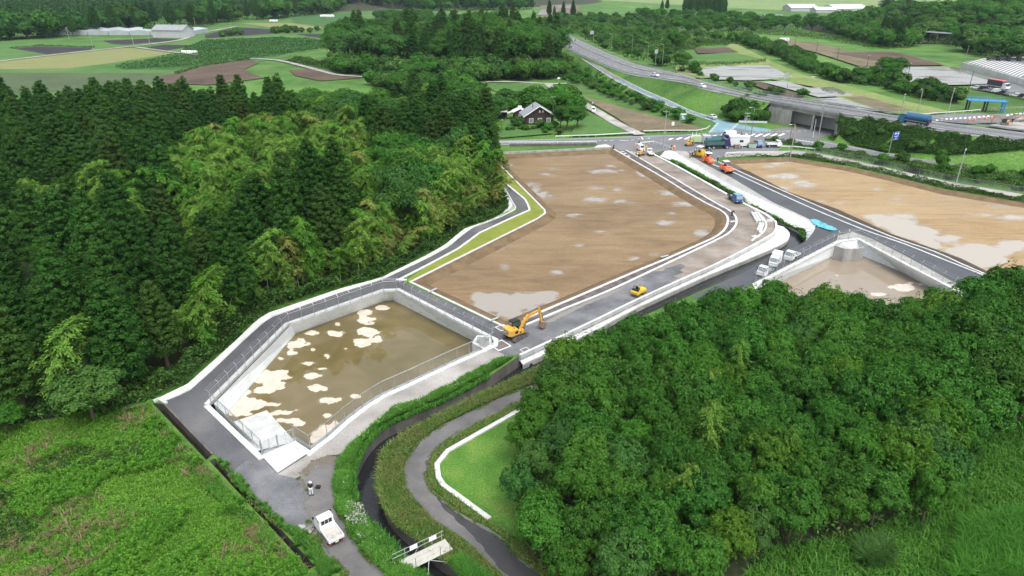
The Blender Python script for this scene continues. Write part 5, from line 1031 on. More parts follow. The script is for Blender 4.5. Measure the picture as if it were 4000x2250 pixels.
# far wood at the upper left: front trees one by one, the rest as one mass
FW = [(-250, 165), (0, 160), (136, 152), (300, 142), (400, 130), (560, 108), (788, 103), (924, 82), (1136, 70), (1290, 52), (1385, 27), (1680, 42), (1900, 40), (2105, 36)]
front = [Vector(G(*p)) for p in FW]; fb = offset(front, -26)
grove([(p[0], p[1]) for p in FW] + [(float(a), float(b)) for a, b in (PX((q.x, q.y, 0)) for q in fb[::-1])], 11, 50, CE + CE + RD + DK, (17, 25), 'dark tree in the front row of the far wood', 'tree', 'front row of the far wood', 'far_tree', umin=-60)
def forest_mass(name, polyw, d, seed, hr, mats, nl=80, leaf=2.1):
    rng = np.random.default_rng(seed); pts = np.array(scatter(polyw, d, 30000, seed)); P = []
    for (x, y) in pts:
        u, v = PX((x, y, 0))
        if not (-150 < u < 4200): continue
        h = rng.uniform(*hr); r = rng.uniform(3.2, 5.0); z0 = float(hz(np.array(x), np.array(y))); t = rng.uniform(.25, 1, nl) ** .8; a = rng.uniform(0, 6.28, nl); con = rng.uniform() < .65
        R = r * ((1 - t ** 1.5) ** .8 if con else np.sqrt(np.clip(1 - (2 * t - 1.15) ** 2, .02, 1))) + .3; dd = np.c_[np.cos(a), np.sin(a), np.full(nl, .6)]
        P.append(leaf_quads(np.c_[x + np.cos(a) * R, y + np.sin(a) * R, z0 + t * h], dd + rng.normal(size=(nl, 3)) * .35, leaf * rng.uniform(.6, 1.3, nl), leaf * .7, rng))
    V, F = cat_leaves(P); stuff(name, np_mesh(name, V, F, mats))
lf_far = leaf_mat('far_wood_leaves', (.014, .055, .014), (.03, .085, .02), (.05, .11, .03), patch=1, patch_scale=.05, jit=.3)
fb2 = offset(front, -24); far = [(p[0], p[1]) for p in fb2] + [(-60, 1400), (-700, 1300), (-900, 700)]
forest_mass('far_forest', far, 10, 51, (16, 26), lf_far, 110, 1.9); brush('forest_edge', [(p.x, p.y) for p in front] + [(p.x, p.y) for p in fb[::-1]], 9000, 9, 1.5, lf_far, 65, 9.0, world=True)
brush('bamboo_bank', cL((420, 130), (560, 120), (860, 190), (880, 215), (740, 210), (560, 170)), 3500, 7, 1.5, lf_bamd, 64, 10)
grove(cL((1540, 255), (1680, 240), (1740, 250), (1600, 268)), 7, 52, SH, (4, 6), 'round bush on the edge of the dark ploughed field', 'bush', 'bushes by the dark field', 'field_bush')
grove(cL((1960, 235), (2120, 215), (2130, 240), (1980, 245)), 7, 53, SH, (4.5, 7), 'round bush in the row past the dark ploughed field', 'bush', 'bush row past the dark field', 'field_bush')
for i, (a, b) in enumerate(((2170, 235), (2230, 238), (2280, 225), (2390, 222), (1080, 245))): tree(f'shrub{i % 3}', 1, G(*cL((a, b))[0]), i, 2.0 if i < 4 else 3.0, 'lone round bush on the far field margin', 'bush', 'lone bushes on the field margin', 'field_bush')
grove(cJ((300, 130), (480, 125), (700, 140), (700, 165), (480, 175), (320, 150)), 9, 54, RD + BR, (8, 14), 'dark tree between the far fields and the tall grove', 'tree', 'trees beside the far fields', 'far_tree')
grove(cJ((350, 210), (560, 200), (560, 180), (400, 180)), 8, 55, SH, (5, 8), 'low leafy tree before the grey roofed shed', 'tree', 'low trees before the shed', 'far_tree')

brush('crop_leaves', cL((820, 485), (900, 462), (1300, 390), (1330, 340), (1480, 295), (2000, 270), (2320, 290), (2400, 335), (2000, 402), (1800, 420), (1300, 495), (900, 498)), 16000, 1.6, 1.1, leaf_mat('crop_leaf', (.03, .10, .022), (.045, .135, .026), (.075, .17, .04), patch=1, patch_scale=.03, jit=.3), 66, 6.0, hmin=.4)
brush('field_margin_weeds', cL((1250, 530), (1450, 470), (1800, 425), (1800, 432), (1450, 482), (1270, 540)), 1500, 1.3, .9, lf_brush, 67, 6.0); brush('field_margin_weeds', cL((60, 350), (270, 326), (680, 340), (680, 346), (270, 332), (90, 352)), 900, 1.0, .9, lf_brush, 68, 6.0); brush('field_margin_weeds', cL((2300, 440), (2400, 430), (2600, 520), (2500, 530), (2250, 480), (2050, 440), (2150, 425)), 5000, 2.2, 1.1, lf_shrub, 69, 7.0)
# ================================================================== machines, vehicles, people
def paint(name, col, rough=.35): return pbr(name, col, rough, 0, .07, 1.5, .5, True, .25)
p_white = paint('white_paint', (.72, .73, .74)); p_blue = paint('blue_paint', (.015, .10, .28)); p_navy = paint('navy_paint', (.02, .02, .09)); p_yel = paint('machine_yellow', (.66, .36, .05)); p_yel2 = paint('bright_yellow', (.75, .48, .02)); p_org = paint('roller_orange', (.80, .15, .035)); p_green = paint('dump_body_green', (.05, .12, .12)); p_teal = paint('teal_paint', (.10, .25, .26)); p_black = pbr('black_plastic', (.02, .02, .022), .5); p_red = paint('red_cover', (.60, .06, .07))
m_glass = pbr('window_glass', (.015, .02, .025), .06, 0, .1, 1); m_lglass = pbr('pale_windscreen', (.20, .25, .26), .08); m_tyre = pbr('tyre_rubber', (.025, .025, .026), .85, 0, .2, 6); m_rim = pbr('wheel_rim', (.45, .46, .47), .4, .5); m_steel = pbr('worn_steel', (.20, .18, .165), .5, .4, .3, 4); m_rust = pbr('muddy_steel', (.25, .17, .12), .7, .2, .35, 3); m_lamp = pbr('lamp_lens', (.8, .8, .76), .15); m_tail = pbr('tail_lens', (.45, .03, .02), .2); m_plate = pbr('number_plate', (.75, .72, .4), .5); m_wplate = pbr('white_plate', (.8, .8, .8), .5); m_beds = pbr('worn_load_bed', (.45, .43, .39), .7, 0, .35, 2.5); m_track = pbr('crawler_track', (.09, .08, .075), .8, .2, .4, 5) if False else pbr('crawler_track', (.09, .08, .075), .8, .2, .4, 5)
m_wood = pbr('dark_timber', (.045, .026, .022), .8, 0, .2, 3); m_pole = pbr('concrete_pole', (.32, .32, .31), .8); m_brownp = pbr('brown_pole', (.09, .07, .055), .8); m_roofg = pbr('grey_tile_roof', (.25, .27, .285), .55, 0, .15, 1.2); m_tin = pbr('white_tin_roof', (.70, .72, .73), .5, .1, .08, .4); m_wall = pbr('pale_cladding', (.42, .44, .45), .7, 0, .12, 1); m_tarp = pbr('turquoise_sheet', (.10, .40, .47), .55, 0, .3, 2.5); m_cone = pbr('cone_orange', (.75, .14, .05), .5); m_bluep = pbr('blue_steel', (.03, .24, .55), .5); m_sblue = pbr('sign_blue', (.01, .06, .42), .4); m_sgreen = pbr('sign_green', (.01, .22, .16), .4); m_sgrey = pbr('sign_back_grey', (.40, .42, .43), .5, .3)
def head(a, b, z=0): a = G(*a, z); b = G(*b, z); return math.atan2(b[1] - a[1], b[0] - a[0])
def wheels(t, xs, ys, r, w):
    for x in xs:
        for y in ys:
            s = 1 if y > 0 else -1
            k = part(t, 'wheel', MB().cyl((x, y - w / 2, r), (x, y + w / 2, r), r, 14), m_tyre)
            link('rim', MB().cyl((x, y + s * w / 2, r), (x, y + s * (w / 2 + .02), r), r * .6, 12).mesh('rim', m_rim), k)
def strip(mb, p, q, y0, y1, o=.012):
    """a pane on the profile edge p-q (x,z), between widths y0,y1, set outwards"""
    d = Vector((q[0] - p[0], 0, q[1] - p[1])).normalized(); n = Vector((d.z, 0, -d.x)) * o
    a = Vector((p[0], 0, p[1])) + n; b = Vector((q[0], 0, q[1])) + n
    return mb.quad(a + Vector((0, y0, 0)), a + Vector((0, y1, 0)), b + Vector((0, y1, 0)), b + Vector((0, y0, 0)))
def lerp2(p, q, t): return (p[0] + (q[0] - p[0]) * t, p[1] + (q[1] - p[1]) * t)

def truck(name, label, cat, loc, rz, L, W, H, cab, zf, col, bed='flat', bedcol=None, bh=.3, r=.27, axles=None, crew=False, group=None, wind=None, bedfloor=None, roofcol=None):
    t = thing(name, label, cat, loc, rz, group); x1 = L / 2; xc = x1 - cab; zb = r * 1.25; W2 = W / 2; wind = wind or m_glass
    f = [(xc, zb), (x1 - .03, zb), (x1, zb + (H - zb) * .36), (x1 - .10, zb + (H - zb) * .46), (x1 - .10 - (H - zb) * .26, H - .08), (x1 - .10 - (H - zb) * .34, H), (xc + .07, H), (xc, H - .08)]
    c = part(t, 'cab', MB().prism(f, -W2, W2, -W2 * .94, W2 * .94), col)
    if roofcol: link('roof', MB().prism([(xc + .06, H + .004), (f[5][0], H + .004), (f[5][0], H + .02), (xc + .06, H + .02)], -W2 * .9, W2 * .9).mesh('roof', roofcol), c)
    mb = MB(); strip(mb, lerp2(f[3], f[4], .04), lerp2(f[3], f[4], .95), -W2 * .88, W2 * .88); part(t, 'windscreen', mb, wind)
    za = zb + (H - zb) * .50; zt = H - .16
    for s in (-1, 1):
        n = 2 if crew else 1; xe = f[3][0] - .15; step_ = (xe - xc - .08) / n
        for k in range(n):
            a = xc + .1 + k * step_; b = a + step_ - .08; y = s * (W2 + .012); y2 = s * (W2 * .94 + .012)
            part(t, 'side_window', MB().quad((a, y2 if True else y, za), (b, y2, za), (b - (.12 if k == n - 1 else 0), y2, zt), (a, y2, zt)), m_glass)
    nb = 3; mb = None
    rw = part(t, 'rear_window', MB().quad(*[(xc - .012, y, z) for y, z in ((-W2 * .72, za + .05), (-W2 * .28, za + .05), (-W2 * .28, zt - .02), (-W2 * .72, zt - .02))]).quad(*[(xc - .012, y, z) for y, z in ((-W2 * .22, za + .05), (W2 * .22, za + .05), (W2 * .22, zt - .02), (-W2 * .22, zt - .02))]).quad(*[(xc - .012, y, z) for y, z in ((W2 * .28, za + .05), (W2 * .72, za + .05), (W2 * .72, zt - .02), (W2 * .28, zt - .02))]), m_glass)
    part(t, 'chassis', MB().box(-x1 + .1, xc + .2, -W2 * .55, W2 * .55, zb - .05, zf - .06), p_black)
    part(t, 'bumper', MB().box(x1 - .05, x1 + .05, -W2 * .98, W2 * .98, zb - .06, zb + .14), p_black if col is not p_white or H > 2 else p_white)
    for s in (-1, 1):
        part(t, 'headlight', MB().box(x1 + .004, x1 + .02, s * W2 * .82 - .12, s * W2 * .82 + .12, zb + .2, zb + .36), m_lamp)
        part(t, 'tail_light', MB().box(-x1 - .03, -x1 - .006, s * W2 * .82 - .12, s * W2 * .82 + .12, zf - .16, zf - .07), m_tail)
        part(t, 'mirror', MB().box(x1 - .25, x1 - .18, s * (W2 + .04), s * (W2 + .2), H * .72, H * .86), p_black)
    part(t, 'number_plate', MB().box(-x1 - .05, -x1 - .032, -.17, .17, zf - .20, zf - .05), m_plate)
    bc = bedcol or col; xb = xc - .06
    if bed in ('flat', 'dump'):
        b = part(t, 'load_bed', MB().box(-x1, xb, -W2, W2, zf - .06, zf), bedfloor or m_beds)
        for s in (-1, 1): link('side_board', MB().box(-x1, xb, s * W2 - .02, s * W2 + .02, zf + .004, zf + bh).mesh('side_board', bc), b)
        link('tailgate', MB().box(-x1 - .03, -x1 + .02, -W2 - .02, W2 + .02, zf - .02, zf + bh).mesh('tailgate', bc), b); link('headboard', MB().box(xb - .04, xb, -W2, W2, zf + .004, zf + bh * (1.7 if bed == 'flat' else 1.3)).mesh('headboard', bc), b)
        if bed == 'dump':
            for s in (-1, 1):
                for k in range(5): x = -x1 + .25 + k * (xb + x1 - .5) / 4; link('rib', MB().box(x - .04, x + .04, s * (W2 + .022), s * (W2 + .07), zf, zf + bh - .05).mesh('rib', bc), b)
    elif bed == 'tank':
        part(t, 'tank', MB().cyl((-x1 + .15, 0, zf + W2 * .86), (xb - .1, 0, zf + W2 * .86), W2 * .92, 18), bc); part(t, 'walkway', MB().box(-x1 + .4, xb - .4, -.3, .3, zf + W2 * 1.76, zf + W2 * 1.84), m_metal)
        for s in (-1, 1): part(t, 'side_rail', MB().box(-x1 + .2, xb - .2, s * W2 - .04, s * W2 + .04, zf - .1, zf + .1), m_metal)
        part(t, 'rear_box', MB().box(-x1 - .12, -x1 + .1, -W2 * .8, W2 * .8, zf - .1, zf + 1.0), p_navy)
    elif bed == 'box':
        part(t, 'box_body', MB().box(-x1, xb, -W2 - .03, W2 + .03, zf, zf + bh), bc); part(t, 'side_board', MB().box(-x1, xb, -W2 - .05, W2 + .05, zf - .22, zf - .02), col)
    wheels(t, axles or (x1 - cab * .45, -x1 + .75), (-W2 + .11, W2 - .11), r, .2 if W > 1.6 else .15); return t

def car(name, label, cat, loc, rz, L, W, prof, glass, col, r=.31, group=None, axles=None):
    """prof: side outline; glass: list of (kind, p, q[, ...]) panes"""
    t = thing(name, label, cat, loc, rz, group); W2 = W / 2; part(t, 'body', MB().prism(prof, -W2, W2, -W2 * .9, W2 * .9), col)
    for g in glass:
        if g[0] in ('windscreen', 'rear_window'): mb = MB(); strip(mb, g[1], g[2], -W2 * .78, W2 * .78); part(t, g[0], mb, m_glass)
        else:
            for s in (-1, 1): part(t, 'side_window', MB().quad(*[(x, s * (W2 * (.9 if True else 1) + .012), z) for x, z in g[1]]), m_glass)
    x1 = L / 2
    for s in (-1, 1):
        part(t, 'headlight', MB().box(x1 - .06, x1 + .015, s * W2 * .74 - .16, s * W2 * .74 + .16, .62, .76), m_lamp); part(t, 'tail_light', MB().box(-x1 - .015, -x1 + .05, s * W2 * .8 - .1, s * W2 * .8 + .1, .7, .9), m_tail)
    part(t, 'bumper', MB().box(x1 - .05, x1 + .03, -W2 * .95, W2 * .95, .28, .46), col); part(t, 'number_plate', MB().box(x1 + .034, x1 + .045, -.17, .17, .36, .5), m_wplate); wheels(t, axles or (x1 - .85, -x1 + .8), (-W2 + .1, W2 - .1), r, .2); return t
def sedan(label, loc, rz, col, group=None):
    p = [(-2.2, .3), (2.2, .3), (2.25, .65), (1.35, .88), (.55, 1.36), (-.9, 1.42), (-1.75, .98), (-2.25, .92)]
    return car('car', label, 'car', loc, rz, 4.5, 1.75, p, [('windscreen', (1.3, .91), (.6, 1.33)), ('rear_window', (-.95, 1.4), (-1.7, 1.01)), ('s', [(-1.3, .95), (-.35, .95), (-.35, 1.32), (-.85, 1.34)]), ('s', [(-.28, .95), (.95, .95), (.5, 1.3), (-.28, 1.32)])], col, .32, group)
def minicar(label, loc, rz, col, group=None):
    p = [(-1.68, .3), (1.68, .3), (1.7, .85), (1.3, 1.0), (.9, 1.75), (-1.5, 1.78), (-1.7, 1.1)]
    return car('small_van', label, 'car', loc, rz, 3.4, 1.48, p, [('windscreen', (1.28, 1.04), (.92, 1.7)), ('rear_window', (-1.52, 1.72), (-1.69, 1.15)), ('s', [(-1.4, 1.1), (-.35, 1.1), (-.35, 1.62), (-1.35, 1.62)]), ('s', [(-.25, 1.1), (1.0, 1.1), (.75, 1.62), (-.25, 1.62)])], col, .28, group)
def bigvan(label, loc, rz, col, group=None):
    p = [(-2.4, .32), (2.4, .32), (2.42, .9), (2.1, 1.15), (1.35, 2.0), (1.0, 2.1), (-2.3, 2.1), (-2.42, 1.6)]
    return car('van', label, 'van', loc, rz, 4.85, 1.8, p, [('windscreen', (2.08, 1.19), (1.4, 1.95)), ('rear_window', (-2.32, 2.02), (-2.41, 1.4)), ('s', [(-2.2, 1.3), (.35, 1.3), (.35, 1.85), (-2.2, 1.85)]), ('s', [(.5, 1.3), (1.75, 1.3), (1.3, 1.85), (.5, 1.85)])], col, .33, group)

def excavator(label, loc, rz, s, house_rz, boom, canopy=False, blade=False, letters=False, group=None, col=None):
    """boom: (boom mid, boom tip, stick end) in the house plane (x forward, z up), metres before scaling"""
    col = col or p_yel; t = thing('excavator' if not canopy else 'mini_excavator', label, 'excavator', loc, rz, group); t.scale = (s, s, s)
    for y in (-1.0, 1.0):
        pr = [(-1.55, .08), (-1.35, 0), (1.35, 0), (1.6, .1), (1.78, .32), (1.72, .58), (1.5, .72), (-1.5, .72), (-1.74, .56), (-1.78, .3)]
        k = part(t, 'track', MB().prism(pr, y - .25, y + .25), m_track); s_ = 1 if y > 0 else -1
        mb = MB()
        for x in (-1.42, 1.42): mb.cyl((x, y + s_ * .25, .37), (x, y + s_ * .275, .37), .26, 12)
        for x in (-.8, -.3, .3, .8): mb.cyl((x, y + s_ * .25, .16), (x, y + s_ * .275, .16), .1, 8)
        mb.box(-1.2, 1.2, y + s_ * .25, y + s_ * .265, .28, .5) if s_ > 0 else mb.box(-1.2, 1.2, y - .265, y - .25, .28, .5); link('track_frame', mb.mesh('track_frame', m_steel), k)
    part(t, 'undercarriage', MB().box(-.9, .9, -.75, .75, .3, .75).cyl((0, 0, .72), (0, 0, .98), .55, 14), m_steel)
    if blade: part(t, 'dozer_blade', MB().prism([(1.9, .02), (2.0, .02), (1.95, .3), (2.05, .55), (1.95, .55), (1.88, .3)], -1.25, 1.25), m_rust)
    c, q = math.cos(house_rz), math.sin(house_rz); rot = lambda mb: setattr(mb, 'v', [(x * c - y * q, x * q + y * c, z) for x, y, z in mb.v]) or mb
    P = lambda nm, mb, m: part(t, nm, rot(mb), m)
    P('deck', MB().box(-1.5, 1.35, -1.1, 1.1, .98, 1.1), m_steel)
    rear = [(-1.05, -1.12), (-1.55, -1.08), (-1.82, -.75), (-1.9, 0), (-1.82, .75), (-1.55, 1.08), (-1.05, 1.12)]
    n = len(rear); mb = MB(); mb.add([(x, y, 1.02) for x, y in rear] + [(x, y, 1.95) for x, y in rear] + [(x * .985, y * .96, 2.05) for x, y in rear], [(i, i + 1, i + 1 + n, i + n) for i in range(n - 1)] + [(i + n, i + 1 + n, i + 1 + 2 * n, i + 2 * n) for i in range(n - 1)] + [tuple(range(2 * n, 3 * n)), tuple(range(n - 1, -1, -1)), (0, n, 2 * n, 3 * n - 1, 2 * n - 1, n - 1)])
    cw = P('counterweight', mb, col)
    P('engine_cover', MB().box(-1.05, -.15, -1.1, 1.1, 1.1, 1.98).box(-.15, .9, -1.1, -.42, 1.1, 1.62), col)
    P('side_vent', MB().box(.05, .3, -1.125, -1.104, 1.2, 1.5).box(-.85, -.3, -1.125, -1.104, 1.35, 1.8), p_black)
    P('exhaust', MB().cyl((-.7, -.55, 1.98), (-.7, -.55, 2.3), .06, 8), p_black)
    mb = MB(); mb.tube([(.95, -1.05, 1.1), (.95, -1.05, 2.0), (.35, -1.05, 2.0), (.35, -1.05, 1.62)], .025, 5); P('handrail', mb, p_black)
    if canopy:
        mb = MB()
        for x, y in ((-.5, .05), (-.5, .95), (.6, .05), (.6, .95)): mb.cyl((x, y, 1.1), (x, y, 2.75), .04, 6)
        P('canopy_frame', mb, p_black); P('canopy_roof', MB().box(-.7, .85, -.05, 1.05, 2.75, 2.85), col); P('seat', MB().box(-.4, .1, .3, .75, 1.1, 1.5).box(-.45, -.3, .3, .75, 1.5, 2.0), p_black)
    else:
        pr = [(-.55, 1.1), (1.05, 1.1), (1.2, 1.5), (1.0, 2.72), (.85, 2.82), (-.5, 2.82), (-.55, 2.7)]; cb = P('cab', MB().prism(pr, .12, 1.1), p_black)
        for nm, pts in (('side_window', [(-.4, 1.11, 1.75), (.15, 1.11, 1.75), (.15, 1.11, 2.62), (-.4, 1.11, 2.62)]), ('door_window', [(.25, 1.11, 1.5), (1.0, 1.11, 1.55), (.9, 1.11, 2.62), (.25, 1.11, 2.62)]), ('rear_window', [(-.565, .25, 2.1), (-.565, 1.0, 2.1), (-.565, 1.0, 2.6), (-.565, .25, 2.6)]), ('right_window', [(-.4, .108, 2.05), (.95, .108, 1.75), (.88, .108, 2.62), (-.4, .108, 2.62)]), ('front_window', [(1.208, .22, 1.6), (1.208, 1.0, 1.6), (1.03, 1.0, 2.66), (1.03, .22, 2.66)])): P(nm, MB().quad(*pts), m_lglass if nm == 'rear_window' else pbr('cab_glass', (.03, .07, .065), .08))
    # boom in the plane y = -.2
    y0, y1 = -.36, -.04; A = Vector((.75, 0, 1.45)); B = Vector((boom[0][0], 0, boom[0][1])); D = Vector((boom[1][0], 0, boom[1][1])); E = Vector((boom[2][0], 0, boom[2][1]))
    def limb(pts, ws):
        up = []; lo = []
        for i, p in enumerate(pts):
            d = (pts[min(i + 1, len(pts) - 1)] - pts[max(i - 1, 0)]).normalized(); nn = Vector((-d.z, 0, d.x)) * ws[i] / 2; up.append(p + nn); lo.append(p - nn)
        return MB().prism([(p.x, p.z) for p in up + lo[::-1]], y0, y1)
    P('boom', limb([A, A.lerp(B, .5), B, B.lerp(D, .5), D], [.36, .52, .56, .42, .28]), col)
    d2 = (E - D).normalized(); K = D - d2 * .45 + Vector((-.1, 0, .1)); P('stick', limb([K, D, E], [.2, .38, .22]), col)
    fw = Vector((d2.z * -1, 0, d2.x)) ; fw = fw if fw.x < 0 else -fw
    bk = [E + Vector((.1, 0, .15)), E + Vector((.55, 0, .05)), E + Vector((.72, 0, -.4)), E + Vector((.45, 0, -.85)), E + Vector((-.05, 0, -.9)), E + Vector((-.3, 0, -.72)), E + Vector((-.1, 0, -.3))]
    P('bucket', MB().prism([(p.x, p.z) for p in bk], -.72, .32), m_rust)
    mb = MB(); mb.bar((.95, -.48, 1.2), (B.x * .75 + .1, -.48, B.z * .8), .13); mb.bar((.95, .08, 1.2), (B.x * .75 + .1, .08, B.z * .8), .13); P('boom_cylinder', mb, m_steel)
    P('stick_cylinder', MB().bar((B.x, -.2, B.z + .35), (K.x, -.2, K.z + .02), .14), m_steel); P('bucket_cylinder', MB().bar((K.x + .25, -.2, K.z - .15), (E.x + .4, -.2, E.z + .3), .12), m_steel)
    if letters:
        pn = MB().quad((-1.915, .62, 1.28), (-1.915, -.5, 1.28), (-1.915, -.5, 1.9), (-1.915, .62, 1.9)); P('badge_panel', pn, p_black)
        cu = bpy.data.curves.new('lettering', 'FONT'); cu.body = 'CAT'; cu.size = .58; cu.extrude = .006; cu.offset = .012; cu.align_x = 'CENTER'; cu.align_y = 'CENTER'; cu.materials.append(p_white)
        to = bpy.data.objects.new('lettering_source', cu); C.objects.link(to); bpy.context.view_layer.update(); lm = bpy.data.meshes.new_from_object(to.evaluated_get(bpy.context.evaluated_depsgraph_get())); lm.name = 'lettering'; bpy.data.objects.remove(to); o = link('lettering', lm, t); M = Matrix.Rotation(house_rz, 4, 'Z') @ Matrix.Translation((-1.935, .06, 1.6)) @ Matrix(((0, 0, -1, 0), (-1, 0, 0, 0), (0, 1, 0, 0), (0, 0, 0, 1))); o.matrix_local = M
        tri = MB().quad((-1.94, .12, 1.36), (-1.94, -.12, 1.36), (-1.94, 0, 1.5)); P('badge_triangle', tri, p_yel)
    return t

def drum(t, x, y0, y1, r, mat, name='drum'):
    k = part(t, name, MB().cyl((x, y0, r), (x, y1, r), r, 20), mat); mb = MB()
    for y, s in ((y0, -1), (y1, 1)): mb.cyl((x, y, r), (x, y + s * .02, r), r * .3, 10)
    link('hub', mb.mesh('hub', m_steel), k); return k
def canopy(t, x0, x1, y0, y1, z0, z1, mat):
    mb = MB()
    for x in (x0 + .1, x1 - .1):
        for y in (y0 + .1, y1 - .1): mb.cyl((x, y, z0), (x, y, z1), .035, 6)
    part(t, 'canopy_frame', mb, p_black); part(t, 'canopy_roof', MB().prism([(x0, z1), (x1, z1), (x1 - .08, z1 + .1), (x0 + .08, z1 + .1)], y0, y1), mat)
def seat(t, x, y, z): part(t, 'seat', MB().box(x - .25, x + .25, y - .25, y + .25, z, z + .2).box(x - .28, x - .16, y - .25, y + .25, z + .2, z + .7), p_black); part(t, 'steering_wheel', MB().cyl((x + .55, y, z + .45), (x + .58, y, z + .5), .2, 12).cyl((x + .65, y, z - .1), (x + .57, y, z + .47), .03, 6), p_black)
def tandem(label, loc, rz):
    t = thing('tandem_roller', label, 'road roller', loc, rz); drum(t, -.85, -.62, .62, .36, m_steel); drum(t, .85, -.62, .62, .36, m_steel)
    part(t, 'rear_frame', MB().prism([(-1.35, .55), (-.1, .5), (-.1, .95), (-.4, 1.15), (-1.25, 1.1), (-1.38, .9)], -.64, .64), p_yel2); part(t, 'front_frame', MB().prism([(.1, .5), (1.38, .55), (1.4, .85), (1.2, 1.05), (.3, 1.0), (.1, .85)], -.64, .64), p_yel2)
    seat(t, -.35, 0, 1.05); part(t, 'roll_bar', MB().tube([(-.75, -.55, 1.1), (-.75, -.55, 1.75), (-.75, .55, 1.75), (-.75, .55, 1.1)], .045, 6), p_black); part(t, 'joint', MB().box(-.12, .12, -.25, .25, .45, .8), p_black); part(t, 'cover', MB().box(-1.2, -.75, -.6, .6, 1.12, 1.35), p_black); return t
def macadam(label, loc, rz):
    t = thing('steel_wheel_roller', label, 'road roller', loc, rz); drum(t, 1.35, -.6, .6, .75, p_org, 'front_drum')
    for y in (-1.0, .55): drum(t, -1.35, y, y + .45, .82, p_org, 'rear_drum')
    part(t, 'body', MB().prism([(-2.0, .8), (-.4, .6), (.6, .6), (.75, 1.5), (-.5, 1.75), (-1.9, 1.7)], -.52, .52), p_org); part(t, 'front_yoke', MB().box(.6, 2.2, -.72, -.62, .6, .95).box(.6, 2.2, .62, .72, .6, .95).box(.5, .75, -.72, .72, .6, 1.5), p_org)
    seat(t, -.5, 0, 1.65); part(t, 'engine_grille', MB().box(.76, .78, -.4, .4, .8, 1.4), p_black); canopy(t, -1.3, .6, -.8, .8, 1.6, 2.75, p_white); return t
def tyre_roller(label, loc, rz):
    t = thing('tyre_roller', label, 'road roller', loc, rz)
    part(t, 'body', MB().prism([(-2.2, .65), (2.2, .65), (2.3, 1.0), (2.2, 1.35), (1.0, 1.6), (-.2, 1.55), (-.3, 1.25), (-1.4, 1.25), (-1.5, 1.65), (-2.1, 1.6), (-2.3, 1.1)], -.98, .98), p_org)
    for x, ys in ((1.5, (-.72, -.24, .24, .72)), (-1.5, (-.48, 0, .48))):
        for y in ys:
            k = part(t, 'wheel', MB().cyl((x, y - .2, .5), (x, y + .2, .5), .5, 16), m_tyre)
            if abs(y) > .4: link('rim', MB().cyl((x, y + math.copysign(.2, y), .5), (x, y + math.copysign(.22, y), .5), .27, 12).mesh('rim', m_rim), k)
    seat(t, -.85, 0, 1.25); part(t, 'engine_hatch', MB().box(.5, 1.5, -.5, .5, 1.52, 1.62), pbr('hatch_grey', (.35, .14, .10), .6)); part(t, 'bumper', MB().box(2.22, 2.36, -.9, .9, .6, .8), p_black); canopy(t, -1.5, .1, -.75, .75, 1.3, 2.75, p_white)
    part(t, 'number_plate', MB().box(2.365, 2.38, -.18, .18, .85, 1.0), m_wplate); return t
def paver(label, loc, rz):
    t = thing('asphalt_paver', label, 'paver', loc, rz)
    for y in (-.95, .95): part(t, 'track', MB().prism([(-1.5, .1), (-1.3, 0), (1.3, 0), (1.55, .12), (1.65, .4), (1.4, .7), (-1.4, .7), (-1.65, .4)], y - .2, y + .2), m_track)
    part(t, 'body', MB().box(-1.6, 1.3, -.72, .72, .5, 1.35).box(-.9, .9, -.7, .7, 1.35, 1.75), p_yel2); part(t, 'side_panel', MB().box(-1.5, 1.2, -1.22, -1.16, .75, 1.3).box(-1.5, 1.2, 1.16, 1.22, .75, 1.3), p_yel2)
    part(t, 'hopper', MB().prism([(1.3, .5), (2.9, .45), (3.0, 1.2), (2.95, 1.2), (2.8, .6), (1.35, .6)], -1.2, 1.2).box(1.3, 3.0, -1.25, -1.2, .5, 1.3).box(1.3, 3.0, 1.2, 1.25, .5, 1.3), p_black); part(t, 'screed', MB().box(-2.7, -1.9, -1.7, 1.7, .05, .55), p_black); part(t, 'screed_walkway', MB().box(-3.0, -2.7, -1.7, 1.7, .2, .3), m_steel)
    part(t, 'side_arm', MB().bar((-2.2, -1.3, .5), (.3, -1.3, .6), .14).bar((-2.2, 1.3, .5), (.3, 1.3, .6), .14), p_yel2); seat(t, -1.2, 0, 1.36); canopy(t, -1.9, .1, -.8, .8, 1.4, 2.95, p_white); return t

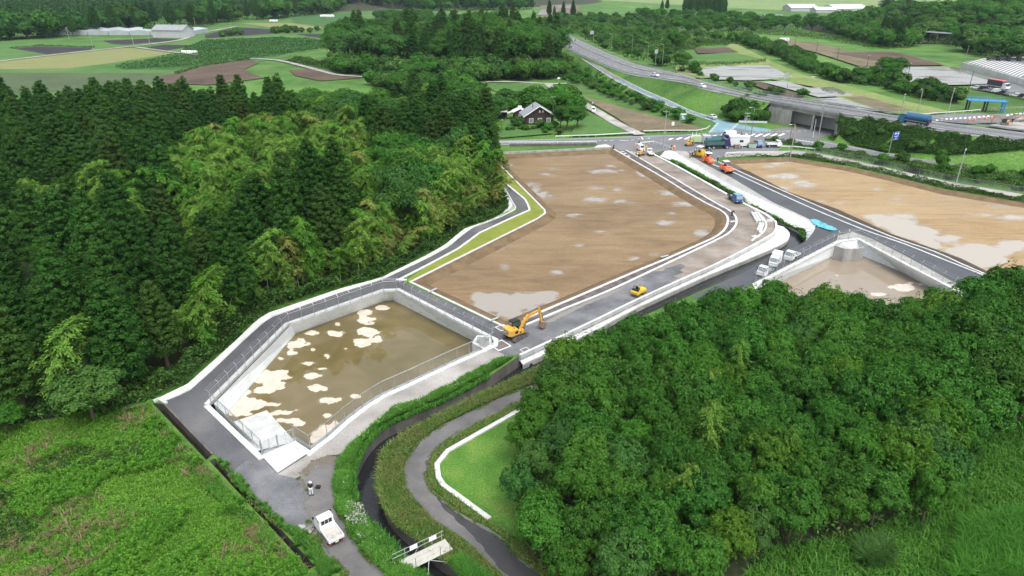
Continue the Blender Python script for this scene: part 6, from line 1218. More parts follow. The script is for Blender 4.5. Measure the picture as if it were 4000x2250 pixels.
# people: one skinned surface, clothing as children
def skin_mesh(name, nodes, edges, mat, parent, rad_add=0.0, sub=1):
    me = bpy.data.meshes.new(name); me.from_pydata([n[0] for n in nodes], edges, []); me.materials.append(mat); o = link(name, me, parent); m = o.modifiers.new('skin', 'SKIN'); m.use_smooth_shade = True
    if not me.skin_vertices: me.attributes
    for i, v in enumerate(me.skin_vertices[0].data): v.radius = (nodes[i][1] + rad_add, nodes[i][1] + rad_add); v.use_root = i == 0
    o.modifiers.new('sub', 'SUBSURF').levels = sub; o.modifiers['sub'].render_levels = sub; return o
PPL = {}
m_skin = pbr('skin', (.42, .25, .17), .6); m_hair = pbr('dark_hair', (.015, .012, .01), .7)
def person(label, loc, rz, pose='stand', top=None, legs=None, hat=None, vest=None, group=None, s=1.0):
    key = (pose, id(top), id(legs), id(hat), id(vest))
    if key in PPL:
        o = copy_tree(PPL[key], loc, rz, label, group); return o
    t = thing('person', label, 'person', loc, rz, group)
    if pose == 'stand': J = dict(pel=(0, 0, .93), chest=(.01, 0, 1.28), neck=(0, 0, 1.47), head=(.02, 0, 1.6), crown=(.01, 0, 1.68), s=(0, .19, 1.40), e=(.06, .25, 1.14), w=(.26, .12, 1.10), h=(0, .09, .9), k=(.02, .11, .5), a=(-.02, .13, .09), t=(.15, .15, .04))
    elif pose == 'bend': J = dict(pel=(-.12, 0, .82), chest=(.2, 0, 1.02), neck=(.36, 0, 1.02), head=(.46, 0, .97), crown=(.53, 0, .93), s=(.28, .19, 1.0), e=(.32, .22, .72), w=(.38, .15, .5), h=(-.1, .1, .8), k=(.05, .13, .46), a=(-.05, .13, .09), t=(.12, .15, .04))
    else: J = dict(pel=(0, 0, .93), chest=(.01, 0, 1.28), neck=(0, 0, 1.47), head=(.02, 0, 1.6), crown=(.01, 0, 1.68), s=(0, .19, 1.40), e=(-.02, .25, 1.12), w=(.05, .26, .88), h=(0, .09, .9), k=(.06, .11, .5), a=(0, .12, .09), t=(.16, .14, .04))
    f = lambda p, sg: (p[0], p[1] * sg, p[2])
    N = [(J['pel'], .10), (J['chest'], .105), (J['neck'], .06), (J['head'], .095), (J['crown'], .075)]; E = [(0, 1), (1, 2), (2, 3), (3, 4)]
    nose = tuple(a + b for a, b in zip(J['head'], (.105, 0, -.01) if pose != 'bend' else (.03, 0, -.10))); N.append((nose, .018)); E.append((3, 5))
    for sg in (1, -1):
        o = len(N); N += [(f(J['s'], sg), .065), (f(J['e'], sg), .045), (f(J['w'], sg), .032)]; E += [(1, o), (o, o + 1), (o + 1, o + 2)]
        w = Vector(f(J['w'], sg)); d = (w - Vector(f(J['e'], sg))).normalized(); side = Vector((0, -sg, 0)); pm = len(N); N.append((tuple(w + d * .07), .032)); E.append((o + 2, pm))
        for k, (q, l) in enumerate(((-.03, .07), (-.01, .085), (.01, .08), (.03, .06))):
            b = w + d * .1 + side * q; N += [(tuple(b), .010), (tuple(b + d * l * .7 + Vector((0, 0, -.02))), .008)]; E += [(pm, len(N) - 2), (len(N) - 2, len(N) - 1)]
        N.append((tuple(w + d * .07 + side * .06), .011)); E.append((pm, len(N) - 1))
        o = len(N); N += [(f(J['h'], sg), .09), (f(J['k'], sg), .058), (f(J['a'], sg), .04), (f(J['t'], sg), .035)]; E += [(0, o), (o, o + 1), (o + 1, o + 2), (o + 2, o + 3)]
    skin_mesh('body', N, E, m_skin, t)
    def cloth(nm, nodes, edges, mat): return skin_mesh(nm, nodes, edges, mat, t)
    n = [(J['pel'], .165), (tuple(Vector(J['pel']).lerp(Vector(J['chest']), .5)), .175), (J['chest'], .195), (tuple(Vector(J['neck']).lerp(Vector(J['chest']), .3)), .12)]; e = [(0, 1), (1, 2), (2, 3)]
    for sg in (1, -1): o = len(n); n += [(f(J['s'], sg), .11), (f(J['e'], sg), .08), (tuple(Vector(f(J['w'], sg)).lerp(Vector(f(J['e'], sg)), .12)), .05)]; e += [(2, o), (o, o + 1), (o + 1, o + 2)]
    cloth('jacket', n, e, top)
    n = [(J['pel'], .15)]; e = []
    for sg in (1, -1): o = len(n); n += [(f(J['h'], sg), .11), (f(J['k'], sg), .082), (f(J['a'], sg), .065)]; e += [(0, o), (o, o + 1), (o + 1, o + 2)]
    cloth('trousers', n, e, legs)
    for sg in (1, -1): a = f(J['a'], sg); b = f(J['t'], sg); part(t, 'boot', MB().box(a[0] - .08, b[0] + .06, a[1] - .055, a[1] + .055, 0, .1), p_black)
    h = J['head']; cr = Vector(J['crown']); up = (cr - Vector(h)).normalized()
    hb = MB().sphere((0, 0, 0), .125, 12, 5, (1.12, 1, 1), 0.0).cyl((.04, 0, -.005), (.05, 0, .012), .15, 14); ho = part(t, 'helmet' if hat else 'hair', hb, hat or m_hair); ho.location = Vector(h) + up * .035; ho.rotation_euler = up.to_track_quat('Z', 'Y').to_euler()
    fb = MB()
    for sg in (1, -1): fb.box(.088, .1, sg * .035 - .012, sg * .035 + .012, .0, .016)
    fb.box(.088, .1, -.02, .02, -.055, -.045); fo = part(t, 'face', fb, p_black); fo.location = h; fo.rotation_euler = up.to_track_quat('Z', 'Y').to_euler()
    if vest: n = [(tuple(Vector(J['pel']).lerp(Vector(J['chest']), .3)), .175), (J['chest'], .185), (tuple(Vector(J['neck']).lerp(Vector(J['chest']), .45)), .11)]; cloth('safety_vest', n, [(0, 1), (1, 2)], vest)
    PPL[key] = t; return t

c_navy = pbr('navy_cloth', (.012, .014, .035), .9); c_white = pbr('white_cloth', (.68, .70, .72), .9); c_grey = pbr('grey_cloth', (.10, .10, .12), .9); c_dark = pbr('dark_cloth', (.02, .02, .024), .9); c_red = pbr('red_vest', (.62, .12, .07), .8); c_hat = pbr('white_helmet', (.8, .8, .8), .4)
# ---- placing the machines
excavator('yellow excavator parked on the gravel road with its bucket lowered', G(2014, 1318), head((2018, 1331), (2073, 1299)), .92, head((1990, 1300), (2130, 1252)) - head((2018, 1331), (2073, 1299)), ((2.3, 3.25), (4.5, 3.6), (5.0, 1.25)), letters=True)
tandem('small yellow and black tandem roller on the gravel road', (*G(2494, 1152)[:2], .01), head((2478, 1160), (2512, 1142)))
macadam('orange three wheel steel roller under a white canopy on fresh asphalt', (*G(2765, 636)[:2], .02), head((2742, 622), (2785, 646)))
tyre_roller('orange pneumatic tyre roller with white canopy, last in the paving train', (*G(2836, 672)[:2], .02), head((2815, 660), (2856, 684)))
paver('yellow asphalt paver with a white canopy laying the new road', (*G(2738, 610)[:2], .02), head((2735, 606), (2752, 600)))
excavator('small yellow excavator digging beside the white van and truck', G(2502, 607), head((2518, 612), (2492, 604)), .62, head((2500, 606), (2560, 590)) - head((2518, 612), (2492, 604)), ((2.2, 3.3), (3.9, 4.0), (4.5, 2.2)), canopy=True, blade=True)
excavator('yellow mini excavator parked in front of a pale green water tank', G(2690, 570), head((2675, 572), (2710, 568)), .6, .2, ((1.6, 2.6), (2.9, 3.2), (3.3, 1.2)), canopy=True, blade=True)
excavator('orange excavator at work by the far side road', G(3922, 487, .7), 2.6, .75, 0, ((2.3, 3.2), (4.3, 3.2), (4.8, 1.2)), col=paint('rusty_orange', (.55, .24, .08)))
P_ = lambda u, v, z=.03: (*G(u, v)[:2], z)
truck('kei_truck', 'white flatbed kei truck driving away on the lower left road', 'truck', P_(1288, 2090), head((1312, 2122), (1264, 2056)), 3.4, 1.48, 1.8, 1.35, .68, p_white)
truck('kei_truck', 'white kei truck carrying a white box body beside the second basin', 'truck', P_(3026, 1034), head((3038, 1020), (3018, 1044)), 3.4, 1.48, 1.8, 1.35, .68, p_white, 'box', p_white, 1.55, wind=m_lglass)
truck('kei_truck', 'white kei truck nearest the weir corner, grey load on its bed', 'truck', P_(3092, 1012), head((3112, 1002), (3080, 1018)), 3.4, 1.48, 1.8, 1.35, .68, p_white, wind=m_lglass, bedfloor=pbr('grey_green_load', (.16, .24, .23), .7))
truck('kei_truck', 'white kei truck with green bed half hidden by the right wood', 'truck', P_(2988, 1072), head((3010, 1060), (2972, 1080)), 3.4, 1.48, 1.8, 1.35, .68, p_white, wind=m_lglass, bedcol=p_teal)
truck('crew_cab_truck', 'blue crew cab flatbed truck stopped on the rubble road bed', 'truck', P_(2870, 786), head((2852, 774), (2890, 798)), 4.7, 1.7, 2.0, 2.3, .85, p_blue, 'flat', p_navy, .4, .32, crew=True, wind=m_lglass, roofcol=paint('pale_blue_roof', (.12, .33, .42)))
truck('crew_cab_truck', 'blue truck loaded with tools parked right of the white site hut', 'truck', P_(2960, 572), head((2945, 560), (2975, 582)), 4.7, 1.7, 2.0, 1.9, .85, p_blue, 'flat', p_navy, .4, .32, wind=m_lglass, roofcol=paint('pale_blue_roof', (.12, .33, .42)))
truck('tipper_truck', 'white tipper truck with dark bed parked by the bushes', 'truck', P_(3020, 575), head((2995, 575), (3046, 574)), 4.7, 1.75, 2.1, 1.5, .9, p_white, 'dump', p_white, .55, .34, bedfloor=p_black)
truck('dump_truck', 'navy dump truck with a green tipping body, nearest the site hut', 'truck', P_(2800, 580), head((2760, 582), (2846, 579)), 7.6, 2.45, 2.9, 1.9, 1.3, p_navy, 'dump', p_green, 1.0, .5, axles=(2.7, -1.6, -2.9), bedfloor=p_black)
truck('dump_truck', 'second navy dump truck parked behind the green bodied one', 'truck', P_(2800, 562), head((2760, 564), (2846, 561)), 7.6, 2.45, 2.9, 1.9, 1.3, p_navy, 'dump', p_teal, .9, .5, axles=(2.7, -1.6, -2.9), bedfloor=p_black)
truck('kei_truck', 'white kei truck backed up behind the digging excavator', 'truck', P_(2538, 606), head((2544, 612), (2522, 596)), 3.4, 1.48, 1.8, 1.35, .68, p_white)
minicar('small white van standing beside the digging excavator', P_(2502, 588), head((2492, 582), (2516, 596)), p_white)
bigvan('white passenger van on the main road behind the site hut', P_(2845, 537), head((2875, 535), (2815, 540)), p_white)
minicar('white kei van on the gravel lane beside the bare field', P_(2317, 440, .3), head((2312, 428), (2322, 450)), p_white)
sedan('white saloon car coming down the slip road onto the teal paving', P_(2780, 463, .15), head((2812, 472), (2750, 452)), p_white)
i = iu(2538); sedan('white hatchback on the motorway past the slip road fork', tuple(hl[i].lerp(hu[i], .25) + Vector((0, 0, .02))), math.atan2(hl[i - 1].y - hl[i + 1].y, hl[i - 1].x - hl[i + 1].x) + math.pi, p_white)
i = iu(2742); sedan('white saloon on the raised road left of the bridge', tuple(hl[i].lerp(hu[i], .2) + Vector((0, 0, .02))), math.atan2(hl[i - 1].y - hl[i + 1].y, hl[i - 1].x - hl[i + 1].x) + math.pi, p_white)
i = iu(2143); sedan('black saloon far up the motorway', tuple(hl[i].lerp(hu[i], .3) + Vector((0, 0, .02))), math.atan2(hl[i - 1].y - hl[i + 1].y, hl[i - 1].x - hl[i + 1].x) + math.pi, p_black)
i = iu(2215); sedan('dark grey car on the motorway where the slip road forks off', tuple(hl[i].lerp(hu[i], .15) + Vector((0, 0, .02))), math.atan2(hl[i - 1].y - hl[i + 1].y, hl[i - 1].x - hl[i + 1].x) + math.pi, pbr('grey_paint', (.08, .09, .10), .4))
i = iu(2150); truck('box_truck', 'grey box truck at the far end of the motorway', 'truck', tuple(hl[i].lerp(hu[i], .75) + Vector((0, 0, .02))), math.atan2(hl[i + 1].y - hl[i - 1].y, hl[i + 1].x - hl[i - 1].x), 6, 2.2, 2.4, 1.6, 1.0, p_white, 'box', pbr('box_grey', (.3, .36, .36), .5), 2.0, .4)
i = iu(3560); truck('tank_truck', 'blue tank truck driving along the raised road', 'truck', tuple(hl[i].lerp(hu[i], .28) + Vector((0, 0, .02))), math.atan2(hl[i - 1].y - hl[i + 1].y, hl[i - 1].x - hl[i + 1].x), 9.0, 2.45, 2.9, 2.0, 1.25, paint('tank_blue', (.03, .13, .25)), 'tank', paint('tank_blue', (.03, .13, .25)), 1, .5, axles=(3.3, -2.2, -3.4))
truck('car_carrier', 'white lorry with a red covered body in the truck park', 'truck', P_(3895, 352, .45), head((3850, 345), (3950, 362)), 10, 2.5, 3.0, 2.2, 1.4, p_white, 'box', pbr('dark_cargo', (.05, .05, .06), .6), 2.3, .5, axles=(3.6, -2.5, -3.7)); o = bpy.data.objects[-1] if False else None
part(bpy.data.objects['car_carrier'], 'red_cover', MB().prism([(-5.0, 3.72), (2.7, 3.72), (2.5, 4.0), (-4.8, 4.0)], -1.27, 1.27), p_red)
for k in range(9): (minicar if k % 2 else sedan)(('white' if k % 3 == 0 else 'dark' if k % 3 == 1 else 'grey') + ' car in the row parked beneath the truck park', P_(3810 + 26 * k, 350 + 5.2 * k, .45), 2.2, (p_white, p_black, pbr('silver_paint', (.3, .31, .33), .4))[k % 3], ('white', 'dark', 'grey')[k % 3] + ' cars of the truck park row')
for k in range(4): truck('trailer_truck', 'dark low trailer truck at the upper edge of the truck park', 'truck', (*G(3880 + 40 * k, 236 + k, 3.0)[:2], 3.02), .2, 8, 2.4, 2.6, 1.9, 1.1, p_black, 'flat', p_black, .4, .45, group='trailer trucks on the upper park')
# ---- people
person('person in dark navy top, white trousers and white cap standing on the road', P_(1218, 1935), R(100), 'stand', c_navy, c_white, c_hat)
mb = MB().box(-.16, .16, -.1, .1, .05, .1).cyl((0, -.18, .08), (0, .18, .08), .02, 6)
t = thing('drone', 'small dark drone case lying on the road beside the person', 'bag', P_(1243, 1906)); part(t, 'body', MB().box(-.24, .24, -.17, .17, 0, .24), p_black); part(t, 'handle', MB().tube([(-.1, 0, .24), (-.1, 0, .32), (.1, 0, .32), (.1, 0, .24)], .015, 5), p_black); t.name = 'equipment_case'
for i, (u, v, r) in enumerate(((2694, 616, 0), (2704, 613, 2.6), (2714, 608, .8))): person(('left', 'middle', 'right')[i] + ' of three road workers in red vests beside the paver', P_(u, v), r, 'walk', c_grey, c_dark, c_hat, c_red)
person('road worker with a white helmet standing behind the orange roller', P_(2776, 604), 3.0, 'walk', c_grey, c_grey, c_hat)
person('road worker in red vest on the verge between the two rollers', P_(2803, 634), 2.0, 'walk', c_grey, c_dark, c_hat, c_red)
person('bent over worker in black at the inner kerb of the bend', P_(2859, 843), .6, 'bend', c_dark, c_dark, c_dark)
person('bent over worker in black beside the small digging excavator', P_(2494, 618), -.4, 'bend', c_dark, c_dark, c_dark)
person('person in dark clothes standing at the far work site', P_(3951, 488, .7), 1.0, 'walk', c_dark, c_dark, c_hat)
person('person in pale clothes standing in the bare field near the kei van', P_(2314, 418, .3), 1.0, 'walk', c_white, c_grey, c_hat)
# ================================================================== fences, rails, poles, signs, buildings, site goods
NTm = NT('wire_mesh'); tb = NTm.n('ShaderNodeBsdfTransparent'); gb = NTm.bsdf((.42, .45, .47), .5, .5); mxm = NTm.n('ShaderNodeMixShader'); mxm.inputs[0].default_value = .13; NTm.l(tb.outputs[0], mxm.inputs[1]); NTm.l(gb, mxm.inputs[2]); m_mesh = NTm.done(mxm.outputs[0])
def fence(label, path, h, sp, arm=0.0, mat=None, z=0.0, group=None, posts=True, side=1):
    mat = mat or m_metal; t = thing('wire_fence', label, 'fence', tuple(path[0]), 0, group); o = Vector(path[0]); pts = [Vector(p) - o for p in path]; st = step(pts, sp); dens = []
    for a, b in zip(pts, pts[1:]): dens += step([a, b], sp)[:-1]
    dens.append(pts[-1]); mb = MB()
    for a, b in zip(dens, dens[1:]): mb.quad(a + Vector((0, 0, .05)), b + Vector((0, 0, .05)), b + Vector((0, 0, h)), a + Vector((0, 0, h)))
    part(t, 'mesh_panel', mb, m_mesh); mb = MB(); mb.tube([p + Vector((0, 0, h)) for p in dens], .03, 5); part(t, 'top_rail', mb, mat)
    nrm = offset(dens, side * arm) if arm else dens
    for p, q in list(zip(dens, nrm))[:100]:
        mb = MB().cyl(p - Vector((0, 0, .1)), p + Vector((0, 0, h + .05)), .04, 6)
        if arm: mb.cyl(p + Vector((0, 0, h + .05)), Vector((q[0], q[1], p.z + h + .05 + abs(arm) * .9)), .03, 5)
        part(t, 'post', mb, mat)
    if arm:
        mb = MB()
        for f in (.5, 1.0): mb.tube([p.lerp(Vector((q[0], q[1], p.z)), f) + Vector((0, 0, h + .05 + abs(arm) * .9 * f)) for p, q in zip(dens, nrm)], .012, 4)
        part(t, 'barbed_wire', mb, mat)
    return t
cop = inner(XY(w_b1), .28); cz = [Vector((p.x, p.y, .13)) for p in cop]
fence('tall wire fence with angled tops around the near retention basin', cz[14:15] + cz[0:14], 1.75, 2.1, .35, side=-1)
g0, g1 = Vector(G(1024, 1779, .08)), Vector(G(1150, 1725, .08)); t = thing('wire_gate', 'double wire gate across the white ramp of the near basin', 'gate', tuple(g0), 0); d = g1 - g0
for f in (0, .5, 1): part(t, 'post', MB().cyl(d * f, d * f + Vector((0, 0, 2.0)), .06, 8), m_metal)
for f in (0.02, .52):
    lf = MB(); a = d * f; b = d * (f + .46)
    for z in (.15, 1.75): lf.cyl(a + Vector((0, 0, z)), b + Vector((0, 0, z)), .03, 5)
    for q in (a, b, a.lerp(b, .5)): lf.cyl(q + Vector((0, 0, .15)), q + Vector((0, 0, 1.75)), .025, 5)
    lf.cyl(a + Vector((0, 0, .15)), b + Vector((0, 0, 1.75)), .02, 4); k = part(t, 'leaf', lf, m_metal); link('mesh_panel', MB().quad(a + Vector((0, 0, .15)), b + Vector((0, 0, .15)), b + Vector((0, 0, 1.75)), a + Vector((0, 0, 1.75))).mesh('mesh_panel', m_mesh), k)
cp2 = [Vector((p.x, p.y, .13)) for p in inner(XY(w_b2), .3)]
fence('tall wire fence with angled tops around the second basin', cp2[0:6], 1.7, 2.3, .35, side=-1)
fence('long dark wire fence along the path above the pale lot', GP([(3182, 597), (3327, 625), (3589, 683), (3764, 722), (4000, 758), (4250, 800)], 0), 1.7, 3.2, mat=pbr('dull_steel', (.22, .23, .23), .6, .4))
fence('thin wire fence between the bare field and the slip road slope', GP([(2240, 330), (2300, 362), (2400, 395), (2530, 428), (2650, 462), (2745, 498)], 0), 1.5, 3.2, mat=pbr('dull_steel', (.22, .23, .23), .6, .4))
hub = [p + Vector((0, 0, .02)) for p in offset([tuple(q) for q in hu[b0 - 4:b1 + 14]], -.3)]
for p, q in zip(hub, hu[b0 - 4:b1 + 14]): p.z = q.z
fence('wire fence on the far parapet of the road bridge', hub, 1.8, 3.5)
def guard(label, path, h=.75, sp=2.6, mat=None, beam=.32, group=None, dark=False):
    mat = mat or m_rail; t = thing('guardrail', label, 'guardrail', tuple(path[0]), 0, group); o = Vector(path[0]); pts = [Vector(p) - o for p in path]; st = step(pts, sp); mb = MB()
    mb.sweep([p + Vector((0, 0, h - beam)) for p in st], [(-.03, 0), (-.07, beam * .25), (-.03, beam * .5), (-.07, beam * .75), (-.03, beam), (.03, beam), (.03, 0)]); part(t, 'beam', mb, mat)
    for p in st[:100]: part(t, 'post', MB().cyl(p - Vector((0, 0, .1)), p + Vector((0, 0, h - .02)), .055, 6), mat)
    return t
guard('white guardrail on the site side of the main road, left part', GP([(1930, 563), (2060, 563), (2200, 562), (2330, 560)]), .85, 2.4)
guard('white guardrail at the meadow edge opposite the brown lot', GP([(2170, 539), (2330, 534), (2476, 525), (2478, 519)]), .8)
guard('white guardrail curving around the corner of the bare field', GP([(2513, 518), (2560, 517), (2650, 516), (2718, 517), (2760, 508), (2772, 498)]), .8)
guard('white guardrail on top of the culvert by the digging excavator', GP([(2500, 566), (2553, 560), (2590, 572), (2626, 588)]), .85, 1.8)
guard('white guardrail right of the parked tipper truck', GP([(3050, 579), (3110, 581), (3182, 590)]), .85)
guard('long white guardrail between the site path and the pale lot weeds', GP([(2835, 606), (2915, 602), (3090, 604), (3150, 610), (3217, 619)]), .85)
guard('white guardrail of the side road beyond the raised road', GP([(3590, 453), (3680, 447), (3760, 441), (3828, 436)], .6), .9, 4)
guard('grey guardrail of the side road at the right edge', GP([(3872, 434), (3940, 430), (4060, 424)], .6), 1.1, 3, m_metal)
ed = lambda e, o: [Vector((p.x, p.y, q.z)) for p, q in zip(offset([tuple(a) for a in e], o), e)]
guard('grey guardrail along the near edge of the raised road', ed(hl, .35)[10:], .85, 4, m_metal); guard('grey guardrail along the far edge of the raised road', ed(hu, -.35)[4:], .85, 4, m_metal); guard('twin grey guardrail down the middle of the raised road', [a.lerp(b, .5) for a, b in zip(hl, hu)][6:], .8, 4, m_metal)
# road bridge: parapets, girders, abutments, passage closed off by an inner wall
t = thing('road_bridge', 'stained concrete road bridge over the frontage road', 'bridge', (0, 0, 0)); s0, s1 = b0, b1
for nm, e, o1, o2 in (('near_parapet', hl, 0.0, .35), ('far_parapet', hu, -.35, 0.0)):
    mb = MB(); p = [Vector(q) for q in e[s0:s1 + 1]]; mb.sweep(p, [(o1, -.1), (o1, .55), (o2, .55), (o2, -.1)]); part(t, nm, mb, m_conc)
mb = MB(); p = hl[s0:s1 + 1]; q = hu[s0:s1 + 1]; mb.loft([a + Vector((0, 0, -.1)) for a in p], [a + Vector((0, 0, -1.35)) for a in p]); mb.loft([a + Vector((0, 0, -1.35)) for a in p], [a + Vector((0, 0, -1.35)) for a in q]); mb.loft([a + Vector((0, 0, -.1)) for a in q], [a + Vector((0, 0, -1.35)) for a in q]); part(t, 'deck_girder', mb, concrete('weathered_concrete', (.30, .29, .27), .5, .25))
def wall_at(i, w=1.2, nm='abutment', ext=1.0, z1=-1.36):
    a = hl[i]; b = hu[i]; d = (b - a).normalized(); tdir = (hl[min(i + 1, NH - 1)] - hl[i - 1]).normalized(); tdir.z = 0; a2 = a - d * ext; b2 = b + d * ext; mb = MB(); v = []
    for z in (0.0, a.z + z1):
        v += [(a2 - tdir * w / 2).xy.to_3d() + Vector((0, 0, z)), (a2 + tdir * w / 2).xy.to_3d() + Vector((0, 0, z)), (b2 + tdir * w / 2).xy.to_3d() + Vector((0, 0, z)), (b2 - tdir * w / 2).xy.to_3d() + Vector((0, 0, z))]
    mb.add(v, [(0, 1, 2, 3), (4, 5, 6, 7), (0, 1, 5, 4), (1, 2, 6, 5), (2, 3, 7, 6), (3, 0, 4, 7)]); return part(t, nm, mb, m_conc)
sp_ = (s1 - s0); wall_at(s0 + max(1, int(sp_ * .02)), 1.5); wall_at(s0 + int(sp_ * .30), 1.0, 'pier', .2); wall_at(s0 + int(sp_ * .68), .8, 'pier', .2); wall_at(s1 - 1, 1.5)
wf_ = MB(); wf_.loft([Vector((p.x, p.y, 0)) for p in hu[s0:s0 + int(sp_ * .3)]], [p + Vector((0, 0, -1.36)) for p in hu[s0:s0 + int(sp_ * .3)]]); part(t, 'back_wall', wf_, m_conc)
fw_ = MB(); k0, k1 = s0, s0 + max(2, int(sp_ * .22)); e_ = offset([tuple(q) for q in hl], .25)[k0:k1 + 1]; fw_.sweep([Vector((p.x, p.y, 0)) for p in e_], [(-.3, 0), (-.3, 5.15), (.3, 5.15), (.3, 0)]); part(t, 'abutment_face', fw_, m_conc)
bw_ = MB(); e_ = [a.lerp(b, .5) for a, b in zip(hl, hu)][s0:s1 + 1]; bw_.sweep([Vector((p.x, p.y, 0)) for p in e_], [(-.3, 0), (-.3, 5.1), (.3, 5.1), (.3, 0)]); part(t, 'inner_wall', bw_, pbr('lightened_concrete', (.55, .55, .53), .8))  # wall extended to close the passage; concrete lightened in place of ambient light
# poles and lamps
def upole(label, base, h, mat=None, arms=1, z=0.0, lamp=False, steps=False, r=.17, group=None, trans=False):
    mat = mat or m_pole; t = thing('utility_pole' if not lamp else 'street_lamp', label, 'pole' if not lamp else 'street lamp', (*G(*base)[:2], z), .3 + base[0] * .001, group); part(t, 'pole', MB().cyl((0, 0, -.2), (0, 0, h), r, 8, r * .6), mat)
    if lamp: a = part(t, 'lamp_arm', MB().tube([(0, 0, h), (.5, 0, h + .35), (1.6, 0, h + .45)], .05, 6), m_metal); link('lamp_head', MB().box(1.4, 2.0, -.14, .14, h + .38, h + .5).mesh('lamp_head', m_lamp), a)
    for k in range(0 if lamp else arms):
        zz = h - .35 - k * .9; a = part(t, 'crossarm', MB().bar((-.9, .1, zz), (.9, .1, zz), .1), m_metal)
        for x in (-.8, -.3, .3, .8): link('insulator', MB().cyl((x, .1, zz + .05), (x, .1, zz + .25), .05, 6).mesh('insulator', m_wplate), a)
    if trans: part(t, 'transformer', MB().cyl((.35, 0, h - 2.6), (.35, 0, h - 1.7), .28, 10), m_metal)
    return t
upole('tall pale steel pole in front of the road bridge', (3194, 550), 12.5, m_metal, 2, trans=True, r=.2); upole('concrete pole standing in the weeds above the pale lot', (3734, 719), 9, None, 1, r=.16); upole('grey pole on the culvert beside the main road', (2590, 583), 11.5, None, 1); upole('grey lamp post on the weedy verge above the pale lot', (3087, 614), 9, None, lamp=True)
upole('crowded concrete pole with a transformer on the traffic island', (2908, 530), 7.5, None, 3, trans=True, r=.16); upole('slim dark pole leaning beside the white van', (2932, 540), 7, m_brownp, 0, r=.1); upole('pole with a yellow and red striped foot at the bridge crossing', (3096, 540), 5, pbr('striped_yellow', (.5, .28, .12), .5), 0, r=.1)
upole('concrete pole beside the paddy hedge, left of the blue steel frame', (3703, 441), 9, None, 2, .3); upole('short concrete pole with a meter box on the mown bank', (3521, 431), 6, None, 1, .3, trans=True); upole('slim lamp post on the mown bank beyond the raised road', (3581, 452), 9, None, lamp=True, z=.4); upole('brown pole between the flooded paddy and the truck park', (3782, 357), 9, m_brownp, 1, .4)
for k, (b, tp) in enumerate((((1440, 510), 8), ((1230, 440), 8), ((1080, 385), 8), ((927, 335), 8), ((740, 300), 8), ((1735, 575), 8))): upole('brown pole in the line across the bare paddies', cK(b)[0], tp, m_brownp, 1, .3, group='brown poles across the paddies')
for k, (b, h) in enumerate((((497, 280), 9), ((670, 355), 11), ((960, 320), 11), ((1080, 330), 8), ((1350, 225), 10), ((1410, 220), 11), ((2455, 185), 8), ((1665, 225), 7), ((1300, 278), 9), ((1140, 278), 9))): upole('slim pole among the far fields at upper left', cL(b)[0], h, m_pole, 1, .2, group='poles of the far fields')
for k, b in enumerate(((2000, 400), (2147, 408), (2258, 482), (2365, 500))): upole('tall lamp post along the right side of the motorway', cJ(b)[0], 10, m_metal, lamp=True, z=3, r=.12, group='motorway lamp posts')
upole('lamp post above the truck park terrace wall', cK((2150, 445))[0], 8, m_metal, lamp=True, z=1); upole('lamp post on the slip road bank', cK((360, 830))[0], 8, m_metal, lamp=True, z=.5); upole('lamp post behind the small sign left of the bridge', (2940, 480), 5, m_metal, lamp=True)
upole('power pole standing at the meadow corner by the bare field', (2160, 462), 8, m_brownp, 1); upole('slim pole at the crossing under the bridge', (3175, 538), 6, m_wplate, 0, r=.08); upole('lone brown pole beside the frontage road', (3083, 560), 5, m_brownp, 0, r=.07)
def sign(label, base, h, w, hh, face, ang, z=0.0, marks=None, off=0.0, mat=None):
    t = thing('road_sign', label, 'road sign', (*G(*base)[:2], z), ang); part(t, 'post', MB().cyl((off, .06, -.2), (off, .06, h), .11, 8, .09), mat or m_metal)
    b = part(t, 'panel', MB().box(-w / 2, w / 2, -.04, .0, h - hh, h), face); part(t, 'border', MB().box(-w / 2 + .06, w / 2 - .06, -.046, -.043, h - hh + .05, h - hh + .1).box(-w / 2 + .06, w / 2 - .06, -.046, -.043, h - .1, h - .05), m_wplate)
    if marks:
        mb = MB()
        for x0, x1, z0, z1 in marks: mb.box(x0 * w, x1 * w, -.052, -.042, h - hh + z0 * hh, h - hh + z1 * hh)
        part(t, 'lettering', mb, m_wplate)
    return t
sign('blue direction sign with white arrow on a tall post by the frontage road', (3482, 613), 7.3, 2.6, 2.3, m_sblue, .5, 0, [(-.38, -.05, .70, .84), (.12, .36, .64, .84), (-.36, .36, .40, .47), (-.03, .03, .12, .47), (-.09, .09, .08, .13)], -1.6)
sign('green road sign with a white top on a post by the bare field', (2665, 501), 5.0, 1.9, 2.1, m_sgreen, .1, 0, [(-.5, .5, .78, 1.0), (-.3, .0, .52, .64), (-.35, .2, .36, .46), (-.2, .3, .16, .26)], -1.1)
sign('grey back of a road sign right of the motorway', cJ((1858, 330))[0], 8, 3.4, 2.4, m_sgrey, .6, 2.5, None, 1.9); sign('grey back of a road sign beside the raised road, left of the bridge', cK((846, 692))[0], 9.5, 3.0, 2.2, m_sgrey, .5, .2, None, 1.7); sign('grey back of a small road sign on the motorway fork', cJ((2315, 500))[0], 8, 2.2, 2.0, m_sgrey, .5, 2.5, None, 0); sign('small white notice board in the bare field corner', (2628, 496), 1.8, 1.0, 1.3, m_wplate, .1); sign('small sign standing where the farm lane meets the grove', (2182, 327), 3, 1.2, .8, m_wplate, 0); sign('small pale green sign left of the bridge tree', (2888, 477), 3.4, 1.0, 1.3, pbr('pale_sign_green', (.12, .42, .38), .5), .2)
sign('long low railing board in front of the bridge tree', (2938, 497), 2.2, 9.5, .7, pbr('pale_rail_green', (.42, .52, .46), .6), -.12)
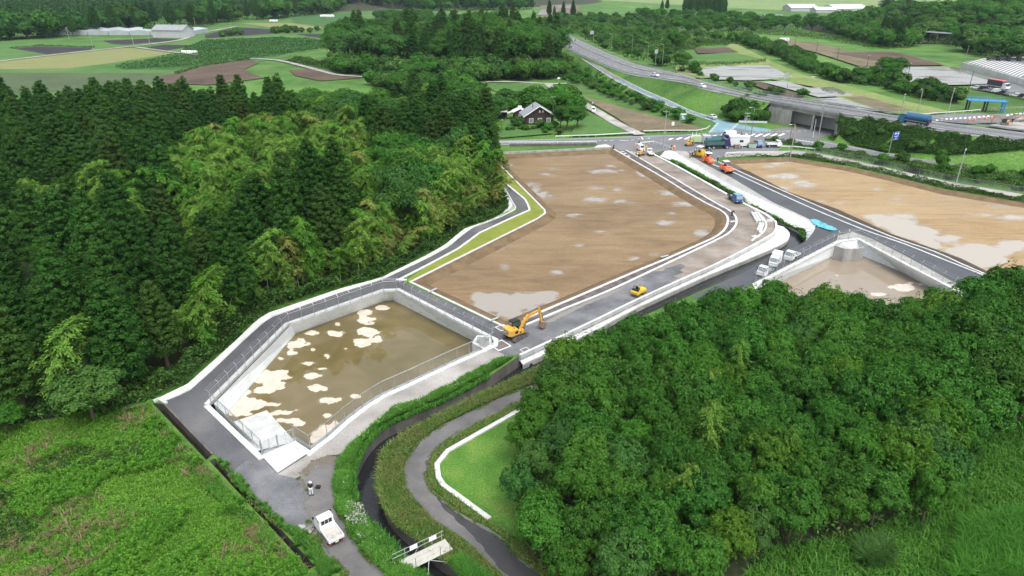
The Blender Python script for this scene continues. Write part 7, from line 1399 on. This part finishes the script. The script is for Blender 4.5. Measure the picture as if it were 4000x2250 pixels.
# delineators, cones, barriers
for k in range(13): o = thing('delineator_post', 'slim dark delineator post in the row along the hatched area', 'post', P_(2740 + 26 * k, 527 - .6 * k), 0, 'delineators along the hatched area'); part(o, 'post', MB().cyl((0, 0, 0), (0, 0, .8), .05, 6), p_black); part(o, 'base', MB().cyl((0, 0, 0), (0, 0, .06), .16, 8), p_black)
for k, (u, v) in enumerate(((2704, 535), (2718, 537), (2732, 540))): o = thing('marker_post', 'slim white marker post standing on the hatched road', 'post', P_(u, v), 0, 'white marker posts'); part(o, 'post', MB().cyl((0, 0, 0), (0, 0, 1.5), .07, 6), m_wplate); part(o, 'base', MB().cyl((0, 0, 0), (0, 0, .08), .2, 8), p_black)
for lab, u, v in (('black sandbag marker on the kerb end beside the white slope', 2396, 582), ('black marker post at the near end of the culvert guardrail', 2495, 566), ('black marker post between the white slab and the road cone', 2621, 583)): o = thing('marker_post', lab, 'post', P_(u, v)); part(o, 'post', MB().cyl((0, 0, 0), (.1, 0, 1.2), .16, 8), p_black); part(o, 'base', MB().box(-.3, .3, -.3, .3, 0, .1), p_black)
def cone(label, loc, group=None): o = thing('traffic_cone', label, 'traffic cone', loc, 0, group); part(o, 'cone', MB().cyl((0, 0, .05), (0, 0, .75), .2, 10, .03), m_cone); part(o, 'band', MB().cyl((0, 0, .32), (0, 0, .5), .135, 10, .092, False), m_wplate); part(o, 'base', MB().box(-.24, .24, -.24, .24, 0, .05), m_cone); return o
cone('single red and white cone in the junction beside the white slab', P_(2633, 582)).scale = (1.9, 1.9, 2.2); cone('red cone at the left end of the culvert guardrail', P_(2482, 570)).scale = (1.6, 1.6, 1.6)
for k in range(5): cone('traffic cone in the row closing the far side road', (*G(*cI((1960 + 62 * k, 352 - 6 * k))[0], .6)[:2], .66), 'cones closing the far side road').scale = (1.7, 1.7, 2.0)
cone('orange cone at the very bottom edge beside the lower right road', (*G(2170, 2240)[:2], .05))
# site hut and its neighbours
ang = head((2852, 566), (2920, 574)); t = thing('site_hut', 'white prefabricated site hut with one window and an open end door', 'hut', P_(2884, 571), -.09)
part(t, 'wall', MB().box(-2.9, 2.9, -1.2, 1.2, .35, 2.95), p_white); part(t, 'roof', MB().box(-3.0, 3.0, -1.3, 1.3, 2.952, 3.05), p_white); part(t, 'plinth', MB().box(-2.8, -2.4, -1.1, 1.1, 0, .35).box(2.4, 2.8, -1.1, 1.1, 0, .35), p_black); w_ = part(t, 'window', MB().box(-.1, 1.1, -1.225, -1.205, 1.4, 2.15), m_metal); link('pane', MB().quad((-.02, -1.232, 1.48), (1.02, -1.232, 1.48), (1.02, -1.232, 2.07), (-.02, -1.232, 2.07)).mesh('pane', m_glass), w_); part(t, 'doorway', MB().quad((-2.912, -.9, .4), (-2.912, .4, .4), (-2.912, .4, 2.4), (-2.912, -.9, 2.4)), p_black)
t = thing('equipment_box', 'grey slatted box in front of the site hut', 'box', P_(2878, 579)); part(t, 'body', MB().box(-.85, .85, -.5, .5, .1, 1.0), m_rust); part(t, 'lid', MB().box(-.9, .9, -.55, .55, 1.0, 1.06), m_steel)
t = thing('generator', 'small pale generator in front of the site hut', 'generator', P_(2892, 580)); part(t, 'body', MB().box(-.55, .55, -.4, .4, .1, .95), m_sgrey); part(t, 'panel', MB().box(-.3, .3, -.42, -.404, .3, .7), p_black)
t = thing('skip_bin', 'pale green skip between the site hut and the blue truck', 'skip', P_(2936, 577)); part(t, 'bin', MB().prism([(-1.0, .1), (1.0, .1), (1.3, 1.2), (-1.3, 1.2)], -.8, .8), pbr('skip_green', (.28, .42, .36), .6)); part(t, 'load', MB().prism([(-1.1, 1.2), (1.1, 1.2), (.6, 1.7), (-.5, 1.75)], -.7, .7), m_rust)
t = thing('storage_container', 'grey container beside the two dump trucks', 'container', P_(2757, 560)); part(t, 'body', MB().box(-1.2, 1.2, -1.1, 1.1, .1, 2.5), m_wall); part(t, 'door', MB().box(-1.225, -1.205, -.95, .95, .2, 2.35), m_sgrey)
t = thing('water_tank', 'pale green water tank behind the yellow mini excavator', 'tank', P_(2718, 559)); part(t, 'body', MB().prism([(-1.9, .5), (1.9, .5), (1.9, 1.9), (1.2, 2.3), (-1.2, 2.3), (-1.9, 1.9)], -.95, .95), pbr('tank_pale_green', (.42, .52, .33), .6)); part(t, 'frame', MB().box(-1.9, 1.9, -.7, .7, .25, .5), p_black); wheels(t, (-1.0, 1.0), (-.7, .7), .3, .2)
# precast blocks by the bend, each one by itself
for (a, b, n) in (((2936, 834), (2957, 871), 5), ((2948, 836), (2968, 870), 5), ((2960, 837), (2980, 869), 5), ((2971, 877), (2959, 906), 3), ((2980, 877), (2968, 916), 4)):
    A = Vector(G(*a)); Bv = Vector(G(*b)); d = Bv - A; L = d.length / n
    for k in range(n):
        o = link('kerb_block', MB().prism([(-L * .45, 0), (L * .45, 0), (L * .45, .42), (L * .42, .46), (-L * .42, .46), (-L * .45, .42)], -.26, .26).mesh('kerb_block', m_white), None, tuple(A + d * ((k + .5) / n) + Vector((0, 0, .02))), math.atan2(d.y, d.x)); tag(o, 'white precast concrete block in the rows stacked inside the road bend', 'concrete block', 'precast blocks in the bend')
for i, (u, v, r) in enumerate(((3004, 832, -.9), (3006, 861, 0), (3006, 867, .05), (2945, 926, .5), (2951, 930, 1.0), (2862, 868, .3), (2430, 595, .4), (2441, 602, .9), (2470, 597, -.6), (2452, 612, .2))):
    o = link('stone_slab', MB().prism([(-.7, 0), (.7, 0), (.66, .22), (-.66, .25)], -.22, .22).mesh('stone_slab', m_white), None, P_(u, v), r); tag(o, 'loose white kerb stone lying on the unfinished road', 'kerb stone', 'loose kerb stones')
# steel gratings, outlet pipes
for lab, u, v, s in (('large square drain grating set in the gravel by the basin corner', 1954, 1350, 1.15), ('square drain grating at the lower corner of the brown lot', 1962, 1281, .8), ('small square drain grating at the end of the parapet', 2053, 1369, .6), ('small drain grating on the coping at the top of the dark track', 1566, 1093, .6)):
    t = thing('drain_grating', lab, 'grating', P_(u, v, .04), .66); part(t, 'frame', MB().box(-s, s, -s, -s * .86, -.02, .04).box(-s, s, s * .86, s, -.02, .04).box(-s, -s * .86, -s * .86, s * .86, -.02, .04).box(s * .86, s, -s * .86, s * .86, -.02, .04), p_white); part(t, 'grate', MB().box(-s * .86, s * .86, -s * .86, s * .86, -.02, .02), m_steel)
for lab, u, v, r in (('grey drain pipe through the bank, upper one by the near basin', 1690, 1139, -2.3), ('grey drain pipe through the bank at the lot corner by the excavator', 1928, 1253, .8), ('grey drain pipe end on the right bank of the brown lot', 2594, 1006, .6)):
    t = thing('drain_pipe', lab, 'pipe', P_(u, v, .15), r); part(t, 'pipe', MB().cyl((-.9, 0, .1), (.9, 0, .05), .17, 10), m_sgrey); part(t, 'collar', MB().cyl((.9, 0, .05), (.98, 0, .05), .21, 10), m_conc)
t = thing('outlet_pipe', 'round drain outlet in the stream wall below the parapet end', 'pipe', (*G(2072, 1426, -1.7)[:2], -1.7), head((2042, 1423), (2150, 1370)) - math.pi / 2); part(t, 'collar', MB().box(-.05, .1, -.5, .5, -.5, .5), m_white); part(t, 'bore', MB().cyl((.08, 0, 0), (.13, 0, 0), .33, 14), p_black)
# control box at the basin corner
t = thing('outlet_chamber', 'white concrete outlet chamber in the right corner of the near basin', 'concrete chamber', (0, 0, 0)); ob = GP(cB((585, 790), (625, 730), (735, 735), (745, 815), (690, 850)), .12)
mb = MB(); mb.sweep([Vector(p) for p in ob] + [Vector(ob[0])], [(-.2, -2.4), (-.2, 0), (.2, 0), (.2, -2.4)]); part(t, 'wall', mb, m_white); part(t, 'floor', MB().quad(*[(p.x, p.y, -1.5) for p in ob]), m_conc); part(t, 'sluice', MB().bar((ob[0].x + .6, ob[0].y, .1), (ob[0].x + .6, ob[0].y, 1.0), .1), m_metal)
# turquoise sheet, survey tripod, rubble
bt = GP(cC((1425, 345), (1455, 337), (1500, 352), (1570, 385), (1650, 422), (1655, 433), (1590, 436), (1500, 405), (1450, 378)), 0); n = len(bt); t = thing('plastic_sheet', 'crumpled turquoise plastic sheet on the new road corner', 'plastic sheet', tuple(bt[0])); r_ = random.Random(3); cen = sum(bt, Vector()) / n; mb = MB(); vs = []
ringn = 4
for k in range(ringn):
    for p in resample(bt + [bt[0]], 29)[:-1]: q = p.lerp(cen, k / ringn) - bt[0]; vs.append((q.x, q.y, .06 + r_.uniform(0, .22)))
vs.append(tuple(cen - bt[0] + Vector((0, 0, .2)))); fs = [(k * 28 + i, k * 28 + (i + 1) % 28, (k + 1) * 28 + (i + 1) % 28, (k + 1) * 28 + i) for k in range(ringn - 1) for i in range(28)] + [((ringn - 1) * 28 + i, (ringn - 1) * 28 + (i + 1) % 28, len(vs) - 1) for i in range(28)]
part(t, 'sheet', mb.add(vs, fs), m_tarp)
t = thing('survey_tripod', 'survey tripod with a pale instrument beside the kerb by the small digger', 'tripod', P_(2489, 622)); mb = MB()
for a in (0, 2.1, 4.2): mb.cyl((math.cos(a) * .5, math.sin(a) * .5, 0), (0, 0, 1.4), .04, 5)
part(t, 'leg_set', mb, m_metal); part(t, 'instrument', MB().box(-.14, .14, -.14, .14, 1.4, 1.75), m_wplate)
for i in range(26):
    o = link('rubble_stone', MB().sphere((0, 0, .1), .2, 6, 4, (1.3, .9, .7)).mesh('rubble_stone', m_steel if i % 3 else m_conc), None, P_(1165 + 55 * rnd.random(), 2062 + 22 * rnd.random()), rnd.uniform(0, 6)); o.scale = (rnd.uniform(.6, 1.5),) * 3; tag(o, 'broken grey stone in the small heap at the gravel edge', 'stone', 'stone heap by the lower road')
# footbridge of scaffold planks
fa, fb_ = Vector(G(1590, 2205, .35)), Vector(G(1742, 2132, .35)); L = (fb_ - fa).length; t = thing('footbridge', 'scaffold plank footbridge with pipe handrails over the stream', 'footbridge', tuple(fa), math.atan2(fb_.y - fa.y, fb_.x - fa.x)); m_alu = pbr('plank_steel', (.47, .46, .41), .6, .2, .15, 2)
for k in range(3): part(t, 'plank', MB().box(-.3, L + .3, -.75 + k * .5, -.27 + k * .5, 0, .06), m_alu)
for y in (-.8, .8):
    for x in ((.2, L * .34 if False else L - 1.0, L) if y > 0 else (.5, L * .75, L)): part(t, 'post', MB().cyl((x, y, -.5), (x, y, 1.15), .035, 6), m_metal)
    for z in (.55, 1.05):
        if y > 0 or z < .6: part(t, 'handrail', MB().cyl((-1.0 if y > 0 else 0, y, z), (L + .2 if y > 0 else L * .3, y, z), .03, 6), m_metal)
for x in (.7, L - 1.3): part(t, 'notice_board', MB().box(x, x + .75, .76, .78, .55, 1.05), m_wplate)
part(t, 'brace', MB().cyl((L * .45, -.8, .05), (L * .15, -2.6, -.9), .03, 6).cyl((L * .5, -.8, .05), (L * .82, -1.6, -.2), .03, 6).cyl((L * .4, .8, .55), (L * .3, .8, .0), .03, 6), m_metal)
# ---- buildings
def gable(name, label, cat, loc, rz, W, D, hw, hr, wallm, roofm, over=.5, group=None, flip=False):
    """gable end faces local -Y; ridge runs along Y"""
    t = thing(name, label, cat, loc, rz, group); pr = [(-W / 2, 0), (W / 2, 0), (W / 2, hw), (0, hr - .12), (-W / 2, hw)]; mb = MB(); n = 5
    mb.add([(x, -D / 2, z) for x, z in pr] + [(x, D / 2, z) for x, z in pr], [(0, 1, 2, 3, 4), (9, 8, 7, 6, 5)] + [(i, i + 5, (i + 1) % 5 + 5, (i + 1) % 5) for i in range(5)]); part(t, 'wall', mb, wallm); sl = (hr - hw) / (W / 2)
    mb = MB()
    for s in (-1, 1): a = Vector((s * (W / 2 + over), 0, hw - sl * over)); b = Vector((0, 0, hr)); mb.add([(a.x, -D / 2 - over, a.z), (a.x, D / 2 + over, a.z), (0, D / 2 + over, hr), (0, -D / 2 - over, hr), (a.x, -D / 2 - over, a.z + .16), (a.x, D / 2 + over, a.z + .16), (0, D / 2 + over, hr + .16), (0, -D / 2 - over, hr + .16)], [(0, 1, 2, 3), (4, 5, 6, 7), (0, 1, 5, 4), (1, 2, 6, 5), (2, 3, 7, 6), (3, 0, 4, 7)])
    rf = part(t, 'roof', mb, roofm); return t, rf
def window(t, x0, x1, z0, z1, y, fr=None): w_ = part(t, 'window', MB().box(x0, x1, y - .05, y - .01, z0, z1), fr or m_wplate); link('pane', MB().quad((x0 + .12, y - .06, z0 + .12), (x1 - .12, y - .06, z0 + .12), (x1 - .12, y - .06, z1 - .12), (x0 + .12, y - .06, z1 - .12)).mesh('pane', m_lglass), w_)
t, rf = gable('farmhouse', 'dark brown timber farmhouse with a grey gabled roof and white windows', 'house', P_(2098, 482, .05), .16, 10.2, 7.5, 3.5, 6.6, m_wood, m_roofg, .7)
for x in (-3.6, -.5, 2.6): window(t, x, x + 1.5, .9, 2.5, -3.75)
for x in (-.05, 1.0): window(t, x, x + .45, 4.4, 5.1, -3.75)
link('chimney', MB().cyl((-1.8, -1, 5.2), (-1.8, -1, 6.9), .12, 8).mesh('chimney', p_black), rf); part(t, 'porch', MB().box(-1.2, .2, -4.6, -3.76, .1, .25).box(-1.2, -1.1, -4.6, -4.5, .25, 1.1).box(.1, .2, -4.6, -4.5, .25, 1.1), m_wood); part(t, 'fascia', MB().bar((-5.8, -4.47, 3.05), (0, -4.47, 6.66), .06, .28).bar((5.8, -4.47, 3.05), (0, -4.47, 6.66), .06, .28), m_wplate)
t, rf = gable('annex', 'small annex with white tin roof left of the brown farmhouse', 'house', P_(2030, 462, .05), .1, 4.5, 4, 2.6, 3.6, m_wood, m_tin, .5); window(t, -.6, .6, 1.0, 2.0, -2.0); part(t, 'roof_box', MB().box(-.7, .7, -.6, .6, 3.3, 4.4), p_white); part(t, 'porch_roof', MB().prism([(-4.6, 1.9), (-2.3, 2.7), (-2.3, 2.8), (-4.6, 2.0)], -1.6, 1.2), m_tin)
t = thing('carport', 'open shed with a flat white roof at the left of the farmhouse yard', 'shed', P_(1946, 462, .05), .03); part(t, 'roof', MB().prism([(-3.4, 2.5), (3.4, 2.5), (3.3, 2.75), (-3.3, 2.85)], -2.4, 2.4), m_tin); part(t, 'back_wall', MB().box(-3.2, 3.2, 2.1, 2.2, 0, 2.5), m_wood)
for x in (-3.1, 0, 3.1): part(t, 'post', MB().box(x - .07, x + .07, -2.2, -2.06, 0, 2.5), m_wood)
part(t, 'stored_goods', MB().box(-2.8, -1.2, -.5, 1.4, 0, 1.2).box(-.8, .6, -.2, 1.2, 0, 1.5).box(1.0, 2.6, -.9, 1.0, 0, .9), p_navy)
t = thing('well_cover', 'small white box on the farmhouse lawn', 'box', P_(1957, 476, .05)); part(t, 'body', MB().box(-.6, .6, -.4, .4, 0, .6), m_white); part(t, 'lid', MB().box(-.65, .65, -.45, .45, .6, .68), m_tin)
# far barns and sheds
def barn(label, a, b, D, hw, hr, wm, rm, z=.2, name='barn', nw=3):
    A = Vector(G(*a)); Bv = Vector(G(*b)); d = Bv - A; L = d.length; c = (A + Bv) / 2; dy = Vector((-d.y, d.x, 0)).normalized() * D / 2; t, rf = gable(name, label, 'barn', (c.x + dy.x, c.y + dy.y, z), math.atan2(d.y, d.x) + math.pi / 2, D, L, hw, hr, wm, rm, .6)
    for k in range(nw): y = -L / 2 + (k + .5) * L / nw; part(t, 'opening', MB().box(D / 2 + .01, D / 2 + .05, y - L / nw * .3, y + L / nw * .3, .3, hw * .75), p_black)
    return t
barn('grey gabled barn at the junction of the far farm lanes', cL((1100, 272))[0], cL((1320, 275))[0], 16, 6, 9.5, m_wall, m_roofg); t = thing('greenhouse', 'long low grey greenhouse roofs left of the grey barn', 'greenhouse', (*G(*cL((890, 250))[0])[:2], .2)); 
for k in range(7): x = -62 + 18 * k; part(t, 'bay', MB().prism([(x, 0), (x + 17.4, 0), (x + 17.4, 3.4), (x + 8.7, 4.6), (x, 3.4)], -9, 26), pbr('greenhouse_film', (.36, .40, .42), .35, 0, .12, .4))
barn('long white roofed livestock barn, left one on the far pasture', cK((900, 84))[0], cK((1090, 84))[0], 34, 5, 9, m_wall, m_tin); barn('long white roofed livestock barn, middle one on the far pasture', cK((1080, 94))[0], cK((1225, 94))[0], 22, 4, 7, m_wall, m_tin); barn('long white roofed livestock barn, right one on the far pasture', cK((1230, 92))[0], cK((1460, 88))[0], 36, 5, 9.5, m_wall, m_tin)
barn('grey roofed shed below the white barns', cK((728, 178))[0], cK((858, 178))[0], 26, 4, 9, m_wall, pbr('blue_grey_roof', (.22, .25, .28), .5, 0, .15, .3)); barn('white roofed barn above the wooded hill', cK((1900, 128))[0], cK((2060, 122))[0], 24, 5, 8, m_wall, m_tin); barn('dark roofed barn above the wooded hill', cK((2070, 115))[0], cK((2190, 108))[0], 26, 5, 9, m_wall, m_roofg)
barn('small white farm shed with a reddish roof under the wooded hill', cK((1795, 312))[0], cK((1850, 312))[0], 12, 8, 10, m_wplate, pbr('red_brown_roof', (.24, .12, .10), .6), nw=1); t = thing('pole_barn', 'open timber pole barn right of the small farm shed', 'shed', (*G(*cK((1960, 315))[0])[:2], .2)); part(t, 'roof', MB().prism([(-16, 8.5), (16, 6.5), (16, 7.0), (-16, 9.0)], -5, 5), m_roofg)
for x in (-15, -5, 5, 15): part(t, 'post', MB().box(x - .3, x + .3, -4.6, -4.0, 0, 7.5), m_brownp)
barn('grey roofed shed half hidden behind the tall grove', cJ((575, 210))[0], cJ((760, 190))[0], 24, 4, 7, m_wall, m_roofg)
# bales, row covers
def bale(label, p, n, dx, dy, group, r=1.6):
    for k in range(n): o = link('wrapped_bale', MB().cyl((-r * .9, 0, r), (r * .9, 0, r), r, 12).mesh('wrapped_bale', p_white), None, (*G(*cK((p[0] + dx * k, p[1] + dy * k))[0] if group[0] == 'K' else cL((p[0] + dx * k, p[1] + dy * k))[0])[:2], .3), .5 * k); tag(o, label, 'bale', group[2:])
bale('round white wrapped bale on the bare paddy edge', (832, 306), 3, 19, 0, 'K:bales on the paddy edge'); bale('white wrapped bale in the row on the green crop field', (1320, 388), 7, 15, .3, 'L:bale row on the crop field', 1.0); bale('white wrapped bale on the grass beyond the dark field', (1950, 162), 3, 18, 0, 'L:bales beyond the dark field', 1.3); bale('white wrapped bale in the row on the far upper field', (2312, 128), 6, 16, -.5, 'L:bale row on the far upper field', 1.6)
# blue steel frame by the side road
t = thing('steel_deck', 'bright blue steel frame deck on posts by the side road', 'steel structure', (*G(3845, 430, .5)[:2], .5), -.28)
part(t, 'deck', MB().box(-6.5, 6.5, -2, 2, 3.4, 3.7), m_bluep); part(t, 'railing', MB().box(-6.5, 6.5, -2.02, -1.94, 4.5, 4.62).box(-6.5, 6.5, 1.94, 2.02, 4.5, 4.62).box(-6.5, 6.5, -2.02, -1.94, 4.1, 4.18), m_bluep)
for x in (-6, -3, 0, 3, 6): part(t, 'railing_post', MB().box(x - .08, x + .08, -2.0, -1.9, 3.7, 4.6), m_bluep)
for x in (-6, 0, 6): part(t, 'post', MB().box(x - .25, x + .25, -1.7, -1.2, -.5, 3.4).box(x - .25, x + .25, 1.2, 1.7, -.5, 3.4), p_black if x < 5 else m_bluep)
t = thing('scrap_heap', 'heap of grey and rusty scrap beside the far work site', 'scrap heap', (*G(3985, 470, .7)[:2], .65)); part(t, 'heap', MB().sphere((0, 0, 0), 4.5, 10, 5, (1.2, .7, .5), 0), m_steel); part(t, 'planks', MB().bar((-4, -2, 1.2), (3, -1, 2.4), .4).bar((-3, 0, 2.2), (4, 1, 1.2), .4).bar((-2, -3, .6), (4, -2, 1.4), .4), m_rust)
# ================================================================== light, air, camera
w = bpy.data.worlds.new('World'); bpy.context.scene.world = w; w.use_nodes = True; nt = w.node_tree; nt.nodes.clear()
SUN_EL, SUN_AZ = R(64), R(150)           # azimuth from +Y towards +X
sky = nt.nodes.new('ShaderNodeTexSky'); sky.sky_type = 'NISHITA'; sky.sun_disc = False; sky.sun_elevation = SUN_EL; sky.sun_rotation = SUN_AZ
sky.air_density = 1.2; sky.dust_density = 4.0; sky.ozone_density = 1.0
hsv = nt.nodes.new('ShaderNodeHueSaturation'); hsv.inputs['Saturation'].default_value = .3; nt.links.new(sky.outputs[0], hsv.inputs['Color'])
bg = nt.nodes.new('ShaderNodeBackground'); bg.inputs[1].default_value = .15; nt.links.new(hsv.outputs[0], bg.inputs[0])
wo = nt.nodes.new('ShaderNodeOutputWorld'); nt.links.new(bg.outputs[0], wo.inputs[0])
ld = bpy.data.lights.new('sun', 'SUN'); ld.energy = .9; ld.angle = R(40); ld.color = (1, .96, .9)
lo = bpy.data.objects.new('sun', ld); C.objects.link(lo)
d = Vector((math.sin(SUN_AZ) * math.cos(SUN_EL), math.cos(SUN_AZ) * math.cos(SUN_EL), math.sin(SUN_EL))); lo.rotation_euler = d.to_track_quat('Z', 'Y').to_euler(); lo.location = (0, 0, 200)
if HAZE:
    t = NT('air'); v = t.n('ShaderNodeVolumePrincipled'); v.inputs['Color'].default_value = (.62, .76, .95, 1); v.inputs['Density'].default_value = HAZE; t.l(v.outputs[0], t.out.inputs['Volume'])
    h = link('haze', MB().box(-3100, 3100, -450, 5100, -4.5, 110).mesh('haze', t.m)); tag(h, kind='stuff')
cd = bpy.data.cameras.new('camera'); cd.sensor_width = 36; cd.lens = 24; cd.clip_end = 12000; cd.clip_start = .5
co = bpy.data.objects.new('camera', cd); C.objects.link(co); co.location = (0, 0, CAMH); co.rotation_euler = (math.pi / 2 - TH, 0, 0)
sc = bpy.context.scene; sc.camera = co
sc.view_settings.view_transform = 'Standard'; sc.view_settings.look = 'None'; sc.view_settings.exposure = EXPO; sc.view_settings.gamma = 1
sc.cycles.max_bounces = 6; sc.cycles.diffuse_bounces = 3; sc.cycles.glossy_bounces = 3; sc.cycles.transmission_bounces = 3; sc.cycles.transparent_max_bounces = 8; sc.cycles.volume_bounces = 0
sc.cycles.use_denoising = True
